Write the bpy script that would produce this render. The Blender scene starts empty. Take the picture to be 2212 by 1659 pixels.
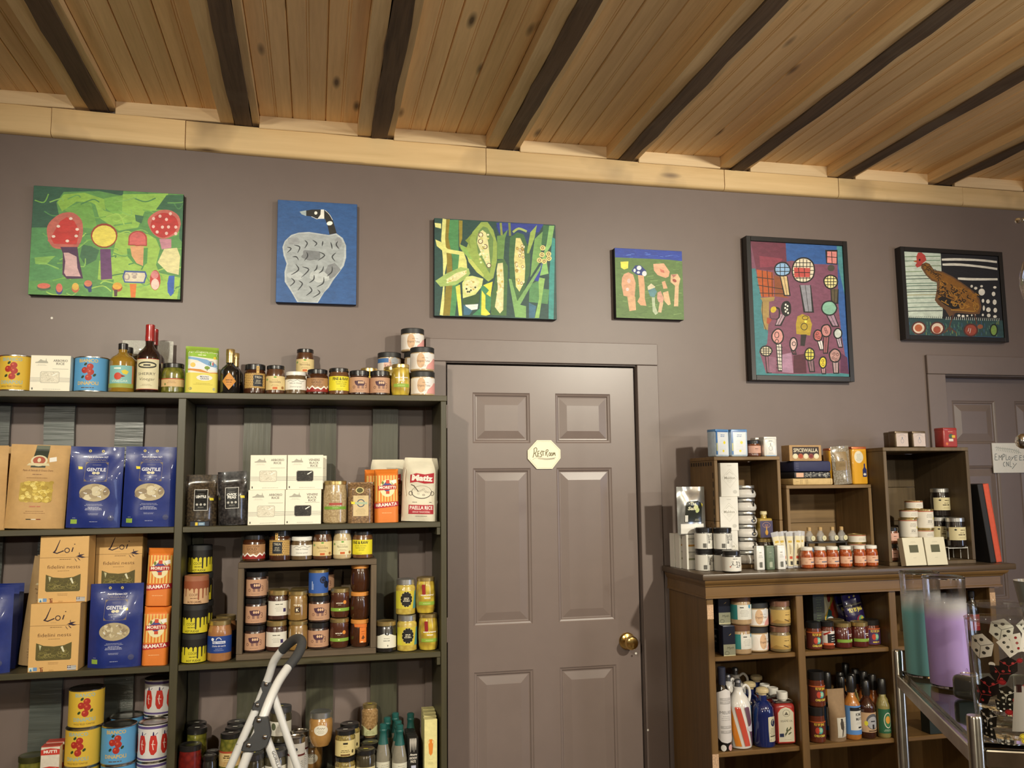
import bpy, bmesh, math, random
from mathutils import Vector, Matrix, noise
from mathutils.geometry import tessellate_polygon
random.seed(7)
SC = bpy.context.scene
COL = SC.collection

# ------------------------------------------------------------------ camera, world, lights, exposure
F = 1882.93; YAW = .222033; PIT = .115371; ROL = -.010718
CAM = Vector((-.493115, -3.309932, 1.565684))
_f = Vector((math.sin(YAW), math.cos(YAW), 0)); _r = Vector((math.cos(YAW), -math.sin(YAW), 0)); _u = Vector((0, 0, 1))
FW = _f * math.cos(PIT) + _u * math.sin(PIT); _u2 = -_f * math.sin(PIT) + _u * math.cos(PIT)
RT = _r * math.cos(ROL) + _u2 * math.sin(ROL); UP = -_r * math.sin(ROL) + _u2 * math.cos(ROL)
cd = bpy.data.cameras.new('camera'); cam = bpy.data.objects.new('camera', cd); COL.objects.link(cam)
cd.sensor_width = 36; cd.lens = F / 2212 * 36; cd.clip_start = .02
cam.matrix_world = Matrix(((RT.x, UP.x, -FW.x, CAM.x), (RT.y, UP.y, -FW.y, CAM.y), (RT.z, UP.z, -FW.z, CAM.z), (0, 0, 0, 1)))
SC.camera = cam
w = bpy.data.worlds.new('world'); SC.world = w; w.use_nodes = True
w.node_tree.nodes['Background'].inputs[0].default_value = (1, .93, .82, 1)
w.node_tree.nodes['Background'].inputs[1].default_value = .01
def lamp(x, y, z, power, aim=None, cone=90, col=(1, .93, .765), r=.05):
    l = bpy.data.lights.new('lamp_and_fill_light', 'SPOT' if aim else 'POINT'); l.energy = power; l.color = col; l.shadow_soft_size = r
    o = bpy.data.objects.new('lamp_and_fill_light', l); COL.objects.link(o); o.location = (x, y, z)
    if aim: l.spot_size = math.radians(cone); l.spot_blend = 1; o.rotation_euler = (Vector(aim) - Vector((x, y, z))).to_track_quat('-Z', 'Y').to_euler()
# ceiling spots above the camera turned to the wall, one pendant row hung lower, and added fill lamps
lamp(-1.5, -3.35, 2.76, 330, (-.85, 0, 1.42), 62)
lamp(1.7, -3.35, 2.76, 390, (.85, 0, 1.7), 66)
lamp(1.5, -3.0, 2.76, 150, (.62, -1.95, 1.2), 50)  # extra spot, added to brighten the tumblers on the glass shelf
for x, p in ((-2.3, 14), (.3, 16), (2.9, 20)): lamp(x, -2.7, 2.2, p)
for x, p in ((-2.4, 60), (.6, 72), (3.4, 88)): lamp(x, -5.2, 2.1, p)  # unseen far row, added as fill to lift the ceiling
# cool daylight from the shop window in the right hand wall
l = bpy.data.lights.new('window_daylight', 'AREA'); l.shape = 'RECTANGLE'; l.size = 1.5; l.size_y = 1.4; l.energy = 45; l.color = (.55, .68, 1)
o = bpy.data.objects.new('window_daylight', l); COL.objects.link(o); o.location = (5.2, -4.6, 1.5); o.rotation_euler = (math.radians(90), 0, math.radians(90))
vs = SC.view_settings; vs.view_transform = 'Standard'; vs.look = 'None'; vs.gamma = 1; vs.exposure = 0; vs.use_curve_mapping = False
SC.cycles.max_bounces = 20; SC.cycles.transmission_bounces = 20; SC.cycles.diffuse_bounces = 5; SC.cycles.glossy_bounces = 6; SC.cycles.transparent_max_bounces = 16; SC.cycles.sample_clamp_indirect = 6
SC.cycles.caustics_reflective = False; SC.cycles.caustics_refractive = False

# ------------------------------------------------------------------ helpers: measured photo point -> place in the room at a given depth
def at(px, py, Y):
    d = FW * F + RT * (px - 1106) - UP * (py - 829.5)
    return CAM + d * ((Y - CAM.y) / d.y)
def atz(px, py, Z):
    d = FW * F + RT * (px - 1106) - UP * (py - 829.5)
    return CAM + d * ((Z - CAM.z) / d.z)
def xat(px, Y, z):
    k = (px - 1106) / F; d0 = Vector((0, Y - CAM.y, z - CAM.z))
    # (d.RT) = k (d.FW) with d = d0 + t*x
    return CAM.x + (k * d0.dot(FW) - d0.dot(RT)) / (RT.x - k * FW.x)

# ------------------------------------------------------------------ materials
def lin(h):
    if not isinstance(h, str): return tuple(h)[:3]
    v = [int(h[i:i + 2], 16) / 255 for i in (0, 2, 4)]
    return tuple(a / 12.92 if a <= .04045 else ((a + .055) / 1.055) ** 2.4 for a in v)
MATS = {}
def _new(n):
    m = bpy.data.materials.new(n); m.use_nodes = True; t = m.node_tree
    return m, t.nodes, t.links, t.nodes['Principled BSDF']
def _noise(N, L, vec, scale, detail=4, rough=.6):
    n = N.new('ShaderNodeTexNoise'); n.inputs['Scale'].default_value = scale; n.inputs['Detail'].default_value = detail; n.inputs['Roughness'].default_value = rough
    if vec: L.new(vec, n.inputs['Vector'])
    return n
def _ramp(N, L, fac, stops):
    r = N.new('ShaderNodeValToRGB'); e = r.color_ramp.elements
    while len(e) < len(stops): e.new(.5)
    for i, (p, c) in enumerate(stops): e[i].position = p; e[i].color = (*lin(c), 1)
    L.new(fac, r.inputs[0]); return r
def _bump(N, L, b, h, s, d):
    n = N.new('ShaderNodeBump'); n.inputs['Strength'].default_value = s; n.inputs['Distance'].default_value = d
    L.new(h, n.inputs['Height']); L.new(n.outputs[0], b.inputs['Normal']); return n
def plain(n, c, rough=.5, metal=0, coat=0, var=.12, sc=60, bump=0, bd=.001, spec=.5):
    if n in MATS: return MATS[n]
    m, N, L, b = _new(n); c = lin(c)
    tc = N.new('ShaderNodeTexCoord'); nz = _noise(N, L, tc.outputs['Object'], sc)
    r = _ramp(N, L, nz.outputs[0], [(.25, [x * (1 - var) for x in c]), (.75, [min(1, x * (1 + var)) for x in c])])
    L.new(r.outputs[0], b.inputs['Base Color']); b.inputs['Roughness'].default_value = rough; b.inputs['Metallic'].default_value = metal
    b.inputs['Coat Weight'].default_value = coat; b.inputs['Coat Roughness'].default_value = .05; b.inputs['Specular IOR Level'].default_value = spec
    if bump: _bump(N, L, b, nz.outputs[0], bump, bd)
    MATS[n] = m; return m
def lumps(n, c1, c2, sc=90, coat=1, rough=.25):
    """food seen through a jar wall: two tones in small lumps under a clear glossy coat"""
    if n in MATS: return MATS[n]
    m, N, L, b = _new(n); tc = N.new('ShaderNodeTexCoord'); v = N.new('ShaderNodeTexVoronoi'); v.inputs['Scale'].default_value = sc
    L.new(tc.outputs['Object'], v.inputs['Vector'])
    r = _ramp(N, L, v.outputs['Distance'], [(.15, c1), (.75, c2)])
    L.new(r.outputs[0], b.inputs['Base Color']); b.inputs['Roughness'].default_value = rough; b.inputs['Coat Weight'].default_value = coat; b.inputs['Coat Roughness'].default_value = .03
    MATS[n] = m; return m
def wood(n, c1, c2, axis='X', sc=1.0, rough=.6, grain=1.0, knots=None, bump=.25, stain=None, rnd=.12):
    if n in MATS: return MATS[n]
    m, N, L, b = _new(n); tc = N.new('ShaderNodeTexCoord'); oi = N.new('ShaderNodeObjectInfo')
    off = N.new('ShaderNodeVectorMath'); off.operation = 'MULTIPLY_ADD'
    L.new(oi.outputs['Random'], off.inputs[0]); off.inputs[1].default_value = (37, 53, 71); L.new(tc.outputs['Object'], off.inputs[2])
    mp = N.new('ShaderNodeMapping'); s = {'X': (1.2, 22, 22), 'Y': (22, 1.2, 22), 'Z': (22, 22, 1.2)}[axis]
    mp.inputs['Scale'].default_value = [q * sc for q in s]; L.new(off.outputs[0], mp.inputs['Vector'])
    n1 = _noise(N, L, mp.outputs[0], 1.6, 6, .62); n1.inputs['Distortion'].default_value = .6
    n2 = _noise(N, L, mp.outputs[0], 6, 3, .5)
    ad = N.new('ShaderNodeMath'); ad.operation = 'MULTIPLY_ADD'; L.new(n2.outputs[0], ad.inputs[0]); ad.inputs[1].default_value = .45 * grain; L.new(n1.outputs[0], ad.inputs[2])
    r = _ramp(N, L, ad.outputs[0], [(.42, c2), (.62, [(a + b_) / 2 for a, b_ in zip(lin(c1), lin(c2))]), (.9, c1)])
    col = r.outputs[0]
    if knots:
        mk = N.new('ShaderNodeMapping'); ks = {'X': (1.7, 6, 6), 'Y': (6, 1.7, 6), 'Z': (6, 6, 1.7)}[axis]
        mk.inputs['Scale'].default_value = ks; L.new(off.outputs[0], mk.inputs['Vector'])
        vo = N.new('ShaderNodeTexVoronoi'); vo.inputs['Scale'].default_value = 1.35; vo.inputs['Randomness'].default_value = 1; L.new(mk.outputs[0], vo.inputs['Vector'])
        kr = _ramp(N, L, vo.outputs['Distance'], [(.035, (1, 1, 1)), (.13, (0, 0, 0))])
        mx = N.new('ShaderNodeMix'); mx.data_type = 'RGBA'; L.new(kr.outputs[0], mx.inputs[0]); L.new(col, mx.inputs[6]); mx.inputs[7].default_value = (*lin(knots), 1); col = mx.outputs[2]
    if stain:
        ns = _noise(N, L, off.outputs[0], 3.2, 3, .5)
        sr = _ramp(N, L, ns.outputs[0], [(.56, (0, 0, 0)), (.72, (.8, .8, .8))])
        mx = N.new('ShaderNodeMix'); mx.data_type = 'RGBA'; L.new(sr.outputs[0], mx.inputs[0]); L.new(col, mx.inputs[6]); mx.inputs[7].default_value = (*lin(stain), 1); col = mx.outputs[2]
    hs = N.new('ShaderNodeHueSaturation'); mr = N.new('ShaderNodeMapRange'); L.new(oi.outputs['Random'], mr.inputs[0])
    mr.inputs[3].default_value = 1 - rnd; mr.inputs[4].default_value = 1 + rnd; L.new(mr.outputs[0], hs.inputs['Value']); L.new(col, hs.inputs['Color'])
    L.new(hs.outputs[0], b.inputs['Base Color']); b.inputs['Roughness'].default_value = rough
    _bump(N, L, b, ad.outputs[0], bump, .002); MATS[n] = m; return m
def glass(n, c=(1, 1, 1), rough=0, ior=1.45):
    if n in MATS: return MATS[n]
    m, N, L, b = _new(n); b.inputs['Base Color'].default_value = (*lin(c), 1); b.inputs['Transmission Weight'].default_value = 1
    nz = _noise(N, L, None, 8); mr = N.new('ShaderNodeMapRange'); mr.inputs[3].default_value = rough; mr.inputs[4].default_value = rough + .02
    L.new(nz.outputs[0], mr.inputs[0]); L.new(mr.outputs[0], b.inputs['Roughness']); b.inputs['IOR'].default_value = ior; MATS[n] = m; return m
def thin(n, c=(1, 1, 1), gloss=.06):
    """thin clear glass wall: straight see-through with a mirror sheen that grows towards the edges"""
    if n in MATS: return MATS[n]
    m, N, L, b = _new(n); t = N.new('ShaderNodeBsdfTransparent'); t.inputs[0].default_value = (*lin(c), 1); g = N.new('ShaderNodeBsdfGlossy'); g.inputs['Roughness'].default_value = .03
    lw = N.new('ShaderNodeLayerWeight'); lw.inputs[0].default_value = .35; nz = _noise(N, L, None, 30); mr = N.new('ShaderNodeMapRange'); mr.inputs[3].default_value = gloss; mr.inputs[4].default_value = .75; L.new(lw.outputs['Facing'], mr.inputs[0])
    pw = N.new('ShaderNodeMath'); pw.operation = 'POWER'; L.new(mr.outputs[0], pw.inputs[0]); pw.inputs[1].default_value = 1.6; ad = N.new('ShaderNodeMath'); ad.operation = 'MULTIPLY_ADD'; L.new(nz.outputs[0], ad.inputs[0]); ad.inputs[1].default_value = .02; L.new(pw.outputs[0], ad.inputs[2])
    mx = N.new('ShaderNodeMixShader'); L.new(ad.outputs[0], mx.inputs[0]); L.new(t.outputs[0], mx.inputs[1]); L.new(g.outputs[0], mx.inputs[2]); L.new(mx.outputs[0], N['Material Output'].inputs[0]); N.remove(b); MATS[n] = m; return m
def film(n, c, alpha, rough=.12):
    """thin clear plastic film: part see-through, part glossy"""
    if n in MATS: return MATS[n]
    m, N, L, b = _new(n); b.inputs['Base Color'].default_value = (*lin(c), 1); b.inputs['Roughness'].default_value = rough; b.inputs['Coat Weight'].default_value = 1
    nz = _noise(N, L, None, 25); mr = N.new('ShaderNodeMapRange'); mr.inputs[3].default_value = alpha - .12; mr.inputs[4].default_value = alpha + .12
    L.new(nz.outputs[0], mr.inputs[0]); L.new(mr.outputs[0], b.inputs['Alpha']); _bump(N, L, b, nz.outputs[0], .7, .004); MATS[n] = m; return m
def ink(n, rough, coat=0, brush=0, bump=0, spec=.4):
    """flat print or paint: colours stored with the shapes"""
    m, N, L, b = _new(n); a = N.new('ShaderNodeVertexColor'); a.layer_name = 'Col'; c = a.outputs[0]
    tc = N.new('ShaderNodeTexCoord')
    if brush:
        mp = N.new('ShaderNodeMapping'); mp.inputs['Scale'].default_value = (28, 10, 60); mp.inputs['Rotation'].default_value = (0, .5, 0); L.new(tc.outputs['Object'], mp.inputs[0])
        nz = _noise(N, L, mp.outputs[0], 1.5, 5, .65); mr = N.new('ShaderNodeMapRange'); L.new(nz.outputs[0], mr.inputs[0]); mr.inputs[1].default_value = .25; mr.inputs[2].default_value = .75
        mr.inputs[3].default_value = 1 - brush; mr.inputs[4].default_value = 1 + brush
        hs = N.new('ShaderNodeHueSaturation'); L.new(mr.outputs[0], hs.inputs['Value']); L.new(c, hs.inputs['Color']); c = hs.outputs[0]
        _bump(N, L, b, nz.outputs[0], .35, .0015)
    elif bump:
        nz = _noise(N, L, tc.outputs['Object'], 40); _bump(N, L, b, nz.outputs[0], bump, .002)
    L.new(c, b.inputs['Base Color']); b.inputs['Roughness'].default_value = rough; b.inputs['Coat Weight'].default_value = coat; b.inputs['Coat Roughness'].default_value = .08
    b.inputs['Specular IOR Level'].default_value = spec; MATS[n] = m; return m
PAPER = ink('printed_paper', .55); GLOSS = ink('printed_gloss', .3, .6); FOILP = ink('printed_plastic', .34, .35, bump=.5); PAINT = ink('acrylic_paint', .5, brush=.24)

# ------------------------------------------------------------------ mesh helpers
def finish(me, mat=None, smooth=True, ang=35):
    if mat: me.materials.append(mat)
    if smooth and len(me.polygons):
        me.polygons.foreach_set('use_smooth', [True] * len(me.polygons)); me.set_sharp_from_angle(angle=math.radians(ang))
    me.update(); return me
def from_bm(n, bm, mat=None, smooth=True, ang=35):
    me = bpy.data.meshes.new(n); bmesh.ops.recalc_face_normals(bm, faces=bm.faces); bm.to_mesh(me); bm.free(); return finish(me, mat, smooth, ang)
def lathe(n, prof, mat, seg=24, ang=35):
    v, f = [], []
    for r, z in prof:
        for k in range(seg):
            a = 2 * math.pi * k / seg; v.append((r * math.cos(a), r * math.sin(a), z))
    for i in range(len(prof) - 1):
        for k in range(seg):
            k2 = (k + 1) % seg; f.append((i * seg + k, i * seg + k2, (i + 1) * seg + k2, (i + 1) * seg + k))
    if prof[0][0] > 1e-4: f.append(tuple(range(seg - 1, -1, -1)))
    if prof[-1][0] > 1e-4: f.append(tuple((len(prof) - 1) * seg + k for k in range(seg)))
    me = bpy.data.meshes.new(n); me.from_pydata(v, [], f)
    bm = bmesh.new(); bm.from_mesh(me); bmesh.ops.remove_doubles(bm, verts=bm.verts, dist=1e-6); bm.to_mesh(me); bm.free()
    return finish(me, mat, True, ang)
def bm_box(bm, x0, x1, y0, y1, z0, z1):
    v = [bm.verts.new(p) for p in ((x0, y0, z0), (x1, y0, z0), (x1, y1, z0), (x0, y1, z0), (x0, y0, z1), (x1, y0, z1), (x1, y1, z1), (x0, y1, z1))]
    for q in ((3, 2, 1, 0), (4, 5, 6, 7), (0, 1, 5, 4), (1, 2, 6, 5), (2, 3, 7, 6), (3, 0, 4, 7)): bm.faces.new([v[i] for i in q])
    return v
def boxm(n, x0, x1, y0, y1, z0, z1, mat, bev=.0015, seg=1):
    bm = bmesh.new(); bm_box(bm, x0, x1, y0, y1, z0, z1)
    if bev: bmesh.ops.bevel(bm, geom=bm.edges[:], offset=bev, segments=seg, affect='EDGES', profile=.5)
    return from_bm(n, bm, mat)
def prism(n, pts, y0, y1, mat, bev=0, ang=35):
    """outline in x,z pushed through y0..y1"""
    bm = bmesh.new(); a = [bm.verts.new((x, y0, z)) for x, z in pts]; b = [bm.verts.new((x, y1, z)) for x, z in pts]
    bm.faces.new(a); bm.faces.new(b[::-1])
    for i in range(len(pts)): j = (i + 1) % len(pts); bm.faces.new((a[i], b[i], b[j], a[j]))
    if bev: bmesh.ops.bevel(bm, geom=[e for e in bm.edges], offset=bev, segments=1, affect='EDGES')
    return from_bm(n, bm, mat, True, ang)
def catmull(P, k=6):
    P = [Vector(p) for p in P]; o = []
    for i in range(len(P) - 1):
        a, b, c, d = P[max(i - 1, 0)], P[i], P[i + 1], P[min(i + 2, len(P) - 1)]
        for t in range(k):
            t /= k; o.append(.5 * ((2 * b) + (c - a) * t + (2 * a - 5 * b + 4 * c - d) * t * t + (3 * b - a - 3 * c + d) * t ** 3))
    return o + [P[-1]]
def tube(n, P, r, mat, seg=12, k=6):
    P = catmull(P, k) if k > 1 else [Vector(p) for p in P]; R = r if isinstance(r, (list, tuple)) else None
    v, f = [], []; nrm = None
    for i, p in enumerate(P):
        t = (P[min(i + 1, len(P) - 1)] - P[max(i - 1, 0)]).normalized()
        if nrm is None: nrm = t.orthogonal().normalized()
        nrm = (nrm - t * nrm.dot(t)).normalized(); b = t.cross(nrm)
        rr = r if R is None else R[min(i * len(R) // len(P), len(R) - 1)]
        for s in range(seg):
            a = 2 * math.pi * s / seg; v.append(p + (nrm * math.cos(a) + b * math.sin(a)) * rr)
    for i in range(len(P) - 1):
        for s in range(seg): s2 = (s + 1) % seg; f.append((i * seg + s, i * seg + s2, (i + 1) * seg + s2, (i + 1) * seg + s))
    f.append(tuple(range(seg - 1, -1, -1))); f.append(tuple((len(P) - 1) * seg + s for s in range(seg)))
    me = bpy.data.meshes.new(n); me.from_pydata(v, [], f); return finish(me, mat)
def ob(name, me, parent=None, loc=None, rot=None):
    o = bpy.data.objects.new(name, me); COL.objects.link(o)
    if parent: o.parent = parent
    if loc is not None: o.location = loc
    if rot is not None: o.rotation_euler = rot
    return o
def tag(o, label=None, cat=None, group=None, kind=None):
    for k, v in (('label', label), ('category', cat), ('group', group), ('kind', kind)):
        if v: o[k] = v
    return o
def thing(name, label, cat, loc=(0, 0, 0), rot=(0, 0, 0), group=None):
    return tag(ob(name, None, None, loc, rot), label, cat, group)
def struct(name, me=None, label=None, loc=None):
    return tag(ob(name, me, None, loc), label, None, None, 'structure')

# ------------------------------------------------------------------ flat print: lettering and shapes on labels, signs and canvases
_TX = {}
def text_mesh(s, bold=0):
    if (s, bold) in _TX: return _TX[(s, bold)]
    cu = bpy.data.curves.new('lettering', 'FONT'); cu.body = s; cu.size = 1; cu.resolution_u = 2; cu.offset = bold
    o = bpy.data.objects.new('lettering', cu); me = bpy.data.meshes.new_from_object(o); me.calc_loop_triangles()
    v = [(p.co.x, p.co.y) for p in me.vertices]; t = [tuple(q.vertices) for q in me.loop_triangles]
    bpy.data.objects.remove(o); bpy.data.curves.remove(cu); bpy.data.meshes.remove(me)
    x0 = min((p[0] for p in v), default=0); x1 = max((p[0] for p in v), default=1)
    _TX[(s, bold)] = ([((a - x0) / .7, b / .7) for a, b in v], t, (x1 - x0) / .7); return _TX[(s, bold)]
class Print:
    def __init__(self, s=.001): self.us = s; self.e = []
    def tri(self, v, t, c): self.e.append(([(a * self.us, b * self.us) for a, b in v], t, lin(c))); return self
    def poly(self, p, c):
        t = tessellate_polygon([[Vector((a, b, 0)) for a, b in p]]); return self.tri(p, t, c)
    def rect(self, x0, y0, x1, y1, c): return self.tri([(x0, y0), (x1, y0), (x1, y1), (x0, y1)], [(0, 1, 2), (0, 2, 3)], c)
    def ell(self, x, y, rx, ry, c, n=20, a=0):
        ca, sa = math.cos(a), math.sin(a)
        p = [(x + rx * math.cos(q) * ca - ry * math.sin(q) * sa, y + rx * math.cos(q) * sa + ry * math.sin(q) * ca) for q in (2 * math.pi * i / n for i in range(n))]
        return self.tri(p, [(0, i, i + 1) for i in range(1, n - 1)], c)
    def ring(self, x, y, rx, ry, w, c, n=20, a0=0, a1=2 * math.pi):
        return self.line([(x + rx * math.cos(a0 + (a1 - a0) * i / n), y + ry * math.sin(a0 + (a1 - a0) * i / n)) for i in range(n + 1)], w, c)
    def line(self, p, w, c):
        v, t = [], []
        for i, (x, y) in enumerate(p):
            a, b = p[max(i - 1, 0)], p[min(i + 1, len(p) - 1)]; dx, dy = b[0] - a[0], b[1] - a[1]; l = math.hypot(dx, dy) or 1
            ww = w[min(i, len(w) - 1)] if isinstance(w, (list, tuple)) else w
            v += [(x - dy / l * ww / 2, y + dx / l * ww / 2), (x + dy / l * ww / 2, y - dx / l * ww / 2)]
        for i in range(len(p) - 1): t += [(2 * i, 2 * i + 1, 2 * i + 3), (2 * i, 2 * i + 3, 2 * i + 2)]
        return self.tri(v, t, c)
    def text(self, s, x, y, h, c, w=None, al='c', sh=0, bold=0, rot=0):
        v, t, W = text_mesh(s, bold); k = (w / W) if w else h; W = W * k; x0 = {'c': -W / 2, 'l': 0, 'r': -W}[al]
        ca, sa = math.cos(rot), math.sin(rot); o = []
        for a, b in v: X_, Y_ = x0 + a * k + b * h * sh, b * h; o.append((x + X_ * ca - Y_ * sa, y + X_ * sa + Y_ * ca))
        return self.tri(o, t, c)
    def lines(self, x, y, w, c, n=3, h=1.0, gap=2.2, seed=1, al='c'):
        """rows of print too small to read"""
        R = random.Random(seed)
        for i in range(n):
            ww = w * R.uniform(.6, 1); a = x - ww / 2 if al == 'c' else x; e = a + ww; q = a
            while q < e: l = R.uniform(1.5, 5) * h; self.rect(q, y - i * gap, min(q + l, e), y - i * gap + h, c); q += l + .7 * h
        return self
    def build(self, name, mapf, mat, lim=None, lift=6e-5):
        V, Fc, C = [], [], []; done = []
        for v, t, c in self.e:
            # a shape lies one thin layer above whatever it overlaps
            bb = (min(p[0] for p in v), max(p[0] for p in v), min(p[1] for p in v), max(p[1] for p in v)); k = 0
            for q, kk in done:
                if kk > k and bb[0] < q[1] and bb[1] > q[0] and bb[2] < q[3] and bb[3] > q[2]: k = kk
            k += 1; done.append((bb, k))
            idx = {}; tri = [tuple(v[i] for i in q) for q in t]
            if lim:
                out = []
                while tri:
                    q = tri.pop(); best, bi = 0, 0
                    for i in range(3):
                        a, b = q[i], q[(i + 1) % 3]; d = abs(a[0] - b[0]) if lim[1] is None else max(abs(a[0] - b[0]), abs(a[1] - b[1]))
                        if d > best: best, bi = d, i
                    if best > lim[0]:
                        a, b, d = q[bi], q[(bi + 1) % 3], q[(bi + 2) % 3]; m = ((a[0] + b[0]) / 2, (a[1] + b[1]) / 2); tri += [(a, m, d), (m, b, d)]
                    else: out.append(q)
                tri = out
            for q in tri:
                ids = []
                for p in q:
                    key = (round(p[0], 6), round(p[1], 6))
                    if key not in idx: idx[key] = len(V); V.append(mapf(p[0], p[1], k * lift)); C += [*c, 1]
                    ids.append(idx[key])
                if len(set(ids)) == 3: Fc.append(ids)
        me = bpy.data.meshes.new(name); me.from_pydata(V, [], Fc)
        a = me.color_attributes.new('Col', 'FLOAT_COLOR', 'POINT'); a.data.foreach_set('color', C); me.materials.append(mat)
        # face every piece of print outwards
        me.update(); return me
    def flat(self, name, y=0, mat=None, cx=0, cz=0, lift=4e-5): return self.build(name, lambda u, v, d: (cx + u, y - d, cz + v), mat or PAPER, None, lift)
    def wrap(self, name, R, cz=0, mat=None, cone=0):
        def m(u, v, d):
            r = R + cone * v + d + 2e-4; a = u / R; return (r * math.sin(a), -r * math.cos(a), cz + v)
        return self.build(name, m, mat or PAPER, (R * .1, None))

# ================================================================== THE ROOM
WALL = plain('mauve_wall_paint', (.183, .142, .126), .42, var=.035, sc=9, bump=.12, bd=.0006, spec=.35)
TRIMP = plain('mauve_trim_paint', (.176, .137, .122), .42, var=.03, sc=30, bump=.08, bd=.0006)
DOORP = plain('mauve_door_paint', (.186, .144, .128), .34, var=.03, sc=14, bump=.06, bd=.0008)
XL, XR, YF, ZC = -4.2, 5.4, -9.0, 3.0
def quad_wall(name, rects, Y, mat, flip=1):
    bm = bmesh.new()
    for x0, x1, z0, z1 in rects: bm_box(bm, x0, x1, Y, Y + .12, z0, z1)
    bmesh.ops.remove_doubles(bm, verts=bm.verts, dist=1e-5); return struct(name, from_bm(name, bm, mat))
D1L, D1R, DT = -.008, .770, 2.042
D2L, D2R = 2.209, 2.987
quad_wall('wall_back', [(XL, D1L, 0, DT), (D1R, D2L, 0, DT), (D2R, XR, 0, DT), (XL, XR, DT, 3.2)], 0, WALL)
struct('wall_left', boxm('wall_left', XL - .12, XL, YF, .12, 0, 3.2, WALL, 0))
struct('wall_front', boxm('wall_front', XL, XR, YF - .12, YF, 0, 3.2, plain('cream_shop_wall', (.2, .17, .14), .6, sc=3), 0))
bm = bmesh.new()
for a in ((YF, -5.5, 0, 3.2), (-3.7, .12, 0, 3.2), (-5.5, -3.7, 0, .7), (-5.5, -3.7, 2.3, 3.2)): bm_box(bm, XR, XR + .12, a[0], a[1], a[2], a[3])
struct('wall_right', from_bm('wall_right', bm, plain('cream_shop_wall', (.2, .17, .14))))
w1 = struct('window_1', boxm('pane', XR + .05, XR + .06, -5.5, -3.7, .7, 2.3, film('daylit_pane', (.8, .9, 1), .25), 0))
fl = struct('floor'); fw = wood('floor_boards', (.11, .07, .04), (.07, .042, .022), 'Y', .6, .45)
fb = boxm('floor_board', 0, .235, YF, 0, -.02, 0, fw, .003)
for i in range(int((XR - XL) / .24)): ob('floor_board', fb, fl, (XL + i * .24, 0, 0))

# ---- ceiling: rough dark joists with pale nailing strips, beadboard between them
CW = wood('ceiling_pine', (.90, .62, .32), (.68, .43, .19), 'Y', .8, .5, 1, knots=(.10, .045, .02), bump=.12, rnd=.17)
SW = wood('strip_pine', (.80, .58, .31), (.58, .385, .18), 'Y', .9, .6, 1, bump=.15, rnd=.08)
JW = wood('old_joist', (.13, .082, .048), (.035, .022, .014), 'Y', .7, .85, 1.4, bump=.8, stain=(.16, .115, .075))
ce = struct('ceiling'); LJ = 8.9
def rough_beam(n, w, h, mat, seed, amp=.004):
    R = random.Random(seed); bm = bmesh.new(); N_ = 60; rings = []
    for i in range(N_ + 1):
        y = -LJ * i / N_; j = lambda: R.uniform(-amp, amp)
        rings.append([bm.verts.new(p) for p in ((-w / 2 + j(), y, h), (-w / 2 + j(), y, j()), (w / 2 + j(), y, j()), (w / 2 + j(), y, h))])
    for a, b in zip(rings, rings[1:]):
        for k in range(3): bm.faces.new((a[k], b[k], b[k + 1], a[k + 1]))
    bm.faces.new(rings[0]); bm.faces.new(rings[-1][::-1])
    return from_bm(n, bm, mat, True, 50)
JZ = {0: 2.932, 1: 2.916, 2: 2.908, 3: 2.901, 4: 2.891, 5: 2.886, 6: 2.884, 7: 2.888}
def jx(k): return -1.28 + .5045 * k
def jz(k): return JZ.get(k, 2.934 if k < 0 else 2.889)
jm = [rough_beam('joist', .064, .16, JW, s) for s in range(3)]
sl = [rough_beam('nailing_strip', .05, .09, SW, s + 9, .0015) for s in range(2)]; sr = rough_beam('nailing_strip', .024, .09, SW, 31, .0012)
def plank_mesh(wd):
    # beadboard: V joints at the edges and a small bead groove down the middle
    g = .0035; d = .005
    pr = [(0, .014), (0, d), (g, 0), (wd * .5 - .006, 0), (wd * .5 - .004, d * .5), (wd * .5 - .002, .0008), (wd * .5 + .002, .0008), (wd * .5 + .004, d * .5), (wd * .5 + .006, 0), (wd - g, 0), (wd, d), (wd, .014)]
    bm = bmesh.new(); a = [bm.verts.new((x, -.004, z)) for x, z in pr]; b = [bm.verts.new((x, -LJ, z)) for x, z in pr]
    for i in range(len(pr)): j = (i + 1) % len(pr); bm.faces.new((a[i], a[j], b[j], b[i]))
    bm.faces.new(a); bm.faces.new(b[::-1]); return from_bm('plank', bm, CW, True, 20)
NP = 3; PW = (.5045 - .064 - .05 - .024) / NP; pm = plank_mesh(PW - .0008)
BLK = wood('blocking_pine', (.84, .64, .38), (.68, .48, .25), 'X', .8, .6, 1, bump=.1, rnd=.1)
bk = boxm('blocking_board', 0, .5045 - .064 - .074, -.034, -.014, 0, .05, BLK, .002)
for k in range(-5, 13):
    x, z = jx(k), jz(k)
    ob('joist', jm[k % 3], ce, (x, 0, z)); ob('nailing_strip', sl[k % 2], ce, (x - .0575, -.004, z + .006)); ob('nailing_strip', sr, ce, (x + .0445, -.004, z + .012))
    zb = (z + jz(k + 1)) / 2 + .047; t = math.atan2(jz(k + 1) - z, .5045)
    for i in range(NP): ob('plank', pm, ce, (x + .032 + .025 + i * PW, 0, zb - .0005 * (i % 2)), (0, -t * 0, 0))
    ob('blocking_board', bk, ce, (x + .032 + .025, 0, zb - .049))
ob('roof_deck', boxm('roof_deck', XL, XR, YF, .1, 3.02, 3.06, JW, 0), ce)

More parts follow.
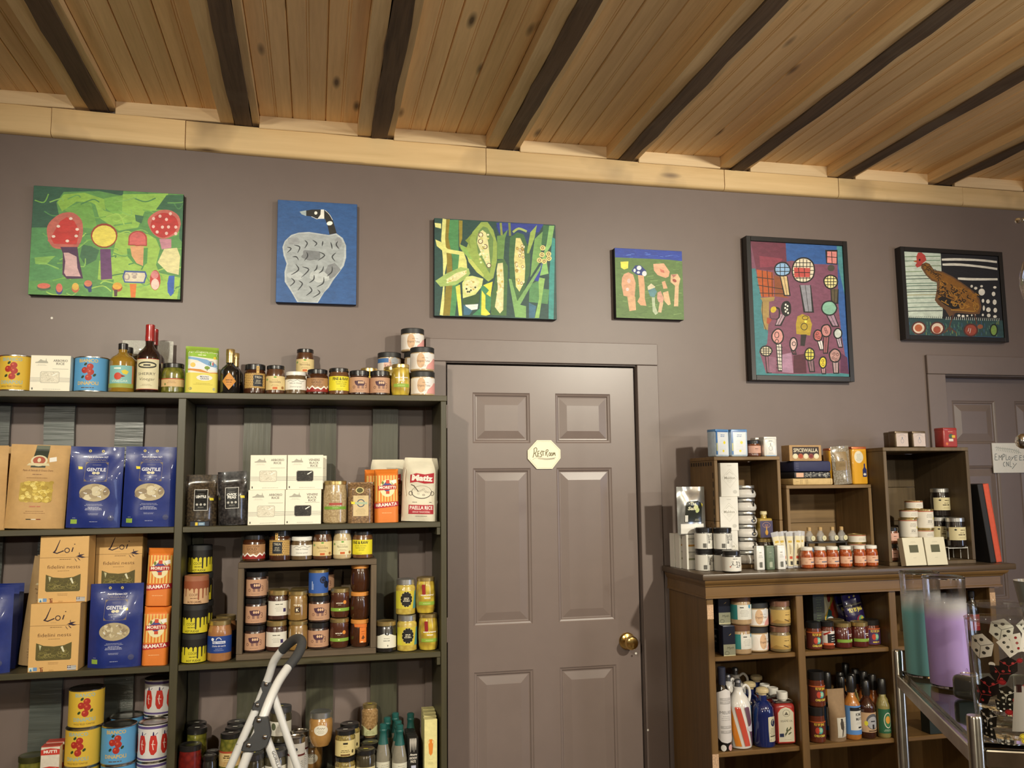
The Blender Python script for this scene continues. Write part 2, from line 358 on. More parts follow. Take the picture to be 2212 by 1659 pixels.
# ---- plate beam that carries the joists, butted from five lengths
BW = wood('beam_pine', (.84, .60, .30), (.66, .44, .19), 'X', .5, .55, .8, knots=(.12, .06, .025), bump=.12, stain=(.36, .245, .12), rnd=.1)
tb = struct('trim_1'); bx = [-4.2, -2.2, -1.435, -.98, .152, 1.18, 1.72, 2.35, 3.4, 5.4]
def bz(x):
    P = [(-4.2, 2.835, 2.932), (-1.6, 2.83, 2.932), (-.8, 2.812, 2.915), (.15, 2.798, 2.9), (1.2, 2.798, 2.884), (2.65, 2.804, 2.885), (5.4, 2.804, 2.888)]
    for (a, b, c), (a2, b2, c2) in zip(P, P[1:]):
        if x <= a2: t = (x - a) / (a2 - a); return b + (b2 - b) * t, c + (c2 - c) * t
for i in range(len(bx) - 1):
    bm = bmesh.new(); n = 8; rings = []; R = random.Random(i); f = -.027 - R.uniform(0, .004)
    for q in range(n + 1):
        x = bx[i] + .0012 + (bx[i + 1] - bx[i] - .0024) * q / n; a, b = bz(x); r = .007 + R.uniform(0, .004)
        rings.append([bm.verts.new(p) for p in ((x, -.001, b), (x, f, b), (x, f, a + r * 1.6), (x, f + r * .35, a + r * .5), (x, f + r, a), (x, -.001, a))])
    for a, b in zip(rings, rings[1:]):
        for k in range(6): bm.faces.new((a[k], a[(k + 1) % 6], b[(k + 1) % 6], b[k]))
    bm.faces.new(rings[0][::-1]); bm.faces.new(rings[-1]); ob('beam_board', from_bm('beam_board', bm, BW, True, 40), tb)

# ---- six panel doors, casings and hardware
def ring_panel(w, h, mat):
    prof = [(0, 0), (.004, .003), (.010, .0045), (.0135, .009), (.0175, .0095), (.048, .0035), (.0505, .0035)]
    bm = bmesh.new(); R = []
    for o_, d in prof: R.append([bm.verts.new(p) for p in ((o_, d, o_), (w - o_, d, o_), (w - o_, d, h - o_), (o_, d, h - o_))])
    for a, b in zip(R, R[1:]):
        for k in range(4): bm.faces.new((a[k], a[(k + 1) % 4], b[(k + 1) % 4], b[k]))
    bm.faces.new(R[-1]); return from_bm('panel', bm, mat, False)
BRASS = plain('polished_brass', (.80, .56, .20), .16, 1, var=.05)
DW = .762; PXS = [(.099, .328), (.432, .661)]; PZS = [(.21, .868), (1.037, 1.631), (1.728, 1.925)]
def door(name, x0, Y, label, knob):
    d = struct(name, None, label, (x0, Y, 0)); bm = bmesh.new()
    xs = [0, PXS[0][0], PXS[0][1], PXS[1][0], PXS[1][1], DW]; zs = [.012, PZS[0][0], PZS[0][1], PZS[1][0], PZS[1][1], PZS[2][0], PZS[2][1], 2.032]
    V = {(i, j): bm.verts.new((x, 0, z)) for i, x in enumerate(xs) for j, z in enumerate(zs)}
    for i in range(5):
        for j in range(7):
            if not (i in (1, 3) and j in (1, 3, 5)): bm.faces.new((V[i, j], V[i + 1, j], V[i + 1, j + 1], V[i, j + 1]))
    e = bmesh.ops.extrude_face_region(bm, geom=bm.faces[:]); bmesh.ops.translate(bm, verts=[v for v in e['geom'] if isinstance(v, bmesh.types.BMVert)], vec=(0, .035, 0))
    ob('slab', from_bm('slab', bm, DOORP, False), d)
    for x0_, x1_ in PXS:
        for z0, z1 in PZS: ob('panel', ring_panel(x1_ - x0_, z1 - z0, DOORP), d, (x0_, 0, z0))
    if knob:
        k = ob('knob', lathe('knob', [(.0, 0), (.033, 0), (.033, .003), (.028, .010), (.014, .014), (.0115, .026), (.014, .033), (.022, .038), (.0265, .046), (.0265, .054), (.022, .061), (.012, .064), (0, .064)], BRASS, 32), d, (.707, 0, .955), (math.pi / 2, 0, 0))
        tag(k, 'polished brass door knob')
        ob('latch_plate', boxm('latch_plate', .755, .7625, .004, .03, .93, .99, BRASS, .0008), d)
    for z in (1.83, 1.03, .22): ob('hinge', lathe('hinge', [(.004, -.045), (.0045, -.04), (.0045, .04), (.004, .045)], DOORP, 10), d, (-.003, -.003, z))
    return d
d1 = door('door_1', 0, .012, 'brown six panel restroom door with brass knob', True)
d2 = door('door_2', D2L + .008, .09, 'dark brown six panel employees door behind the cabinet', False)
def casing(name, x0, x1, zt, wl, wr, hh, jd, label):
    t = struct(name, None, label)
    ob('casing_board', boxm('casing_board', x0 - wl, x0, -.013, 0, 0, zt, TRIMP, .002), t); ob('casing_board', boxm('casing_board', x1, x1 + wr, -.013, 0, 0, zt, TRIMP, .002), t)
    ob('head_board', boxm('head_board', x0 - wl, x1 + wr, -.015, 0, zt + .0008, zt + hh, TRIMP, .002), t)
    for a, b in ((x0 - .001, x0 + .002), (x1 - .002, x1 + .001)): ob('jamb', boxm('jamb', a, b, 0, jd, 0, zt, TRIMP, 0), t)
    ob('jamb', boxm('jamb', x0, x1, 0, jd, zt - .003, zt, TRIMP, 0), t)
    ob('gap_shade_sheet', boxm('gap_shade_sheet', x0, x1, jd, jd + .02, 0, zt, plain('gap_shade', (.02, .015, .013), .8), 0), t)  # near-black sheet behind the door, paints in the shade of its gaps
casing('trim_2', D1L, D1R, DT, .080, .090, .088, .05, 'flat mauve casing boards around the restroom door')
casing('trim_3', D2L, D2R, 2.03, .09, .09, .085, .13, 'flat mauve casing boards around the employees door')
for (px, py) in ((112, 687), (1371, 1410), (1397, 1575)):
    q = at(px, py, 0); ob('paint_chip', lathe('paint_chip', [(0, -.0005), (.0042, -.0003), (.0042, .0006), (0, .001)], plain('white_chip', (.8, .77, .7)), 8), bpy.data.objects['wall_back' if px < 200 else 'trim_2'], (q.x, -.0005 if px < 200 else -.0135, q.z), (math.pi / 2, 0, 0))

# ================================================================== GREEN SHELF UNIT (left of the restroom door)
GP = wood('olive_green_paint', (.062, .053, .025), (.031, .0275, .0135), 'X', .5, .45, 1.2, bump=.35, rnd=.06)
GPZ = wood('olive_green_paint_upright', (.058, .050, .024), (.029, .026, .013), 'Z', .5, .45, 1.2, bump=.35, rnd=.06)
GS = wood('grey_green_slat_paint', (.088, .10, .09), (.035, .041, .037), 'X', .8, .3, 1.3, bump=.9, rnd=.2)
GS2 = wood('olive_slat_paint', (.072, .070, .044), (.032, .031, .019), 'Z', .6, .38, 1.3, bump=.5, rnd=.2)
su = thing('shelf_unit', 'tall dark olive green wooden shelf unit left of the restroom door', 'shelf')
UL, UR, DV, SD = -2.02, -.042, -.928, -.25
Z1, Z2, Z3, Z4 = 1.884, 1.441, 1.0, .583
ob('top_board', boxm('top_board', UL, UR + .002, SD, -.004, Z1 - .02, Z1, GP, .0015), su)
ob('side_board', boxm('side_board', UR - .0205, UR, SD, -.004, 0, Z1 - .0203, GPZ, .0015), su); ob('side_board', boxm('side_board', UL, UL + .02, SD, -.004, 0, Z1 - .0203, GPZ, .0015), su)
ob('divider_board', boxm('divider_board', DV - .0125, DV + .0125, SD - .002, -.004, 0, Z1 - .0203, GPZ, .0015), su)
for z in (Z2, Z3, Z4, .13):
    ob('shelf_board', boxm('shelf_board', UL + .0203, DV - .0128, SD + .001, -.004, z - .019, z, GP, .0015), su)
    ob('shelf_board', boxm('shelf_board', DV + .0128, UR - .0208, SD + .003, -.004, z - .019, z, GP, .0015), su)
    ob('cleat', boxm('cleat', UR - .034, UR - .0208, SD + .006, -.03, z - .045, z - .0195, GPZ, .001), su)
for x0, x1 in ((-1.615, -1.518), (-1.41, -1.313), (-1.181, -1.088), (-.942 + .03, -.876), (-.748, -.653), (-.514, -.419), (-.286, -.192), (-1.87, -1.77)):
    bm = bmesh.new(); R = random.Random(int(x0 * 999)); n = 44; rings = []
    for i in range(n + 1):
        z = .02 + (Z1 - .045) * i / n; j = R.uniform(-.0012, .0012); s = R.uniform(0, .0016)
        rings.append([bm.verts.new(p) for p in ((x0 + j, -.0035, z), (x0 + j, -.02 - s, z), (x1 + j * .6, -.02 - s, z), (x1 + j * .6, -.0035, z))])
    for a, b in zip(rings, rings[1:]):
        for k in range(4): bm.faces.new((a[k], a[(k + 1) % 4], b[(k + 1) % 4], b[k]))
    bm.faces.new(rings[0][::-1]); bm.faces.new(rings[-1]); ob('back_slat', from_bm('back_slat', bm, GS if x0 < -.95 else GS2, True, 8), su)

# ================================================================== BROWN BOOKCASE (right of the restroom door)
CB = wood('bookcase_wood', (.20, .112, .040), (.105, .058, .019), 'X', .5, .34, .9, bump=.12, rnd=.05)
CBZ = wood('bookcase_wood_upright', (.185, .104, .036), (.095, .052, .017), 'Z', .5, .36, .9, bump=.12, rnd=.05)
CBT = wood('bookcase_top_wood', (.10, .066, .039), (.06, .04, .024), 'X', .6, .33, .9, bump=.12)
bc = thing('bookcase', 'brown wooden open bookcase with moulded top right of the restroom door', 'bookcase')
BL, BR, BF, BT = .872, 2.07, -.37, 1.245
ob('side_panel', boxm('side_panel', BL, BL + .022, BF + .018, -.03, 0, BT - .025, CBZ, .001), bc); ob('side_panel', boxm('side_panel', BR - .022, BR, BF + .018, -.03, 0, BT - .025, CBZ, .001), bc)
ob('back_panel', boxm('back_panel', BL + .0225, BR - .0225, -.042, -.031, .05, BT - .025, CBZ, 0), bc)
ob('top_board', boxm('top_board', BL - .028, BR + .075, BF - .035, -.028, BT - .022, BT, CBT, .004, 2), bc)
def moulding(n, prof, x0, x1, y, z, back=-.03):
    """profile (out, down) run along the front and mitred round both ends"""
    bm = bmesh.new(); R = []
    for o_, d in prof: R.append([bm.verts.new(p) for p in ((x0 - o_ * .5, back, z - d), (x0 - o_ * .5, y - o_, z - d), (x1 + o_, y - o_, z - d), (x1 + o_, back, z - d))])
    for a, b in zip(R, R[1:]):
        for k in range(3): bm.faces.new((a[k], a[k + 1], b[k + 1], b[k]))
    return from_bm(n, bm, CB, True, 30)
ob('crown_moulding', moulding('crown_moulding', [(0, .0), (.026, .0005), (.026, .004), (.022, .012), (.012, .019), (.010, .024), (.004, .0255), (.004, .058), (.008, .060), (.008, .066), (0, .067), (-.002, .02)], BL - .004, BR + .02, BF - .002, BT - .0222), bc)
SDW = [(BL, BL + .024), (1.222, 1.25), (1.606, 1.634), (BR - .024, BR)]
for a, b in SDW: ob('stile', boxm('stile', a - .0008, b + .0008, BF, BF + .0178, 0, BT - .0225, CBZ, .002), bc)
for a, b in SDW[1:3]: ob('partition', boxm('partition', a + .004, b - .004, BF + .0182, -.0425, .05, BT - .0225, CBZ, 0), bc)
BZ = (.950, .622, .30, .06)
for (a, b), (c, d) in zip(SDW, SDW[1:]):
    for z in BZ: ob('shelf_board', boxm('shelf_board', b - .0035 if a == BL else b - .0035, c + .0035, BF + .0185, -.0428, z - .017, z, CB, .003), bc)
for x, z in ((BL + .012, 1.115), (BL + .012, .605), (BR - .012, 1.115)):
    ob('worn_patch', boxm('worn_patch', x - .012, x + .012, BF - .0006, BF, z - .03, z + .02, plain('bare_wood_chip', (.55, .36, .22), .7, var=.4, sc=200), 0), bc)

# ---- three old wooden crates on the bookcase
CRX = wood('crate_wood', (.25, .155, .066), (.125, .073, .03), 'X', .7, .6, 1.2, bump=.3, stain=(.10, .062, .03), rnd=.14)
CRZ = wood('crate_wood_upright', (.24, .148, .062), (.12, .07, .028), 'Z', .7, .6, 1.2, bump=.3, stain=(.10, .062, .03), rnd=.14)
def crate(name, label, x0, x1, yf, yb, z0, z1, t=.012, group='wooden crates used as display boxes', backs=3, mats=(CRX, CRZ), split=0):
    c = thing(name, label, 'crate', ((x0 + x1) / 2, yf, z0), group=group); w = (x1 - x0) / 2; d = yb - yf; h = z1 - z0; mx, mz = mats
    ob('top_board', boxm('top_board', -w, w, 0, d, h - t, h, mx, .0015), c); ob('bottom_board', boxm('bottom_board', -w, w, 0, d, 0, t, mx, .0015), c)
    for s in (-1, 1):
        a, b = (-w, -w + t) if s < 0 else (w - t, w)
        if split: ob('side_board', boxm('side_board', a, b, 0, d, t + .0005, h * .42, mz, .0012), c); ob('side_board', boxm('side_board', a, b, 0, d, h * .42 + .001, h - t - .0005, mz, .0012), c)
        else: ob('side_board', boxm('side_board', a, b, 0, d, t + .0005, h - t - .0005, mz, .0012), c)
    for i in range(backs):
        a = t + .001 + (h - 2 * t - .002) * i / backs; b = t + .001 + (h - 2 * t - .002) * (i + 1) / backs - .0015
        ob('back_board', boxm('back_board', -w + t + .0005, w - t - .0005, d - .009, d, a, b, mx, .001), c)
    return c
YA = -.25
cA = crate('wooden_crate', 'upright wooden crate with stencilled side holding white salt boxes', .978, 1.252, YA, -.03, BT + .0003, 1.664, .013, split=1)
P = Print(); 
for i, (s, y, h) in enumerate((('BLA', 40, 26), ('BLUM', 5, 12))): P.text(s, -60 + y, 0, h, '2a1a0c', rot=-math.pi / 2, bold=.02)
for i in range(9): P.rect(92, -150 + i * 34, 99, -128 + i * 34, '20140a')
for i in range(9): P.rect(-100 + i * 22, 170, -88 + i * 22, 184, '20140a')
P.ring(70, -70, 9, 22, 2, '2a1a0c')
ob('stencil_print', P.build('stencil_print', lambda u, v, d: (-.137 - d - 2e-4, .11 - u, .215 + v), PAPER), cA)
cB = crate('wooden_crate', 'low wooden crate with books and a pouch on its top', 1.262, 1.628, -.27, -.03, BT + .0003, 1.553, .013, backs=2)
cC = crate('wooden_crate', 'tall dark wooden crate packed with cream tins and dark jars', 1.632, 2.013, -.35, -.03, BT + .0003, 1.694, .014, backs=3, mats=(wood('dark_crate_wood', (.13, .088, .043), (.06, .039, .02), 'Z', .6, .55, 1.1, bump=.3, stain=(.17, .12, .06)), wood('dark_crate_wood_x', (.125, .083, .041), (.06, .039, .02), 'Z', .6, .55, 1.1, bump=.3, rnd=.1)))
# ---- small crate standing on the green shelf
cr0, cr1 = at(509.5, 1428, SD + .03), at(812, 1415, SD + .03)
CX0, CX1, CZT, CYF = cr0.x, cr1.x, 1.3175, -.225
cD = crate('wooden_crate', 'rough brown wooden crate on green shelf with jars inside and on top', CX0, CX1, CYF, -.03, Z3 + .0003, CZT, .019, backs=2, mats=(wood('weathered_crate_wood', (.13, .092, .055), (.055, .038, .023), 'X', .8, .75, 1.3, bump=.5, stain=(.05, .036, .024), rnd=.12), wood('weathered_crate_wood_upright', (.125, .088, .052), (.05, .036, .022), 'Z', .8, .75, 1.3, bump=.5, stain=(.05, .036, .024), rnd=.12)))

# ================================================================== PAINTINGS AND SIGNS
BLKF = plain('black_frame_lacquer', (.012, .011, .011), .3, var=.1)
class Art(Print):
    """painted shapes measured on a canvas: o = corner and k = scale of the measured picture"""
    def __init__(self, o, k, Y): super().__init__(1); self.o = o; self.k = k; self.Y = Y; self.n = 0
    def m(self, x, y): q = at(self.o[0] + x / self.k, self.o[1] + y / self.k, self.Y); return (q.x, q.z)
    def p(self, c, *xy): return self.poly([self.m(xy[i], xy[i + 1]) for i in range(0, len(xy), 2)], c)
    def s(self, c, w, *xy):
        sc = .0017 / self.k; P = [self.m(xy[i], xy[i + 1]) for i in range(0, len(xy), 2)]
        if len(P) > 2: P = [(v.x, v.y) for v in catmull([Vector((a, b, 0)) for a, b in P], 4)]
        return self.line(P, [q * sc for q in w] if isinstance(w, list) else w * sc, c)
    def o_(self, c, x, y, rx, ry, a=0):
        P = [self.m(x + rx * math.cos(t) * math.cos(a) - ry * math.sin(t) * math.sin(a), y + rx * math.cos(t) * math.sin(a) + ry * math.sin(t) * math.cos(a)) for t in (2 * math.pi * i / 18 for i in range(18))]
        return self.poly(P, c)
    def r_(self, c, w, x, y, rx, ry): return self.s(c, w, *[q for i in range(10) for q in (x + rx * math.cos(i * .7), y + ry * math.sin(i * .7))])
    def blob(self, c, x, y, rx, ry, n=11, j=.18, seed=0):
        R = random.Random(seed + int(x + y)); P = []
        for i in range(n): a = 2 * math.pi * i / n; q = 1 + R.uniform(-j, j); P.append(Vector((x + rx * q * math.cos(a), y + ry * q * math.sin(a), 0)))
        P = catmull(P + [P[0]], 3)[:-1]; return self.poly([self.m(v.x, v.y) for v in P], c)
def painting(label, x0, x1, z0, z1, art, edge, frame=0, depth=.03, tilt=0):
    t = thing('painting', label, 'painting', ((x0 + x1) / 2, 0, (z0 + z1) / 2), (0, tilt, 0), 'small paintings hung above the shelves'); w, h = (x1 - x0) / 2, (z1 - z0) / 2
    f = frame; ob('canvas', boxm('canvas', -w + f, w - f, -depth + (.006 if f else 0), -.002, -h + f, h - f, plain('canvas_edge_' + edge, edge, .6), .002), t)
    cx, cz = (x0 + x1) / 2, (z0 + z1) / 2
    # keep the brush work inside the canvas
    lo = (-w + f + .001, -h + f + .001); hi = (w - f - .001, h - f - .001)
    def mp(u, v, d): return (min(max(u - cx, lo[0]), hi[0]), -depth + (.006 if f else 0) - d - 1e-4, min(max(v - cz, lo[1]), hi[1]))
    ob('painted_surface', art.build('painted_surface', mp, PAINT, None, 1.2e-5), t)
    if f:
        for n, a in (('frame_side', (-w, -w + f, -h, h)), ('frame_side', (w - f, w, -h, h)), ('frame_rail', (-w + f, w - f, -h, -h + f)), ('frame_rail', (-w + f, w - f, h - f, h))):
            ob(n, boxm(n, a[0], a[1], -depth, -.001, a[2], a[3], BLKF, .0012), t)
    return t
# -- 1 red and yellow mushrooms on green
A = Art((40, 380), 5.721, -.03)
A.p('5f9a52', 100, 80, 2100, 80, 2100, 1560, 100, 1560); A.p('2f5c48', 150, 100, 1300, 140, 1290, 250, 1000, 190, 560, 200, 470, 330, 500, 480, 430, 640, 150, 640)
A.p('8fbf4e', 480, 330, 560, 230, 820, 210, 1060, 290, 1080, 430, 900, 330, 720, 320, 540, 440); A.p('74ad50', 560, 420, 760, 330, 900, 340, 980, 660, 800, 640, 700, 500)
A.p('95c655', 1290, 230, 1850, 220, 1840, 420, 1560, 440, 1480, 640, 1240, 680, 1000, 520, 940, 320, 1060, 430, 1200, 470); A.p('7db751', 1060, 280, 1290, 240, 1280, 470, 1180, 480, 1080, 400)
A.p('386c4b', 1830, 240, 2060, 240, 2060, 820, 1990, 780, 1980, 520, 1850, 420, 1700, 420); A.p('55935a', 160, 640, 420, 640, 380, 880, 540, 920, 540, 1280, 140, 1300)
A.p('9fc956', 1230, 700, 1600, 720, 1700, 780, 1750, 900, 1700, 1100, 1740, 1200, 2000, 1260, 1960, 1540, 1160, 1520, 1180, 1280, 1060, 1300, 980, 1280, 1000, 1050, 1160, 1000)
A.p('40704f', 790, 850, 900, 870, 1000, 920, 960, 1040, 830, 1110, 760, 1000); A.p('3f7350', 1440, 480, 1550, 500, 1520, 590, 1450, 560); A.p('84b658', 200, 1010, 460, 990, 340, 1100, 210, 1090)
for i in range(60):
    R = random.Random(i); x, y = R.uniform(180, 2000), R.uniform(150, 1500); A.s(('a6d060', '7ab552', '4c8751', '8cc060', '6aa658')[i % 5], 14, x, y, x + R.uniform(60, 200), y + R.uniform(-70, 70), x + R.uniform(150, 300), y + R.uniform(-100, 100))
A.blob('c4685c', 580, 690, 225, 240, seed=1, j=.08); A.p('c4685c', 360, 800, 420, 860, 740, 880, 780, 700, 700, 500, 560, 460, 440, 620); A.p('c93430', 400, 770, 440, 840, 720, 850, 755, 680, 690, 560, 600, 510, 520, 560, 450, 680)
for x, y in ((648, 530), (495, 625), (727, 662), (435, 750), (605, 806), (715, 745)): A.o_('f0dcd0', x, y, 22, 17)
A.p('4e2a50', 520, 880, 730, 880, 745, 1010, 800, 1270, 600, 1275, 545, 1220, 550, 960); A.p('dab3b4', 560, 950, 620, 950, 720, 1000, 730, 1140, 770, 1245, 590, 1240, 565, 1200, 580, 1060)
A.o_('9c3a28', 1060, 740, 165, 152); A.o_('efe062', 1060, 745, 148, 132); A.p('6b3f72', 1010, 905, 1140, 905, 1160, 1275, 1020, 1285); A.o_('b3453c', 1475, 775, 116, 96); A.p('b3453c', 1360, 780, 1590, 780, 1590, 870, 1355, 860); A.o_('dc6a68', 1472, 775, 98, 80); A.p('dc6a68', 1375, 780, 1572, 780, 1575, 855, 1372, 848)
A.p('5a9a4c', 1340, 900, 1600, 890, 1590, 1080, 1530, 1125, 1420, 1080, 1350, 1000); A.p('e3a978', 1380, 870, 1550, 870, 1540, 1115, 1460, 1080, 1400, 990)
A.blob('cb6c60', 1805, 600, 205, 180, seed=3, j=.07); A.blob('c22f2c', 1800, 610, 172, 150, seed=5, j=.06)
for x, y in ((1750, 500), (1878, 470), (1830, 540), (1670, 530), (1668, 628), (1780, 635), (1855, 633), (1945, 635), (1715, 695), (1830, 712), (1945, 715)): A.o_('f0c9c0', x, y, 19, 20)
A.p('c78a9a', 1740, 780, 1890, 780, 1890, 890, 1770, 910); A.p('e6dfa4', 1800, 905, 1960, 890, 2000, 1000, 1980, 1225, 1840, 1190, 1720, 1070)
for (x, y, rx, ry, c1, c2) in ((315, 1360, 80, 34, 'd8705c', '4d6b4c'), (505, 1385, 40, 55, 'd8705c', '3a4a86'), (705, 1370, 42, 46, 'e2b850', 'c86a48'), (862, 1330, 48, 40, 'd98060', '2f3f70'), (1222, 1362, 58, 44, 'eeb440', 'b0502c')): A.o_(c2, x, y + 20, rx * 1.1, ry * 1.2); A.o_(c1, x, y, rx, ry)
A.p('2f4074', 850, 1375, 905, 1370, 905, 1435, 870, 1440); A.p('56333c', 1180, 1410, 1225, 1410, 1220, 1490, 1185, 1490); A.p('3b58a0', 1310, 1170, 1570, 1180, 1590, 1230, 1560, 1330, 1310, 1320, 1285, 1250); A.p('e6dcc2', 1325, 1190, 1560, 1200, 1570, 1240, 1545, 1312, 1320, 1305, 1302, 1250)
A.p('e07a2c', 1375, 1335, 1460, 1335, 1445, 1505, 1390, 1505); A.o_('c23b30', 1690, 1290, 66, 125); A.o_('dd8a8c', 1685, 1225, 46, 50); A.o_('efd0c4', 1690, 1340, 50, 68); A.p('2f5fb8', 1860, 1235, 1930, 1235, 1920, 1450, 1880, 1490, 1845, 1440, 1840, 1330); A.r_('b9aaa2', 14, 1340, 1250, 30, 36); A.r_('c2b4aa', 14, 1435, 1215, 30, 14); A.o_('b9aaa0', 1435, 1252, 28, 20)
painting('bright green painting of red and yellow mushrooms, leftmost on the wall', -1.48, -.978, 2.2435, 2.637, A, '0f2418', depth=.032)
# -- 2 goose on blue
A = Art((580, 410), 6.145, -.03)
A.p('2f5a94', 60, 80, 1250, 80, 1250, 1600, 60, 1600)
A.p('b9c0c2', 185, 760, 215, 680, 300, 600, 400, 568, 540, 560, 800, 600, 900, 578, 985, 640, 1030, 740, 1030, 900, 1000, 1010, 950, 1080, 860, 1200, 800, 1300, 740, 1360, 655, 1500, 380, 1490, 300, 1350, 215, 1220, 212, 1090, 240, 980, 200, 870)
A.p('a4abad', 205, 760, 230, 690, 310, 615, 400, 585, 540, 578, 800, 615, 900, 600, 970, 660, 1005, 745, 1005, 890, 975, 1000, 930, 1070, 840, 1190, 780, 1290, 640, 1490, 400, 1485, 320, 1350, 240, 1210, 235, 1090, 262, 980, 225, 870)
A.blob('7b7f82', 560, 870, 125, 75, seed=2); A.p('84888b', 750, 1090, 790, 1000, 880, 970, 960, 1060, 880, 1150, 820, 1180, 760, 1150); A.blob('979b9e', 330, 680, 80, 55); A.blob('989c9f', 930, 700, 50, 70); A.blob('bcc2c2', 680, 1150, 120, 80); A.blob('b6bcbd', 360, 1130, 100, 60)
A.p('211f1c', 500, 275, 575, 262, 700, 262, 790, 290, 850, 390, 905, 575, 810, 595, 785, 480, 750, 385, 650, 385, 585, 355, 500, 345); A.p('a3b1b4', 412, 290, 500, 272, 500, 348, 440, 325); A.p('f4f3ea', 695, 262, 738, 262, 740, 385, 650, 385, 690, 330); A.o_('f4f3ea', 812, 445, 40, 28, -.2); A.o_('f4f3ea', 628, 308, 21, 22); A.s('f4f3ea', 6, 750, 272, 810, 330, 850, 400); A.s('e8e8e0', 7, 570, 355, 620, 378, 650, 388)
for q in ((480, 670, 515, 710, 480, 775), (585, 668, 640, 710, 610, 750), (340, 732, 415, 760, 385, 840), (318, 890, 370, 890, 400, 935), (505, 825, 520, 880, 475, 940), (670, 822, 745, 870, 655, 940), (895, 835, 845, 890, 885, 950), (920, 682, 900, 730, 940, 788), (360, 985, 400, 1060, 300, 1130), (450, 1022, 535, 1060, 435, 1165), (648, 995, 635, 1050, 600, 1082), (732, 1012, 715, 1070, 668, 1108), (845, 1015, 840, 1090, 775, 1148), (605, 1130, 600, 1190, 540, 1235), (735, 1160, 725, 1240, 640, 1290), (300, 1170, 345, 1220, 285, 1280), (400, 1205, 450, 1250, 388, 1335), (540, 1280, 575, 1340, 500, 1405), (650, 1325, 680, 1370, 590, 1430), (245, 760, 300, 780, 250, 835), (722, 680, 718, 710, 712, 748), (825, 695, 838, 740, 845, 785)): A.s('33363a', [5, 9, 14, 16, 17, 16, 13, 9, 5], *q)
painting('blue painting of a grey goose with black neck', -.6455, -.3515, 2.247, 2.6385, A, '12305c', depth=.03)
# -- 3 corn cobs
A = Art((920, 450), 6.38, -.03)
A.p('274a44', 100, 120, 1820, 120, 1820, 1560, 100, 1560); A.p('22406a', 1000, 180, 1620, 200, 1600, 260, 1500, 420, 1420, 500, 1180, 380, 1020, 380, 960, 250); A.p('2b3c96', 970, 200, 1620, 220, 1560, 330, 1440, 330, 1300, 300, 1150, 300, 1010, 340)
A.p('e0e08c', 230, 140, 280, 150, 300, 700, 260, 900, 250, 1480, 190, 1470, 240, 1050, 235, 700, 210, 430); A.p('8a7a26', 280, 150, 330, 150, 320, 380, 360, 700, 370, 1000, 330, 1480, 235, 1480, 280, 1000, 290, 700, 265, 420); A.p('4f8f56', 330, 160, 450, 160, 450, 520, 470, 900, 400, 1480, 330, 1480, 370, 1000, 365, 700, 310, 400); A.p('9a8a2e', 455, 165, 505, 170, 500, 420, 460, 540)
A.p('e2e394', 120, 200, 210, 210, 210, 280, 130, 260); A.p('dedf86', 130, 430, 200, 460, 300, 560, 520, 600, 560, 720, 570, 830, 440, 860, 460, 640, 260, 610, 150, 520)
A.p('98b054', 760, 190, 850, 190, 930, 300, 980, 480, 980, 720, 930, 960, 860, 1010, 800, 960, 720, 860, 480, 560, 460, 490, 560, 540, 640, 330); A.p('869c40', 640, 340, 600, 430, 620, 560, 580, 480, 540, 440, 560, 430); A.p('c3d06a', 560, 640, 640, 720, 800, 920, 790, 950, 700, 880, 590, 740)
A.p('6f8f50', 790, 250, 850, 270, 930, 420, 920, 660, 880, 900, 800, 760, 720, 620, 690, 430, 730, 310); A.p('e3dfa0', 780, 300, 830, 340, 860, 480, 880, 680, 890, 800, 840, 790, 770, 640, 705, 480, 720, 350)
for x, y in ((755, 365), (752, 455), (815, 528), (868, 788)): A.o_('5c3a2a', x, y, 34, 34); A.o_('efe8b8', x, y, 24, 25)
for i in range(24): R = random.Random(i); A.o_(('f1eec0', 'd6d27e', 'cfe0a0')[i % 3], R.uniform(730, 860), R.uniform(360, 760), 16, 14)
A.p('476f3b', 985, 720, 1080, 700, 1130, 800, 1110, 1480, 900, 1470, 890, 1250, 960, 950); A.p('ded8a0', 990, 760, 1060, 750, 1075, 1000, 1065, 1400, 1020, 1450, 950, 1360, 990, 1100, 975, 850)
A.p('3f6a3c', 1160, 400, 1260, 330, 1350, 360, 1440, 640, 1430, 900, 1330, 1200, 1260, 1300, 1160, 1000, 1145, 640); A.p('e4d98e', 1240, 410, 1300, 410, 1350, 520, 1370, 800, 1360, 1000, 1290, 1150, 1240, 1080, 1215, 700)
for i in range(60):
    R = random.Random(i + 50); x, y = (R.uniform(985, 1060), R.uniform(800, 1400)) if i % 2 else (R.uniform(1235, 1350), R.uniform(500, 1090)); A.o_(('f3ecb8', 'cdb65a', 'e8e0b4')[i % 3], x, y, 16, 18)
    if i % 4 == 0: A.r_('8a5a30', 7, x, y, 15, 18)
A.p('8fb85a', 470, 500, 560, 560, 640, 700, 600, 700, 500, 580); A.p('a3bd6a', 130, 1000, 280, 900, 480, 810, 590, 830, 610, 900, 560, 970, 400, 1060, 200, 1080); A.p('e2dba4', 280, 980, 420, 890, 560, 850, 560, 900, 420, 1000, 300, 1020); A.p('d8e08c', 500, 1030, 560, 940, 640, 930, 790, 970, 770, 1080, 680, 1190, 510, 1240); A.p('e4e0a4', 540, 1000, 680, 960, 740, 1010, 700, 1120, 560, 1190, 520, 1100)
for i in range(34): R = random.Random(i + 90); x, y = (R.uniform(290, 550), 0) if i % 2 else (R.uniform(545, 700), R.uniform(990, 1130)); y = y or 1010 - (x - 290) * .5 + R.uniform(-20, 20); A.o_(('f4f0c0', 'c8b060', 'e9e2b0')[i % 3], x, y, 15, 12)
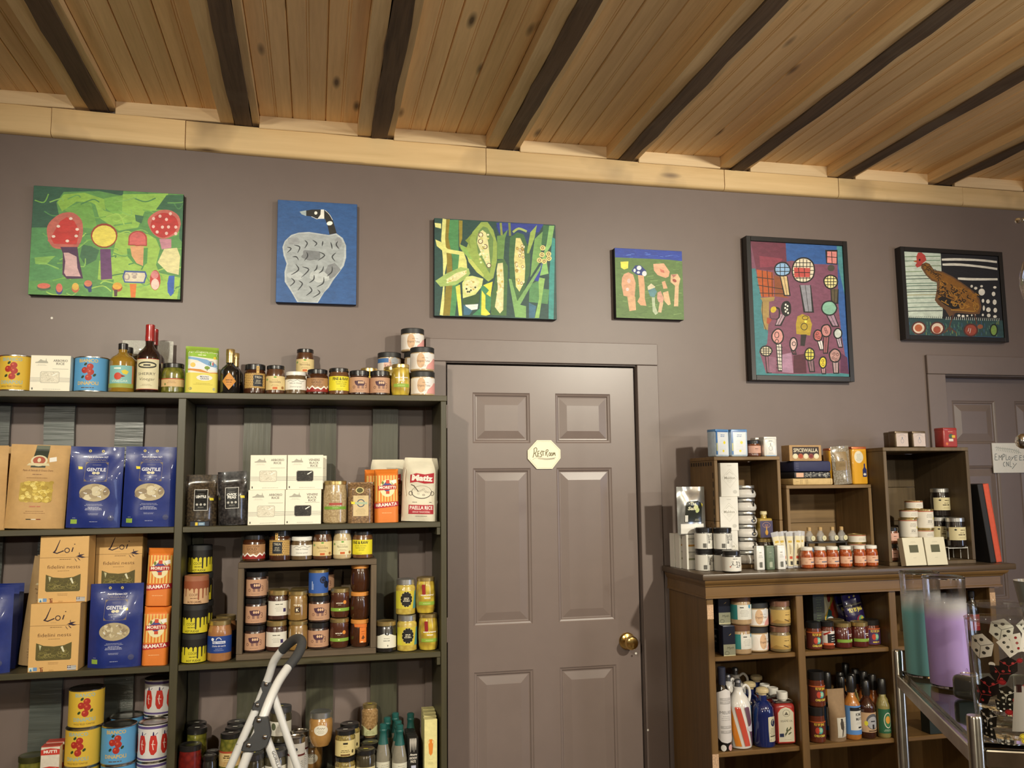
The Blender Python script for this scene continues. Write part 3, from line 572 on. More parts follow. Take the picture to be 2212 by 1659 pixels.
for x, y in ((575, 1150), (620, 1130), (680, 1090), (560, 1110), (600, 1150)): A.o_('3c4a2c', x, y, 13, 14)
A.p('33562c', 510, 1250, 700, 1180, 740, 1180, 730, 1300, 640, 1330, 510, 1320); A.p('dfe6e0', 540, 1330, 720, 1320, 710, 1390, 620, 1405, 560, 1380); A.p('3f8a5c', 760, 1080, 860, 1020, 900, 1200, 890, 1400, 830, 1480, 640, 1470, 740, 1380); A.p('e6e04a', 790, 1060, 920, 1010, 890, 1220, 830, 1180, 870, 1130, 840, 1100); A.p('e3df4c', 770, 1130, 820, 1200, 820, 1380, 890, 1460, 830, 1480, 760, 1470); A.p('e0df60', 410, 1080, 470, 1050, 500, 1480, 455, 1480)
A.p('6c944c', 980, 380, 1060, 370, 1130, 290, 1090, 420, 1070, 700, 985, 700); A.p('7aa85c', 1500, 420, 1620, 310, 1600, 520, 1560, 760, 1440, 950, 1470, 640); A.p('8cc070', 1700, 240, 1770, 240, 1730, 500, 1650, 640, 1690, 900, 1570, 930, 1600, 700, 1660, 500); A.p('3a6e46', 1620, 230, 1700, 240, 1650, 500, 1590, 500); A.p('3c9690', 1740, 400, 1780, 420, 1760, 1540, 1690, 1520, 1700, 900)
A.p('58915a', 1430, 1050, 1640, 960, 1620, 1110, 1700, 1120, 1680, 1320, 1420, 1290); A.p('94c068', 1550, 950, 1640, 970, 1610, 1160, 1560, 1510, 1500, 1510, 1560, 1240); A.p('2b3aa0', 1590, 760, 1610, 760, 1550, 1010, 1470, 980, 1540, 860); A.p('7fae66', 1140, 970, 1180, 980, 1260, 1280, 1440, 1000, 1600, 760, 1570, 860, 1440, 1080, 1300, 1330, 1380, 1350, 1380, 1510, 1230, 1500, 1200, 1320)
A.p('3d6f8a', 1420, 1300, 1520, 1350, 1500, 1510, 1420, 1510); A.p('3d6f8a', 520, 1330, 640, 1410, 600, 1470, 520, 1470)
for x, y in ((1610, 545), (1600, 640), (1565, 715), (1690, 630), (1695, 690), (1630, 730)): A.o_('e4d48a', x, y, 38, 36); A.r_('54401e', 8, x, y, 16, 16)
A.p('9ab455', 1440, 330, 1530, 230, 1500, 400, 1420, 620, 1390, 620); A.s('8f9a4a', 34, 1030, 200, 1045, 370); A.s('7d8a3c', 34, 1150, 200, 1160, 380); A.s('a9bc6a', 34, 1200, 330, 1280, 280, 1390, 320)
painting('green and yellow painting of corn cobs above the restroom door', -.056, .433, 2.2145, 2.602, A, '0e1e2c', depth=.03)
# -- 4 small pale mushrooms
A = Art((1310, 520), 8.733, -.03)
A.p('5f7f42', 100, 100, 1480, 100, 1480, 1560, 100, 1560); A.p('2340a4', 100, 100, 1480, 100, 1430, 390, 1180, 360, 860, 345, 160, 315)
for i in range(26): R = random.Random(i); x, y = R.uniform(180, 1350), R.uniform(170, 320); A.s(('5a82d8', '1b3390', '3f62c8')[i % 3], 9, x, y, x + R.uniform(40, 120), y + R.uniform(-12, 12))
for i in range(50): R = random.Random(i + 9); x, y = R.uniform(180, 1350), R.uniform(400, 1450); A.s(('6f9150', '54753a', '7c9c5a')[i % 3], 18, x, y, x + R.uniform(60, 160), y + R.uniform(-30, 30))
A.p('efe85a', 262, 400, 410, 392, 405, 520, 330, 545, 270, 510); A.p('1f357e', 470, 570, 540, 470, 640, 465, 740, 560, 760, 640, 700, 670, 560, 640); A.o_('dde4ea', 612, 515, 45, 42); A.o_('dde4ea', 528, 562, 22, 34); A.o_('e6eaee', 712, 622, 44, 50); A.o_('e6eaee', 600, 600, 30, 24)
A.p('dba682', 290, 700, 330, 630, 410, 598, 500, 640, 548, 800, 530, 1060, 450, 1070, 320, 1040, 280, 830); A.p('dcae84', 390, 1060, 540, 1060, 555, 1310, 430, 1330); A.o_('dcd0cc', 392, 920, 30, 32); A.o_('d9c0b8', 420, 760, 32, 44); A.p('dca980', 590, 650, 700, 660, 720, 850, 720, 1080, 750, 1230, 640, 1220, 580, 1150, 625, 1060, 610, 850)
A.p('e3ae8a', 880, 440, 1080, 430, 1190, 590, 1170, 680, 1110, 705, 960, 650, 890, 560); A.p('cc7460', 1000, 530, 1080, 560, 1090, 610, 1020, 590); A.p('e2bb92', 1210, 640, 1340, 630, 1390, 720, 1360, 860, 1350, 1240, 1270, 1240, 1290, 850, 1205, 780); A.o_('9c4a3c', 1280, 755, 42, 28, .5); A.p('b87868', 1225, 640, 1330, 640, 1260, 700)
A.p('d9cfae', 770, 870, 840, 808, 920, 870, 880, 920, 780, 930); A.p('5d8c94', 780, 935, 900, 890, 950, 960, 900, 1070, 820, 1050); A.p('b8c6a4', 850, 1070, 910, 1070, 915, 1230, 970, 1370, 920, 1400, 870, 1340); A.p('d3a08c', 960, 980, 1020, 950, 1080, 1090, 1060, 1170, 980, 1160, 950, 1080); A.p('d8b892', 1000, 1160, 1070, 1170, 1030, 1360, 970, 1350); A.p('dcab84', 1040, 780, 1100, 760, 1150, 900, 1070, 910); A.p('e0b98e', 1060, 980, 1160, 950, 1210, 1200, 1160, 1220, 1090, 1140)
painting('small square painting of pale mushrooms under a blue sky', .6795, .974, 2.23, 2.5195, A, '171a22', depth=.032)
# -- 5 plaid mushrooms, black frame
A = Art((1590, 490), 4.741, -.03); K = '14110f'
A.p('7d4a60', 80, 100, 1200, 100, 1200, 1600, 80, 1600); A.p('3f7f86', 140, 430, 190, 430, 250, 700, 320, 1080, 310, 1200, 230, 1280, 300, 1500, 200, 1540, 130, 1000); A.p('6b2f42', 140, 140, 520, 160, 510, 380, 400, 400, 370, 450, 200, 440); A.p('87384a', 230, 300, 470, 330, 420, 410, 240, 420); A.p('2f5c9e', 500, 170, 1080, 180, 1150, 1500, 1110, 1330, 1070, 1100, 1040, 800, 1030, 390, 800, 385, 560, 350, 510, 360); A.p('3f8388', 300, 1500, 560, 1510, 1150, 1500, 1180, 1580, 200, 1570); A.p('5a2a4a', 1060, 1290, 1130, 1340, 1150, 1510, 1060, 1500); A.p('4a8a90', 1020, 180, 1080, 190, 1110, 700, 1040, 420)
def shroom(c, x, y, rx, ry, st, sx, sy, w, grid=0, k=K, sc=None):
    A.p(k, sx[0] - w / 2 - 9, sx[1], sx[0] + w / 2 + 9, sx[1], sy[0] + w / 2 + 6, sy[1] + 12, sy[0] - w / 2 - 2, sy[1] + 12); A.p(st, sx[0] - w / 2, sx[1], sx[0] + w / 2, sx[1], sy[0] + w * .35, sy[1], sy[0] - w * .35, sy[1]); A.s(k, 6, *sx, *sy)
    A.blob(k, x, y, rx + 14, ry + 14, j=.05); A.blob(c, x, y, rx, ry, j=.05)
    for i in range(grid): t = (i + 1) / (grid + 1) * 2 - 1; e = math.sqrt(1 - t * t); A.s(k, 9, x + t * rx, y - ry * e, x + t * rx * .9, y + ry * e); A.s(k, 9, x - rx * e, y + t * ry, x + rx * e, y + t * ry)
A.p('b5541f', 205, 440, 370, 470, 380, 720, 250, 720, 215, 560); A.p('8c4c26', 380, 500, 470, 520, 480, 700, 540, 735, 390, 715)
for q in ((200, 520, 380, 540), (210, 600, 470, 640), (230, 680, 480, 690), (260, 450, 270, 720), (310, 450, 330, 720), (360, 470, 365, 715)): A.s('3a2414', 10, *q)
A.p('a5894e', 240, 730, 390, 720, 380, 760, 330, 770, 330, 900, 320, 1060, 280, 1050, 250, 850, 260, 760); A.s(K, 7, 262, 770, 265, 950, 300, 1060)
shroom('8fb6dc', 468, 440, 72, 62, 'd9bd88', (480, 510), (515, 700), 62, 2); shroom('e8dcc0', 680, 450, 108, 118, '8f8f98', (700, 600), (735, 870), 100, 5)
A.p('c4504a', 585, 420, 750, 425, 745, 520, 590, 520); [A.s(K, 9, *q) for q in ((630, 420, 640, 520), (690, 425, 695, 520), (588, 470, 748, 472))]
A.p(K, 905, 240, 1030, 240, 1030, 390, 915, 380); A.p('dd8a84', 925, 255, 1022, 258, 1020, 380, 925, 372); A.s(K, 9, 970, 258, 975, 380); A.s(K, 9, 925, 310, 1022, 318); A.o_('4a463c', 965, 425, 36, 34)
shroom('e6dc9c', 960, 565, 62, 62, '5a5038', (1000, 640), (1000, 780), 66, 3); shroom('86b8a0', 945, 835, 72, 66, 'a5879a', (955, 900), (1010, 1015), 70); shroom('191512', 505, 840, 40, 66, 'b79aa6', (470, 900), (420, 1005), 60, 0)
for x, y in ((500, 800), (520, 815), (495, 835), (515, 850), (500, 870), (525, 885)): A.o_('ece8dc', x, y, 9, 11)
A.blob(K, 390, 885, 52, 72); A.blob('7a4a5c', 385, 890, 42, 60); A.o_('c9b02c', 375, 850, 28, 34, .6); A.p('a84c34', 310, 930, 360, 950, 330, 1000, 305, 990)
A.p('b59a2c', 620, 920, 670, 895, 740, 920, 770, 1000, 750, 1115, 610, 1100, 605, 1000); A.r_(K, 8, 690, 1025, 32, 34); A.r_(K, 7, 700, 935, 30, 20); A.o_('ece05a', 705, 972, 14, 14); A.p('2a2220', 655, 1105, 715, 1105, 695, 1225, 650, 1220)
shroom('d99a94', 420, 1125, 52, 70, 'ddd6c8', (430, 1205), (445, 1470), 44); [A.s(K, 8, 405, y, 470, y + 6) for y in range(1230, 1480, 36)]; A.r_(K, 8, 410, 1110, 22, 30); A.r_(K, 8, 410, 1175, 18, 18)
shroom('d8b6b0', 580, 1205, 30, 58, '7a4a56', (575, 1260), (590, 1300), 34); A.r_(K, 8, 585, 1200, 18, 20); shroom('c46c66', 830, 1115, 38, 50, 'e0d8d4', (850, 1170), (870, 1255), 44); shroom('c98a86', 915, 1065, 44, 56, '9a5a60', (915, 1130), (905, 1290), 44); shroom('ccd4cc', 1035, 1095, 34, 44, 'b9a6b4', (1040, 1140), (1060, 1230), 40)
shroom('dcd0b0', 300, 1275, 52, 44, '8f5f70', (320, 1330), (330, 1490), 44, 3); A.p('a8809a', 465, 1310, 560, 1290, 580, 1500, 465, 1490); A.p('8d6076', 330, 1330, 400, 1340, 400, 1490, 330, 1495); A.p('51222e', 580, 1320, 700, 1300, 715, 1500, 580, 1500)
shroom('d8cf5c', 745, 1310, 44, 58, '8a6a72', (755, 1370), (770, 1480), 50, 2); shroom('e3cf3a', 880, 1390, 30, 50, 'b98a92', (885, 1450), (890, 1500), 36); shroom('b98f88', 1005, 1320, 50, 60, 'b59a9c', (1010, 1390), (1015, 1495), 52)
for x, y in ((825, 1095), (810, 1120), (840, 1135), (905, 1050), (920, 1080), (880, 1375), (882, 1412), (995, 1305), (1030, 1310), (985, 1345), (1015, 1365)): A.r_('4a1c20', 6, x, y, 11, 13)
painting('tall black framed painting of plaid mushrooms on purple', 1.261, 1.738, 1.986, 2.5985, A, '2a4a50', frame=.021, depth=.042)
# -- 6 brown hen, black frame
A = Art((1920, 510), 6.637, -.03)
A.p('c9d6c8', 180, 180, 780, 200, 760, 1200, 200, 1200); A.p('1b1b20', 730, 200, 1640, 240, 1660, 1250, 780, 1200); 
for y, c, e in ((295, '5c7a58', 730), (355, '6a8a70', 730), (432, '7c9470', 740), (510, '7c946a', 470), (570, '3f5a4a', 600), (615, '2f4c3e', 620), (680, '5a7a66', 680), (715, '4a6a5a', 680), (770, '3c5c48', 680), (800, '243c30', 680), (845, '9c9462', 680), (890, '5f7f6c', 680), (960, '7a9284', 700), (1020, '5a7668', 740), (1075, '1f2c28', 760)): A.s(c, 13, 215, y + 6, 420, y, e, y - 4)
for q in ((750, 340, 1000, 338, 1300, 350, 1540, 375), (760, 412, 1000, 412, 1300, 440, 1545, 475), (980, 612, 1200, 622, 1550, 622)): A.s('e9e6da', [34, 40, 44, 44, 44, 42, 40, 38], *q)
A.p('2c4a4c', 240, 1170, 1640, 1210, 1650, 1480, 250, 1480)
for i in range(120): R = random.Random(i); x, y = R.uniform(270, 1590), R.uniform(1210, 1420); A.s(('5c8068', '3a5a80', '7c8a44', '24443e', '487a6a')[i % 5], 12, x, y, x + 3, y + R.uniform(30, 60))
A.s('2c5078', 30, 270, 1425, 800, 1445, 1600, 1460)
for i in range(46): x = 260 + i * 29; A.s('141a18' if x < 800 else 'dfe4da', 9, x, 1190 + (x - 260) * .022, x + 6, 1145 + (x - 260) * .026)
for x, y, rx, ry in ((1178, 722, 18, 20), (1236, 750, 24, 20), (1320, 722, 20, 16), (1322, 805, 46, 50), (1510, 738, 24, 18), (1492, 832, 26, 32), (1340, 930, 18, 28), (1412, 940, 26, 30), (1507, 950, 28, 38), (1352, 1035, 16, 38), (1418, 1058, 32, 34), (1516, 1066, 26, 34), (1338, 1133, 15, 18), (1422, 1140, 26, 26), (1512, 1155, 26, 20), (870, 1128, 20, 20), (995, 1142, 22, 18), (1055, 1150, 22, 18), (1115, 1145, 16, 14), (1180, 1138, 10, 14), (1225, 1135, 12, 12)): A.o_('eae6da', x, y, rx, ry)
A.p('6b4a2c', 455, 410, 520, 380, 575, 400, 640, 490, 760, 510, 920, 590, 1080, 700, 1200, 790, 1290, 900, 1320, 1020, 1290, 1120, 1150, 1120, 960, 1100, 860, 1160, 800, 1060, 700, 990, 650, 920, 680, 760, 680, 670, 600, 640, 520, 560, 455, 460); A.p('8a5c20', 470, 420, 520, 395, 560, 410, 640, 510, 760, 530, 900, 600, 1060, 710, 1180, 800, 1270, 910, 1295, 1020, 1260, 1100, 900, 1060, 760, 960, 690, 900, 710, 760, 720, 660, 620, 620, 540, 550)
A.p('1c130a', 690, 900, 760, 860, 860, 900, 980, 950, 1010, 1040, 900, 1050, 780, 980)
for i in range(95):
    R = random.Random(i + 3); t = R.random(); x = 700 + t * 540; y = 600 + t * 230 + R.uniform(-20, 300 - 90 * t)
    if y > 1090: y = 1060
    A.s(('1c130a', 'b07c2c', '1c130a', 'a06c22')[i % 4], 15, x, y, x + R.uniform(-40, 50), y + R.uniform(10, 30), x + R.uniform(-10, 60), y + R.uniform(20, 60))
for i in range(16): R = random.Random(i + 200); t = i / 15; x, y = 480 + t * 220 + R.uniform(-25, 25), 440 + t * 150 + R.uniform(-35, 35); A.s('1f150b', 10, x, y, x + 40, y - 16, x + 60, y + 10)
for q in ((740, 930, 850, 990), (880, 1060, 1220, 1085), (1200, 990, 1230, 1080)): A.s('b08030', 16, *q)
A.r_('b08030', 14, 935, 980, 30, 26); A.r_('b08030', 14, 1255, 1010, 26, 40); A.r_('b08030', 14, 1040, 1000, 30, 44)
A.p('b8433c', 385, 300, 410, 240, 460, 235, 510, 280, 530, 350, 480, 390, 440, 440, 395, 455, 370, 420, 395, 380); A.p('a8582c', 340, 365, 400, 345, 395, 385); A.o_('2a0c0a', 432, 345, 13, 16)
for q in ((930, 1100, 880, 1230, 860, 1310), (860, 1310, 780, 1390), (860, 1310, 870, 1370), (860, 1310, 960, 1390), (1215, 1120, 1240, 1200, 1250, 1270)): A.s('5c3c30', 26, *q)
for x, y, c in ((420, 1320, 'b8623c'), (685, 1325, 'a8523a'), (1165, 1350, '9c4634')): A.o_('5a2c24', x, y, 105, 95); A.o_('e2cdb8' if c != '9c4634' else '9c4634', x, y, 82, 76); A.o_(c, x - 4, y + (0 if c == 'b8623c' else 20), 54, 52)
A.s('e8d8d0', 11, 1140, 1320, 1125, 1370); A.s('e8d8d0', 11, 1165, 1325, 1150, 1395); A.o_('0c1a14', 1495, 1350, 60, 92); A.o_('7d9c4a', 1495, 1350, 42, 72); A.o_('9a5a3a', 1300, 1300, 40, 32)
painting('black framed painting of a brown hen with eggs, rightmost on the wall', 2.001, 2.528, 2.1765, 2.59, A, '141414', frame=.02, depth=.04)

# -- octagonal restroom sign, hand lettered
q = at(1175, 982, .01)
s = thing('restroom_sign', 'cream octagonal hand lettered restroom sign on the brown door', 'sign', (q.x, .0115, q.z))
W2, H2, CT = .0665, .0565, .028
octo = [(-W2 + .036, -H2), (W2 - .034, -H2), (W2, -H2 + .042), (W2, H2 - .038), (W2 - .038, H2), (-W2 + .038, H2), (-W2, H2 - .04), (-W2, -H2 + .04)]
ob('board', prism('board', octo, -.006, 0, plain('cream_sign', 'efe8cc', .5, var=.03), .0006), s)
A = Art((1100, 920), 13.825, .005); ink_ = '6a6038'
for i in range(8): a, b = octo[i], octo[(i + 1) % 8]; A.line([(q.x + a[0] * .92, q.z + a[1] * .91), (q.x + b[0] * .92, q.z + b[1] * .91)], .0009, 'b9b294')
for c in ((740, 680, 745, 780, 720, 900, 705, 945), (735, 690, 790, 650, 825, 690, 800, 790, 740, 830), (770, 800, 800, 890, 820, 915, 850, 900), (855, 760, 850, 905), (855, 760, 905, 750), (850, 835, 895, 830), (850, 905, 895, 900), (975, 775, 930, 800, 945, 840, 970, 870, 960, 910, 905, 915), (950, 750, 1060, 765), (1005, 755, 1015, 890), (1105, 720, 1080, 890), (1105, 725, 1150, 710, 1160, 750, 1110, 800), (1110, 800, 1140, 900, 1160, 920), (1205, 790, 1185, 850, 1195, 890, 1225, 880, 1230, 820, 1205, 790), (1265, 800, 1245, 850, 1255, 890, 1285, 880, 1290, 820, 1265, 800), (1310, 890, 1320, 790), (1320, 790, 1340, 850), (1340, 850, 1360, 790), (1360, 790, 1375, 895)): A.s(ink_, 22, *c)
A.s('a8a388', 10, 695, 1015, 780, 960, 900, 955, 1100, 990, 1280, 980, 1390, 940)
for i in range(18): x = 860 + i * 28; y = 950 + 30 * math.sin(i / 6); A.s('a8a396', 9, x, y + 10, x + 26, y + 45 - i); A.s('a8a396', 9, x, y + 5, x + 30, y - 18)
ob('lettering', A.build('lettering', lambda u, v, d: (u - q.x, -.0062 - d, v - q.z), PAPER), s)
# -- employees only sign
q2 = at(2142, 957, .085); q3 = at(2230, 1021, .085)
s = thing('employees_only_sign', 'white rectangular hand lettered employees only sign on dark door', 'sign', ((q2.x + q3.x) / 2, .089, (q2.z + q3.z) / 2))
w2, h2 = (q3.x - q2.x) / 2, (q2.z - q3.z) / 2
ob('board', boxm('board', -w2, w2, -.005, 0, -h2, h2, plain('white_sign', 'e9e9e2', .4, var=.02), .0008), s)
A = Art((2100, 900), 10.366, .084); g_ = '5f6a6e'; c0 = ((q2.x + q3.x) / 2, (q2.z + q3.z) / 2)
for c in ((515, 835, 510, 970), (515, 835, 555, 835), (512, 900, 550, 900), (512, 970, 575, 970), (600, 975, 600, 865), (600, 865, 630, 920), (630, 920, 660, 860), (660, 860, 662, 970), (690, 840, 675, 980), (690, 840, 725, 850, 720, 890, 685, 905), (755, 850, 760, 970), (760, 970, 805, 965), (830, 890, 812, 930, 825, 965, 850, 945, 845, 900, 830, 890), (880, 900, 905, 940), (935, 890, 860, 990), (950, 880, 955, 975), (950, 880, 1010, 875), (952, 925, 1000, 920), (955, 975, 1010, 970), (1065, 870, 1060, 975), (1065, 870, 1115, 870), (1062, 920, 1105, 918), (1060, 975, 1115, 970), (1160, 870, 1140, 900, 1165, 930, 1150, 970, 1130, 970), (735, 1020, 700, 1040, 705, 1100, 740, 1115), (770, 1115, 765, 1010), (765, 1010, 815, 1110), (815, 1110, 810, 1010), (850, 1000, 845, 1120), (845, 1120, 890, 1125), (910, 1040, 940, 1085), (995, 1045, 895, 1170)): A.s(g_, 15, *c)
A.s('8a9890', 8, 510, 690, 700, 720, 900, 740, 1100, 820)
for i in range(13): x = 545 + i * 40; y = 700 + i * 6; A.s('8a9890', 10, x + 20, y + 10, x, y + 60); A.s('8a9890', 10, x + 20, y + 5, x, y - 35)
ob('lettering', A.build('lettering', lambda u, v, d: (u - c0[0], -.0052 - d, v - c0[1]), PAPER), s)

# ================================================================== GOODS: one builder per kind, then single things set out one by one
KIND = {}
BLACK = plain('black_lid', (.014, .013, .013), .28, coat=.4, var=.05); MATTE = plain('matte_black_lid', (.02, .02, .02), .5, var=.05)
GOLD = plain('gold_lid', (.62, .46, .19), .28, .85, var=.06); SILV = plain('silver_lid', (.62, .62, .6), .3, .9, var=.06); WHITE = plain('white_lid', (.78, .76, .7), .35, var=.04)
COPPER = plain('copper_lid', (.48, .25, .17), .3, .75, var=.06); ORANGEL = plain('orange_lid', (.62, .25, .05), .4, var=.06); BROWNL = plain('brown_lid', (.14, .062, .03), .45, var=.06)
STEEL = plain('tin_steel', (.6, .58, .53), .25, 1, var=.08); CLEAR = glass('clear_jar_glass', (.96, .97, .95)); CREAMW = plain('cream_card', 'ece6d2', .6, var=.02); KRAFT = plain('kraft_paper', 'c09a64', .7, var=.08, sc=40, bump=.15)
def kind(key, name, cat, parts, H, d, group=None): KIND[key] = dict(name=name, cat=cat, parts=parts, H=H, d=d, group=group)
ITEMS = []
def put(key, px, Y, z, label, rz=0, group=None, rx=0, ry=0, x=None, free=True):
    """stand one thing of a kind with its front at depth Y on a surface at height z; gives the height of its top"""
    k = KIND[key]; yc = Y + k['d']; X = xat(px, yc, z + k['H'] / 2) if x is None else x
    t = thing(k['name'], label, k['cat'], (X, yc, z + 2e-4), (rx, ry, rz), group or k['group'])
    Mr = t.rotation_euler.to_matrix(); lo = Vector((9, 9, 9)); hi = -lo
    for pn, me, subs in k['parts']:
        p = ob(pn, me, t)
        for sn, sm in subs: ob(sn, sm, p)
        for v in me.vertices:
            c = Mr @ v.co; lo = Vector(map(min, lo, c)); hi = Vector(map(max, hi, c))
    t.location.z -= lo.z   # the lowest point touches what carries it
    rd = 'lid' in [q[0] for q in k['parts']] and rx == ry == 0 and abs(hi.x - hi.y) < .004 and abs(lo.x + hi.x) < .002
    par = None
    for it in ITEMS:
        if abs(it['z1'] - (z + 2e-4)) < 6e-4 and abs(it['x'] - X) < .05 and abs(it['y'] - yc) < .05: par = it
    ITEMS.append(dict(o=t, x=X, y=yc, lo=lo.copy(), hi=hi.copy(), z0=z, z1=z + hi.z - lo.z + 2e-4, r=hi.x if rd else 0, par=par, free=free, fix=False))
    return z + (k['H'] if rx == ry == 0 else hi.z - lo.z) + 4e-4
def fixed(x0, x1, y0, y1, z0, z1, crate=None): ITEMS.append(dict(o=None, crate=crate, x=(x0 + x1) / 2, y=(y0 + y1) / 2, lo=Vector(((x0 - x1) / 2, (y0 - y1) / 2, 0)), hi=Vector(((x1 - x0) / 2, (y1 - y0) / 2, 0)), z0=z0, z1=z1, r=0, par=None, free=False, fix=True))
def settle(cells, n=140):
    """nudge neighbours apart by the few millimetres they need and keep each inside its own bay"""
    roots = {}
    for it in ITEMS:
        r = it
        while r['par']: r = r['par']
        it['root'] = id(r); roots.setdefault(id(r), []).append(it)
        it['cell'] = None
        if not it['fix']:
            zc = (it['z0'] + it['z1']) / 2
            c = [q for q in cells if q[0] - .06 <= it['x'] <= q[1] + .06 and q[2] - .03 <= it['y'] <= q[3] + .03 and q[4] - .01 <= it['z0'] + .004 and zc <= q[5]]
            if c: it['cell'] = min(c, key=lambda q: (q[1] - q[0]) * (q[5] - q[4]))
    def move(it, dx, dy):
        for q in roots[it['root']]: q['x'] += dx; q['y'] += dy
    mob = [it for it in ITEMS if it['free'] or it['fix']]; g = .0006
    for step in range(n):
        for i, a in enumerate(mob):
            for b in mob[i + 1:]:
                if a['root'] == b['root'] or a['z1'] < b['z0'] + .001 or b['z1'] < a['z0'] + .001 or (a['fix'] and b['fix']): continue
                if (a['fix'] and a['crate'] and b['cell'] in a['crate']) or (b['fix'] and b['crate'] and a['cell'] in b['crate']): continue
                dx, dy = b['x'] - a['x'], b['y'] - a['y']
                if abs(dx) > .25 or abs(dy) > .25: continue
                if a['r'] and b['r']:
                    dd = math.hypot(dx, dy) or 1e-6; pen = a['r'] + b['r'] + g - dd
                    if pen <= 0: continue
                    mx, my = dx / dd * pen, dy / dd * pen
                else:
                    ox = min(a['x'] + a['hi'].x - b['x'] - b['lo'].x, b['x'] + b['hi'].x - a['x'] - a['lo'].x) + g; oy = min(a['y'] + a['hi'].y - b['y'] - b['lo'].y, b['y'] + b['hi'].y - a['y'] - a['lo'].y) + g
                    if ox <= 0 or oy <= 0: continue
                    if ox < oy: mx, my = math.copysign(ox, dx or 1), 0
                    else: mx, my = 0, math.copysign(oy, dy or 1)
                wa, wb = (0, 1) if a['fix'] else (1, 0) if b['fix'] else (.5, .5)
                if not a['fix']: move(a, -mx * wa * .8, -my * wa * .8)
                if not b['fix']: move(b, mx * wb * .8, my * wb * .8)
        for a in mob:
            c = a['cell']
            if c:
                px_ = max(0, c[0] - a['x'] - a['lo'].x) - max(0, a['x'] + a['hi'].x - c[1]); py_ = max(0, c[2] - a['y'] - a['lo'].y) - max(0, a['y'] + a['hi'].y - c[3])
                if px_ or py_: move(a, px_, py_)
    for it in ITEMS:
        if it['o']: it['o'].location.x = it['x']; it['o'].location.y = it['y']
def lidm(r, z0, z1, mat, knurl=0):
    return lathe('lid', [(0, z0), (r * .96, z0), (r, z0 + .001), (r, z1 - .0025), (r - .002, z1 - .0004), (r - .006, z1), (r - .0085, z1 - .0012), (0, z1 - .0012)], mat, 28)
def jar(key, name, R, H, body, lid, lh=.016, lr=None, P=None, lz=None, shape='straight', group=None, glassy=False, extra=(), cat='jar', seg=28, pm=None):
    lr = lr or R * .97; hb = H - lh; n = lr - .002
    prof = {'straight': [(0, .003), (R * .8, 0), (R - .003, .001), (R, .004), (R, hb - .009), (R - .002, hb - .005), (n, hb - .001), (n, hb + .003), (0, hb + .003)],
            'shoulder': [(0, .003), (R * .8, 0), (R - .003, .001), (R, .005), (R, hb * .74), (R * .985, hb * .82), (R * .93, hb * .9), (n + .001, hb * .96), (n, hb), (n, hb + .003), (0, hb + .003)],
            'round': [(0, .003), (R * .7, 0), (R * .86, .003), (R * .96, hb * .16), (R, hb * .38), (R, hb * .6), (R * .95, hb * .78), (n + .002, hb * .93), (n, hb), (n, hb + .003), (0, hb + .003)],
            'taper': [(0, .003), (R * .78, 0), (R * .86, .003), (R * .95, hb * .4), (R, hb * .85), (R, hb * .94), (n, hb), (n, hb + .003), (0, hb + .003)],
            'tulip': [(0, .003), (R * .72, 0), (R * .76, .004), (R * .9, hb * .15), (R, hb * .35), (R, hb * .9), (n + .001, hb * .97), (n, hb), (0, hb + .002)]}[shape]
    parts = [('body', lathe('body', prof, body, seg), []), ('lid', lidm(lr, hb, H, lid), list(extra))]
    if P: parts.append(('label', P.wrap('label', R + .0002, lz if lz is not None else hb * .47, pm), []))
    kind(key, name, cat, parts, H, R, group)
def tin(key, name, R, H, P, group=None, top=STEEL, cat='tin', pm=None):
    b = lathe('body', [(0, .003), (R * .92, .003), (R - .001, 0), (R + .0012, .001), (R + .0012, .003), (R, .004), (R, H - .004), (R + .0012, H - .003), (R + .0012, H - .001), (R - .001, H), (R * .93, H - .003), (R * .9, H - .0045), (0, H - .0045)], top, 32)
    kind(key, name, cat, [('body', b, []), ('label', P.wrap('label', R + .0001, H / 2, pm), [])], H, R, group)
def carton(key, name, w, h, d, mat, P, group=None, cat='box', bev=.001, pm=None, extra=()):
    kind(key, name, cat, [('carton', boxm('carton', -w / 2, w / 2, -d / 2, d / 2, 0, h, mat, bev), []), ('front_print', P.flat('front_print', -d / 2 - 1e-4, pm, 0, h / 2), []), *extra], h, d / 2, group)
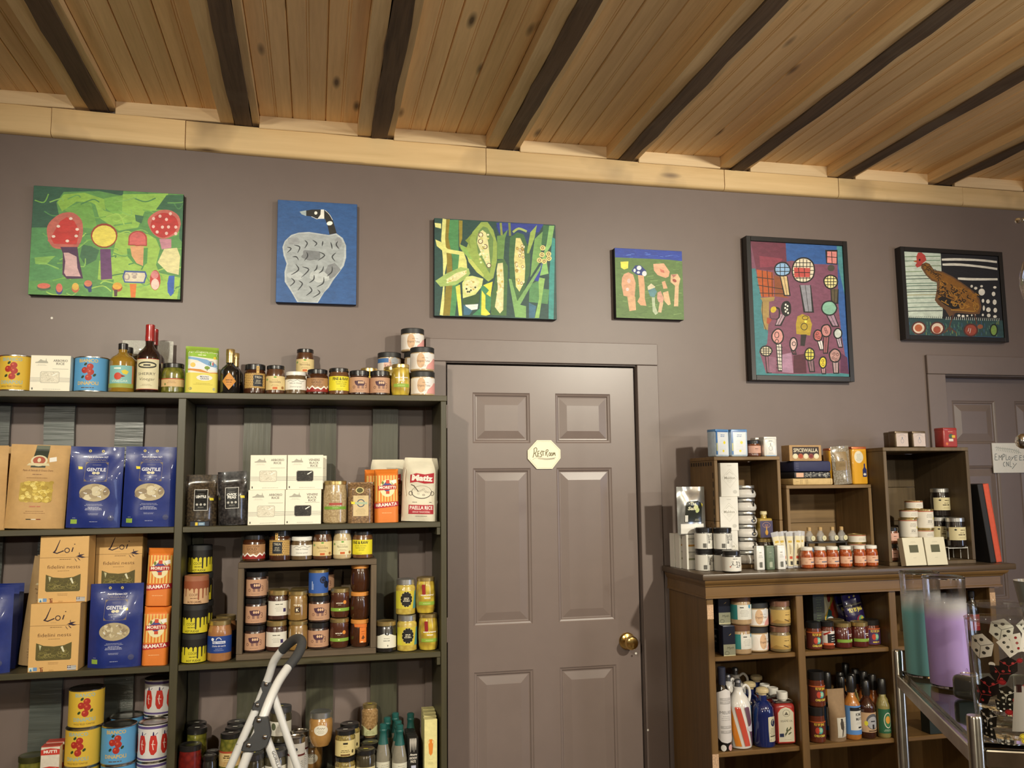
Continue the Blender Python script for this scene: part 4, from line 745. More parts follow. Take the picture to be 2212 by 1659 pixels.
def pouch(key, name, w, h, t, mat, P, pm=None, seal=.08, taper=.7, pw=2.6, wr=.002, group=None, cat='bag', extra=None, seed=1, bot=.8, squash=0):
    def th(k):
        a = t * (bot + (1 - bot) * min(1, k / .12))
        if k > taper: a = t + (.005 - t) * min(1, (k - taper) / max(1e-6, 1 - seal - taper)) ** 1.15
        return max(a, .004)
    def ww(k): return w * (1 - squash * max(0, (k - taper)) ** 2)
    def front(u, v, d=0, sg=-1):
        k = min(max(v / h, 0), 1); s = min(1, abs(2 * u / w)); q = th(k) / 2 * (1 - .93 * s ** pw)
        n = noise.noise(Vector((u * 14 + seed, v * 11, seed * 3.1))) * wr * 1.5
        return (u * ww(k) / w, sg * q + n * (1 - s ** 4) - d, v)
    nu, nv = 20, 26; bm = bmesh.new(); G = {}
    for j in range(nv + 1):
        for i in range(nu + 1):
            u = w * (i / nu - .5); v = h * j / nv; G[0, i, j] = bm.verts.new(front(u, v)); 
            G[1, i, j] = G[0, i, j] if i in (0, nu) else bm.verts.new(front(u, v, 0, 1))
    for j in range(nv):
        for i in range(nu):
            bm.faces.new((G[0, i, j], G[0, i + 1, j], G[0, i + 1, j + 1], G[0, i, j + 1])); bm.faces.new((G[1, i, j], G[1, i, j + 1], G[1, i + 1, j + 1], G[1, i + 1, j]))
    for j in (0, nv):
        for i in range(nu):
            q = [G[0, i, j], G[0, i + 1, j], G[1, i + 1, j], G[1, i, j]]; q = [x for n_, x in enumerate(q) if x not in q[:n_]]
            if len(q) > 2: bm.faces.new(q)
    body = from_bm('bag_body', bm, mat, True, 60)
    parts = [('bag_body', body, [])]
    if P: parts.append(('front_print', P.build('front_print', lambda u, v, d: front(u, v + h / 2, d + 5e-4), pm or FOILP, (.005, 1), 8e-5), []))
    if extra: parts += extra
    kind(key, name, cat, parts, h, t / 2, group)
def bottle(key, name, prof, body, cap, P=None, R=None, lz=0, group=None, capname='cap', pm=None, capmat=BLACK, extra=(), seg=24):
    H = cap[-1][1]
    parts = [('body', lathe('body', prof, body, seg), []), (capname, lathe(capname, cap, capmat, 20), [])]
    if P: parts.append(('label', P.wrap('label', R + .0002, lz, pm), []))
    kind(key, name, 'bottle', parts + list(extra), H, max(r for r, z in prof), group)
R_ = random.Random
W_, K_ = 'efeadb', '1a1512'

# --- jars of the left unit
def pig(P, s=1, x=0, y=0, c='4a2b3a'):
    B = [(-20, 4), (-17, 9), (-8, 11), (6, 11), (14, 8), (16, 0), (13, -7), (-10, -8), (-17, -3)]; P.poly([(x + a * s, y + b * s) for a, b in B], c)
    for cx in (-5, 2, 9): P.ell(x + cx * s, y + 4 * s, 3.1 * s, 4.6 * s, 'd8b28e')
    P.line([(x - 1.5 * s, y + 9 * s), (x - 1.5 * s, y - 3 * s)], 1 * s, c); P.line([(x + 5.5 * s, y + 9 * s), (x + 5.5 * s, y - 3 * s)], 1 * s, c)
    for lx in (-9, -5, 6, 10): P.line([(x + lx * s, y - 6 * s), (x + (lx + .6) * s, y - 17 * s)], 2 * s, c)
    P.ring(x + 20 * s, y + -2 * s, 3.4 * s, 4 * s, 1.6 * s, '5f3a30', a0=-2, a1=2.4); P.ring(x + 20 * s, y - 10 * s, 3.6 * s, 4.4 * s, 1.6 * s, '5f3a30', a0=-2.4, a1=2)
    P.ring(x - 23 * s, y - 12 * s, 3.5 * s, 4 * s, 1.4 * s, '5f3a30'); P.ell(x - 17 * s, y + 7 * s, 3.6 * s, 3 * s, c); return P
P = Print().rect(-52, -27, 52, 27, 'b98f72'); pig(P, 1, 2, 4); P.lines(0, -21, 40, '7a5a48', 1, 1.3)
P2 = P
jar('pig', 'spread_jar', .035, .088, plain('dark_spread', (.035, .016, .012), .3, coat=1), BLACK, .017, .0345, P, .036, group='pig label spread jars')
def tah(c1='d0ab86', c2='d99a94', txt='Organic Tahini', c3='dcdcdc', top=None):
    P = Print().rect(-62, -28, 62, 28, 'e6e0d8')
    P.ell(-10, 2, 15, 27, c1); P.ell(18, 16, 14, 16, c3); P.poly([(8, -28), (62, -28), (62, 10), (44, 12), (30, -2), (14, -14)], c2); P.ell(-40, -4, 12, 24, 'e0d6cc')
    if top: P.rect(-62, 12, -6, 28, top)
    P.text('SEED + MILL', 6, 10, 2.6, '4a3c34', w=24); P.text(txt, 0, -3, 7, '6a4a3c', w=47); P.lines(0, -14, 22, '9a7a6a', 3, .9, 3); return P
TB = plain('tahini_paste', (.5, .36, .2), .3, coat=1)
jar('tahini', 'tahini_jar', .043, .088, TB, MATTE, .02, .0435, tah(), .036, group='tahini jars with black lids')
jar('tahini2', 'tahini_jar', .043, .088, TB, MATTE, .02, .0435, tah('e2b9a8', 'dc8f86', 'Tahini', 'c9d2dc', '3f6ea8'), .036, group='tahini jars with black lids')
P = Print().rect(-50, -26, 50, 26, 'c9a25c')
for i in range(18):
    for j in range(9): P.ell(-48 + i * 5.6 + (j % 2) * 2.8, -24 + j * 6, 1.5, 2.1, '2a2016', 6)
P.rect(-14, -20, 20, 20, '23262c'); P.text('TREA', 3, 8, 8, 'd9d0b8', w=25); P.lines(3, 0, 24, 'b8b09a', 3, 2, 5); P.rect(-4, 26, 6, 50, 'c9a25c'); P.ell(1, 36, 1.5, 2, '2a2016', 6); P.ell(1, 44, 1.5, 2, '2a2016', 6)
HONEY = plain('dark_honey', (.05, .016, .006), .2, coat=1)
jar('trea', 'honey_jar', .036, .1035, HONEY, BLACK, .02, .0345, P, .045, group='honey jars with patterned gold labels')
def noc(bg, tx='5a3a1e', t='Nocciolata'):
    P = Print().rect(-46, -24, 46, 24, bg).ell(0, 20, 5, 2.6, '5c9a3c').text(t, 0, 0, 8, tx, w=38).lines(0, 9, 30, '8a7044', 1, 1.2).lines(0, -7, 32, '8a6a3c', 2, 1.1, 3.4).rect(-8, -22, 8, -14, 'c2622c').ell(28, -16, 6, 5, '9a6a34').ell(-32, 12, 5, 4, '7a9a5a'); return P
jar('noc', 'hazelnut_spread_jar', .032, .1005, plain('hazelnut_spread', (.09, .035, .014), .25, coat=1), BLACK, .014, .030, noc('d8c28a'), .038, 'shoulder', group='hazelnut spread jars')
jar('nocw', 'hazelnut_spread_jar', .031, .1015, plain('pale_nut_cream', (.52, .40, .22), .25, coat=1), SILV, .014, .029, noc('e0d8ae', '6a5a34', 'Nocciolata'), .04, 'shoulder', group='hazelnut spread jars')
P = Print().rect(-50, -18, 50, 18, 'e4e1d6').line([(-30, 10), (-18, 15), (-8, 10), (6, 16), (20, 9), (34, 13)], 1.2, '3c3c3c').text('Valle en Vivarais', 0, 2, 5, '2c2c2c', w=44, sh=.2).text('Chestnut spread', 0, -10, 4.5, '3a3a34', w=40, sh=.15)
jar('chest', 'chestnut_spread_jar', .0355, .080, plain('chestnut_spread', (.12, .075, .035), .25, coat=1), WHITE, .014, .0345, P, .034, group='chestnut spread jars')
P = Print().rect(-52, -26, 52, 22, 'a37a52').text('DARK HORSE', 0, 13, 5, '54361e', w=44).text('GOLD', -4, 3, 8, '5f4024', w=34, bold=.02).text('HONEY', 0, -6, 6, '5f4024', w=38)
zz = [(-52, -16), (-40, -6), (-30, -14), (-18, -4), (-8, -13), (2, -9), (12, -15), (24, -5), (34, -12), (44, -3), (52, -10), (52, -26), (-52, -26)]; P.poly(zz, 'ece6dc'); P.poly([(a, b - 5.5 if b > -26 else b) for a, b in zz], '8f2620')
jar('horse', 'honey_jar', .0375, .09, HONEY, BLACK, .016, .0345, P, .036, group='honey jars with mountain labels')
P = Print().rect(-52, -25, 52, 25, 'dfd22c').text('FINE & RAW', 0, 11, 10, K_, w=60, bold=.03).text('oat milk chocolate', 2, 3, 4.4, K_, w=42).text('hazelnut butter', 2, -4, 4.4, K_, w=36).text('spread', 6, -11, 4.4, K_, w=18).lines(-4, -21, 36, '5a5416', 1, 1)
jar('fine', 'chocolate_spread_jar', .035, .095, plain('choc_spread', (.13, .055, .02), .25, coat=1), BLACK, .014, .0345, P, .04, group='yellow label chocolate spread jars')
LEM = lumps('preserved_lemon', (.62, .46, .05), (.36, .24, .03), 45)
def lem(red): 
    P = Print(); 
    if red: P.poly([(-18, 44), (-6, 44), (-4, 10), (-16, 8)], '8c1a1a')
    P.text('natural preserved', 2, 6, 5.5, 'efe9d6', w=48, bold=.03).text('lemon', 2, -4, 6, 'efe9d6', w=22, bold=.03).rect(-30, -26, 34, -14, '8aa83c').lines(0, -21, 40, 'cfd8a0', 1, 1.2); return P
jar('lemon', 'preserved_lemon_jar', .0345, .124, LEM, GOLD, .014, .0315, lem(1), .056, 'round', group='preserved lemon jars')
jar('lemon0', 'preserved_lemon_jar', .0335, .114, LEM, GOLD, .014, .031, lem(0), .056, 'round', group='preserved lemon jars')
P = Print().rect(-46, -30, 46, 30, 'c8b63a').poly([(-46, -30), (-20, -30), (-30, 30), (-46, 30)], 'cfc83c').poly([(24, -30), (46, -30), (46, 30), (34, 30)], '4a8a8c').ell(0, 2, 21, 26, '171410', 24)
for i in range(12): a = i * math.pi / 6; P.ell(17 * math.cos(a), 2 + 21 * math.sin(a), 3.4, 3.8, '171410', 8); P.ell(19.5 * math.cos(a), 2 + 24.5 * math.sin(a), 1.5, 1.5, 'e8dc9c', 6)
P.lines(0, 5, 26, 'e8dfc2', 3, 2.2, 5)
jar('lemon2', 'lemon_mustard_jar', .034, .122, lumps('lemon_mustard', (.6, .47, .1), (.42, .3, .05), 60), SILV, .02, .0315, P, .052, group='lemon mustard jars with black flower labels')
def fudge(top, bg, tx, foot):
    P = Print().rect(-62, -33, 62, 20, bg)
    R = R_(3); pts = [(-62, 40)]
    x = -62
    while x < 62: d = R.uniform(2, 34); w = R.uniform(4, 7); pts += [(x, 14), (x + .6, 14 - d), (x + w * .5, 12 - d), (x + w - .6, 14 - d), (x + w, 14), (x + w + 5, 17)]; x += w + 9
    pts += [(62, 40)]; P.poly(pts, top); P.text('COOPS', -2, -8, 8, tx, w=30); P.lines(-2, -16, 36, tx, 1, 2); P.rect(-62, -33, 62, -21, bg); P.text(foot, 0, -30, 6.4, tx, w=46, bold=.02); return P
jar('fudge', 'hot_fudge_jar', .040, .093, plain('hot_fudge', (.02, .012, .008), .3, coat=.6), MATTE, .02, .0395, fudge('15110e', 'cfc22c', '2a2410', 'HOT FUDGE'), .036, group='yellow hot fudge jars')
jar('caramel', 'caramel_sauce_jar', .040, .093, plain('caramel_sauce', (.35, .15, .06), .3, coat=.6), plain('caramel_lid', (.33, .125, .06), .5), .02, .0395, fudge('8c4a2c', 'c9a47c', '5a3018', 'SALTED CARAMEL'), .036, group='yellow hot fudge jars')
P = Print().rect(-56, -27, 56, 27, '1c3c84').ring(0, 14, 8, 8, 2, 'd8d8e0', a0=0, a1=math.pi).rect(-20, 3, 22, 11, 'd6dae6').text('San Ignacio', 1, 5, 4.4, '1c3c84', w=38, bold=.03).text('Dulce de Leche', 1, -7, 6.4, 'e2e2ea', w=44, sh=.2).lines(1, -14, 34, 'aab4d0', 2, 1, 5).ell(-20, 17, 5, 5, 'dfe4ee')
jar('dulce', 'dulce_de_leche_jar', .0385, .132, plain('dulce_de_leche', (.34, .15, .055), .25, coat=1), GOLD, .016, .035, P, .056, 'shoulder', group='dulce de leche jars')
P = Print().rect(-46, -24, 46, 24, 'dcd8cc').lines(0, 12, 38, '6a675c', 1, 3).lines(0, 4, 30, '8a877c', 4, 1, 4.4, 3).rect(14, -12, 24, 0, '3a2c5c')
jar('pate', 'fruit_paste_jar', .0345, .1, plain('dark_jam', (.05, .018, .012), .25, coat=1), GOLD, .018, .034, P, .04, group='white label jam jars')
P = Print().lines(0, 10, 40, 'e8ddc0', 1, 2.4).rect(-9, -14, 9, 4, '3a2414').text('K', 0, -10, 10, 'efe4c8', bold=.03).lines(0, -19, 22, 'd8c8a0', 1, 1).line([(-28, 30), (-29, 10), (-30, -2)], 2.2, 'efe9dc')
jar('must', 'mustard_jar', .032, .098, plain('brown_mustard', (.25, .14, .035), .3, coat=1), GOLD, .014, .0315, P, .042, group='brown mustard jars')
P = Print().text('apricot jam', -2, 6, 4, 'efe6d4', w=24, bold=.03).lines(-2, 1, 16, 'd8cdb8', 1, 1).ell(16, 10, 6, 6.4, 'd98a34').rect(-40, -20, 40, -9, '7fa63c').ell(-2, -14, 3, 2.4, 'c9d89a')
jar('apri', 'apricot_jam_jar', .0325, .1, plain('dark_apricot', (.075, .022, .010), .25, coat=1), GOLD, .015, .032, P, .044, 'round', group='apricot jam jars')
jar('dhon', 'dark_honey_jar', .0335, .0925, HONEY, ORANGEL, .014, .031, None, None, 'round', group='dark jars with orange lids')
P = Print().rect(-2, -28, 22, 22, 'd8752a').poly([(-22, 34), (24, 34), (24, 22), (-20, 24)], 'd0702a').lines(10, 8, 18, '8a3c10', 1, 2).lines(10, 2, 16, 'a04c18', 2, .9, 2.4).poly([(4, -14), (10, -2), (16, -12), (10, -18)], '6a3a14').rect(2, -27, 10, -24, 'efd9b0')
jar('dhont', 'dark_honey_jar', .0335, .0925, HONEY, ORANGEL, .014, .031, P, .045, 'round', group='dark jars with orange lids')
P = Print().rect(-104, -34, 104, 34, '2f56a0').ell(16, 10, 12, 12, '10182a').ell(30, -6, 11, 12, '10182a').ring(16, 10, 7, 7, 1, '3a5cb0').rect(-24, -22, -21, 6, 'b9c6e4').rect(-19, -22, -17.6, -2, 'b9c6e4')
tin('btin', 'olive_tin', .033, .088, P, None, GOLD)
P = Print().poly([(-50, -26), (50, -26), (50, 10), (30, 14), (14, 20), (2, 16), (-12, 21), (-28, 15), (-50, 12)], 'dfdccc').lines(0, 5, 30, '6a6a60', 1, 1.6).lines(0, -3, 34, '7a7a70', 1, 2.6).ell(4, -18, 1.6, 3, '3a3a30')
jar('bgar', 'dark_preserve_jar', .035, .104, plain('black_preserve', (.012, .01, .009), .25, coat=1), GOLD, .016, .034, P, .042, 'straight', group='white label jam jars')
PICK = lumps('green_pickles', (.22, .20, .03), (.08, .09, .012), 60)
P = Print().rect(-48, -14, 48, 14, 'cfae7c').rect(-48, 11, 48, 14, 'a8442c').lines(0, 3, 34, '7a5c34', 2, 1.2, 5).ell(-22, -6, 3, 4, '6a7a3c')
jar('pick', 'pickle_jar', .0385, .103, PICK, BLACK, .016, .034, P, .036, 'shoulder', group='pickle jars')
GR = lumps('grain', (.52, .40, .22), (.34, .24, .12), 160)
P = Print().text('ORGANIC', 0, 14, 3.4, 'e8e0c8', w=26).rect(-22, 1, 24, 8, 'a8443a').rect(-44, -14, 44, -4, '6f9a34').lines(0, -9, 30, 'c9d89a', 1, 1.2)
jar('quin', 'grain_jar', .0415, .146, GR, GOLD, .014, .0385, P, .062, 'shoulder')

# --- shelf tins, boxes, bags
def tom(bg, t1, foot):
    P = Print().rect(-165, -54, 165, 54, bg); 
    for cx in (0, -110, 110):
        P.text('BIANCO', cx, 38, 11, t1, w=60, bold=.02); 
        for x, y in ((6, 24), (-10, 12), (8, 6), (2, -12)): P.ell(cx + x, y, 10.5, 10.5, 'a82c20', 14); P.ell(cx + x - 3, y + 3, 3.4, 3, 'cc5a3c', 8)
        for x, y in ((-16, -10), (20, -4), (-8, 32)): P.ell(cx + x, y, 6, 4, '2c4020', 8, .8)
        P.text('DINAPOLI', cx, -36, 11, t1, w=66, bold=.02); (P.text(foot, cx, -47, 5.4, '5a3a14', w=64) if foot else P.lines(cx, -47, 60, '5a3a14', 1, 2.6))
    return P
tin('ytom', 'tomato_tin', .052, .117, tom('d6b23c', '8fb0ae', 'WHOLE PEELED TOMATOES'), 'tomato tins')
tin('btom', 'tomato_tin', .052, .117, tom('5a9ccc', 'd8b450', ''), 'tomato tins')
P = Print().rect(-155, -56, 155, 56, 'd8d6d2').rect(-155, 44, 155, 52, '5a4a80').rect(-155, -52, 155, -46, '5a4a80')
for i in range(-4, 5):
    x = i * 36 + 6; P.poly([(x - 8, 24), (x + 8, 24), (x + 13, 0), (x + 11, -26), (x + 2, -36), (x - 6, -34), (x - 12, -20), (x - 12, 4)], 'c03024').poly([(x - 3, 24), (x + 3, 24), (x + 1, 36), (x - 2, 34)], '3a2c5c').line([(x, 10), (x - 2, -6), (x + 1, -20)], 2.4, 'e8d8cc').line([(x - 6, -2), (x + 6, -4)], 1.6, 'e8d8cc').line([(x + 6, 26), (x + 13, 32)], 1.6, '3a2c5c')
tin('ptin', 'peeled_tomato_tin', .048, .117, P, 'white peeled tomato tins')
def rice(t, dark):
    P = Print(); ln = '8f8c7e'
    P.poly([(-46, 36), (-38, 38), (-30, 46), (-24, 42), (-16, 41), (-14, 50), (-12, 41), (-8, 36), (-8, 33), (-46, 33)], 'aaa798'); P.lines(-27, 28, 34, 'b5b2a4', 2, 1, 3)
    for i, s in enumerate(t.split('|')): P.text(s, 29, 38 - i * 10, 7.4, '6f6c62', w=len(s) * 6.2, bold=.02)
    P.rect(6, 14, 54, 15, ln)
    for y in (-16, -20, -24, -28): P.rect(-60, y, 60, y + 1.1, '8c8a84')
    for a, c in ((0, 'b5b1a2'), (1.6, '2a2622' if dark else 'd8d2be')):
        P.poly([(-30 + a, -28 + a), (-26 + a, -32 + a), (24 - a, -32 + a), (28 - a, -28 + a), (28 - a, 2 - a), (24 - a, 6 - a), (-26 + a, 6 - a), (-30 + a, 2 - a)], c)
    R = R_(5)
    for i in range(70): P.ell(R.uniform(-26, 24), R.uniform(-28, 3), 2.4, .9, ('4a4640' if dark else 'efe9d8') if i % 2 else ('15120f' if dark else 'bdb7a2'), 6, R.uniform(0, 3))
    P.poly([(6, -6), (20, 2), (22, 0), (8, -9)], 'f4f0e4').rect(-54, -54, -50, -47, '5a584e').lines(6, -53, 80, 'a5a294', 1, 1.4); return P  # pale sliver is a glint on the window, painted into the print
carton('arb', 'rice_box', .119, .117, .06, CREAMW, rice('ARBORIO|RICE', 0), 'square white rice boxes'); carton('ven', 'rice_box', .119, .117, .06, CREAMW, rice('VENERE|BLACK|RICE', 1), 'square white rice boxes')
LOIM = plain('tan_carton', 'd6ab6a', .6, var=.03)
P = Print().rect(-73, 36, 73, 37, '6a4a2a')
P.line([(-14, 92), (-26, 60), (-32, 52)], [2, 4, 5], '2a1626').line([(-34, 54), (-22, 50), (-2, 58)], 3.4, '2a1626').ring(8, 59, 7, 7, 2.6, '2a1626').line([(26, 68), (22, 54)], 3.4, '2a1626').ell(30, 78, 2, 1.6, '2a1626').lines(-4, 44, 26, 'a5845a', 1, 1).lines(4, 30, 54, '6a4a2a', 1, 1.6)
for a, b, c, d in ((34, 38, 62, 46), (40, 38, 66, 36), (38, 36, 50, 26), (44, 44, 46, 52), (30, 34, 40, 22)): P.poly([(a, b), ((a + c) / 2 - 1, (b + d) / 2 + 3), (c, d), ((a + c) / 2 + 1, (b + d) / 2 - 3)], '2a1a30')
P.text('fidelini nests', 0, 2, 11, '6a4626', w=98).lines(0, -6, 54, '8a6a3c', 1, 1.4)
win = [(-52, -66), (-48, -70), (48, -70), (52, -66), (52, -16), (30, -25), (0, -28), (-30, -25), (-52, -16)]; P.poly(win, '5a5228'); R = R_(4)
for i in range(46):
    x, y, r = R.uniform(-38, 38), R.uniform(-60, -36), R.uniform(4, 9); a = R.uniform(0, 6); P.ring(x, y, r * 1.3, r * .8, .9, ('8a8040', '6f6630', 'a2955a', '4c4520')[i % 4], 10, a, a + 4)
P.poly([(20, -30), (26, -27), (32, -44), (28, -46)], 'd8d6b8').poly([(-44, -22), (-36, -25), (-40, -40)], 'c2be94').lines(0, -78, 46, '8a6436', 2, 1.1, 4)  # two pale slivers paint highlights onto the window film
P.rect(-70, -101, -58, -90, 'c9d8d0').rect(-57, -101, -46, -90, '6f94c0').poly([(-68, -102), (-64, -93), (-60, -102)], '4a7a9a').rect(-40, -93, -28, -91, '7a3a1e').rect(-36, -104, -33, -92, '7a3a1e').rect(-32, -104, -29, -96, '7a3a1e').lines(-4, -100, 20, 'a07840', 2, 1, 3)
P.rect(42, -102, 68, -88, 'e6e4da'); [P.rect(42, -102 + i * 3.1, 68, -100.6 + i * 3.1, '2c3458') for i in range(5)]; P.rect(42, -95, 52, -88, '2c3458'); P.rect(46.2, -95, 47.8, -88, 'e6e4da'); P.rect(42, -92.2, 52, -90.8, 'e6e4da')
carton('loi', 'pasta_nest_box', .146, .209, .072, LOIM, P, 'tan pasta nest boxes')
NAVY = plain('navy_plastic', '1f2f76', .36, coat=.3, var=.1, bump=.3)
def gent(sh):
    P = Print(); c = 'dfe0ea'; R = R_(sh)
    for x in (-22, 16): P.ell(x, 117, 4.6, 4.6, 'c8b87a', 12).ell(x, 117, 1.6, 1.6, '141c44', 8)
    P.text('Pasta di Gragnano I.G.P.', 2, 95, 5.6, c, w=62, sh=.15, bold=.03).text('ORGANIC', 2, 84, 8, '6f6a7c', w=60, bold=.02)
    fr = [(-32, 80), (36, 80), (36, 18), (-32, 18), (-32, 80)]; P.line(fr, 1.1, '8a8074'); [P.poly([(x, y), (x + sx * 9, y), (x, y + sy * 9)], '7a6c60') for x, y, sx, sy in ((-32, 80, 1, -1), (36, 80, -1, -1), (36, 18, -1, 1), (-32, 18, 1, 1))]
    P.lines(2, 72, 40, '7c7c98', 2, 1, 3).text('GENTILE', 2, 51, 10.5, c, w=58, bold=.025).ell(-4, 45, 6, 4.4, 'd6cfae').ell(8, 45, 6, 4.4, 'd6cfae').text('GRAGNANO', 2, 33, 5.2, 'aeb0c4', w=40).lines(2, 28, 18, '9a9cb4', 1, 1)
    P.ell(2, -18, 46, 29, 'b5a684', 28)
    for i in range(26 if sh > 1 else 12):
        a, q = R.uniform(0, 6.3), math.sqrt(R.random()); x, y = 2 + 38 * q * math.cos(a), -18 + 21 * q * math.sin(a); P.ell(x, y, 13 if sh == 1 else 8, 9 if sh == 1 else 3.4, ('c9bb98', 'a8987a', 'd6cbab', '94846a')[i % 4], 12, R.uniform(0, 3))
    for i in range(12): a, q = R.uniform(0, 6.3), math.sqrt(R.random()) * .9; x, y = 2 + 38 * q * math.cos(a), -18 + 22 * q * math.sin(a); P.poly([(x, y), (x + R.uniform(4, 9), y + R.uniform(-9, 9)), (x + R.uniform(1, 5), y + R.uniform(-4, 4))], 'f2f2f0')  # white highlights of the window film, drawn as print shapes
    P.ring(2, -18, 46, 29, .8, '2a3a78', 28).lines(2, -56, 70, 'b4b8d0', 2, 1.2, 4).lines(2, -66, 52, 'c6c9dc', 3, 1.6, 4).lines(2, -86, 46, 'a8acc8', 2, 1.1, 3.4).rect(-66, -118, -46, -104, '93b24c').lines(-56, -100, 14, 'b0b4c8', 1, 1).lines(4, -112, 36, 'a8acc8', 1, 1.6).ell(54, -100, 9, 9, '454a70', 14); return P
def yel(P, x, y): return P.poly([(x, y), (x + 13, y - 1), (x + 14, y - 9), (x + 2, y - 9)], 'e6d23c')
for i, (k, sh) in enumerate((('gent1', 1), ('gent2', 1), ('gent3', 2))): pouch(k, 'pasta_bag', .162, .262, .052, NAVY, yel(gent(sh), *((-54, 66), (-46, 66), (26, 56))[i]), seal=.1, taper=.6, pw=3, wr=.006, group='navy blue pasta bags', seed=i + 1)
def kraft():
    P = Print().poly([(-12, 132), (26, 132), (20, 60), (-22, 60)], '2c3426').poly([(-12, 132), (26, 132), (24, 120), (-14, 120)], '59604c'); P.ell(0, 82, 24, 18, 'd6ccA8').ell(0, 83, 18, 13, 'a5543c').ell(0, 84, 5, 7, 'd8c8a4').poly([(-34, 66), (32, 66), (28, 74), (-28, 74)], 'cfc29a').poly([(28, 92), (48, 96), (50, 82), (30, 78)], 'e4e2da')
    P.text('Pasta di Semola di Grano Duro', 0, 48, 6, '6a4024', w=86, sh=.2).lines(0, 37, 42, '7a5030', 1, 2).lines(0, 26, 90, '80582f', 1, 1.4)
    P.poly([(-46, 10), (-30, 15), (0, 17), (34, 15), (46, 10), (46, -44), (40, -50), (-42, -50), (-48, -44)], 'b59a44'); R = R_(9)
    for i in range(70): x, y = R.uniform(-42, 42), R.uniform(-46, 12); P.ell(x, y, 7.5, 6.2, ('d8bf5c', 'c4a845', 'e6d27a', 'b0933a')[i % 4], 10, R.uniform(0, 3)); P.ring(x, y, 4.5, 3.6, 1, 'a08434', 6, 0, 3)
    P.lines(0, -66, 48, 'b5704c', 1, 4).lines(0, -80, 78, '7a5228', 2, 1.3, 6).rect(-22, -106, -8, -103, '3a3424').rect(-6, -106, 6, -103, 'dcd6c4').rect(8, -106, 20, -103, '7a3a24'); return P
pouch('kraft', 'pasta_bag', .172, .268, .06, KRAFT, kraft(), PAPER, seal=.07, taper=.62, pw=3.2, wr=.005, group='brown kraft pasta bags', seed=4)
KR2 = plain('dull_kraft_paper', '9c8058', .7, var=.08, sc=40, bump=.15)
P = Print(); [P.ell(x, 158, 3.6, 3.6, 'd8c898', 10).ell(x, 158, 1.3, 1.3, '3a2c18', 6) for x in (-14, 16)]
P.ell(0, 96, 16, 11, 'c2b48a').ell(-4, 96, 9, 7, '8a4a38').rect(-2, 92, 14, 104, 'd8c040').poly([(-24, 82), (24, 82), (20, 88), (-20, 88)], 'bcae8a').text('Pasta di Semola', 0, 66, 5.6, '54391e', w=46, sh=.2).text('di grano duro', 0, 54, 5, '54391e', w=36, sh=.2).lines(0, 40, 34, '6a4c2a', 3, 1.2, 8)
P.poly([(-20, 4), (-8, 14), (12, 14), (20, 4), (18, -80), (-20, -80)], 'a8904a'); R = R_(2)
for i in range(26): x = R.uniform(-17, 16); P.line([(x, -78), (x + R.uniform(-3, 3), 8)], 1.1, ('c2aa60', '8f7838', 'd4c07a')[i % 3])
P.poly([(10, -10), (18, -4), (16, -40)], 'efe8cc').poly([(-18, -60), (-12, -30), (-16, -20)], 'efe8cc').ring(0, -94, 22, 6, 1, '8a6a44').lines(0, -112, 40, '5c4020', 5, 1.3, 9)  # cream triangles are painted glints on the long window
pouch('spag', 'pasta_bag', .088, .345, .038, KR2, P, PAPER, seal=.06, taper=.75, pw=3.2, wr=.002, group='brown kraft pasta bags', seed=6)
ORB = plain('orange_bag', 'd9782a', .5, var=.03, bump=.1)
P = Print()
for i in range(-4, 4): P.rect(i * 10 + 2, -20, i * 10 + 7, 70, 'e8c06a')
P.ell(2, 26, 26, 30, 'e6dcae', 24).poly([(-24, 30), (-10, 20), (0, 12), (12, 20), (28, 30), (14, 40), (0, 52), (-10, 40)], '4a4c84').rect(-3, 42, 9, 54, 'c84a30').rect(-3, 6, 9, 16, 'c84a30').ell(-14, 44, 4, 6, '6f7a34').ell(20, 44, 4, 6, '6f7a34').poly([(-30, 18), (34, 22), (34, 38), (-30, 34)], 'b02c28').text('MORETTI', 2, 24, 9, 'efe6d4', w=56, bold=.03)
P.poly([(-42, -44), (42, -36), (42, -20), (-42, -26)], 'b02430').text('BRAMATA', 0, -36, 11, 'efe8da', w=74, bold=.03, rot=.06).lines(0, -60, 52, 'efc48a', 1, 1.6)
P.poly([(14, 52), (32, 56), (34, 44), (20, 40)], 'e6e4da')
pouch('bram', 'polenta_bag', .083, .184, .05, ORB, P, PAPER, seal=.02, taper=.88, pw=9, wr=.0012, group='orange polenta bags', seed=3, bot=.98)
P = Print().rect(-48, -46, 48, 60, 'e2dfcf').poly([(-52, 44), (52, 36), (52, 62), (-52, 62)], '8fb838').poly([(-48, 14), (-10, 26), (20, 18), (48, 6), (48, -4), (0, 2), (-48, -2)], 'dfe4ea').poly([(-48, 34), (-20, 30), (10, 16), (48, 4), (48, 16), (10, 34), (-48, 42)], '7fa8d0').ell(-34, 14, 8, 8, 'e2c060').ell(12, 6, 9, 6, '7f9a3c').rect(11, -4, 13, 4, '6a5a34').poly([(-48, 2), (-10, 0), (20, -10), (48, -8), (48, -14), (0, -10), (-48, -4)], 'd08a3c').rect(-52, -78, 52, -12, 'dccf5c').ell(4, -28, 26, 10, 'e4e2d6').text('MOLINO', 4, -27, 5, '3c4a6a', w=28, bold=.02).text('GRASSI', 4, -34, 5, '3c4a6a', w=28, bold=.02)
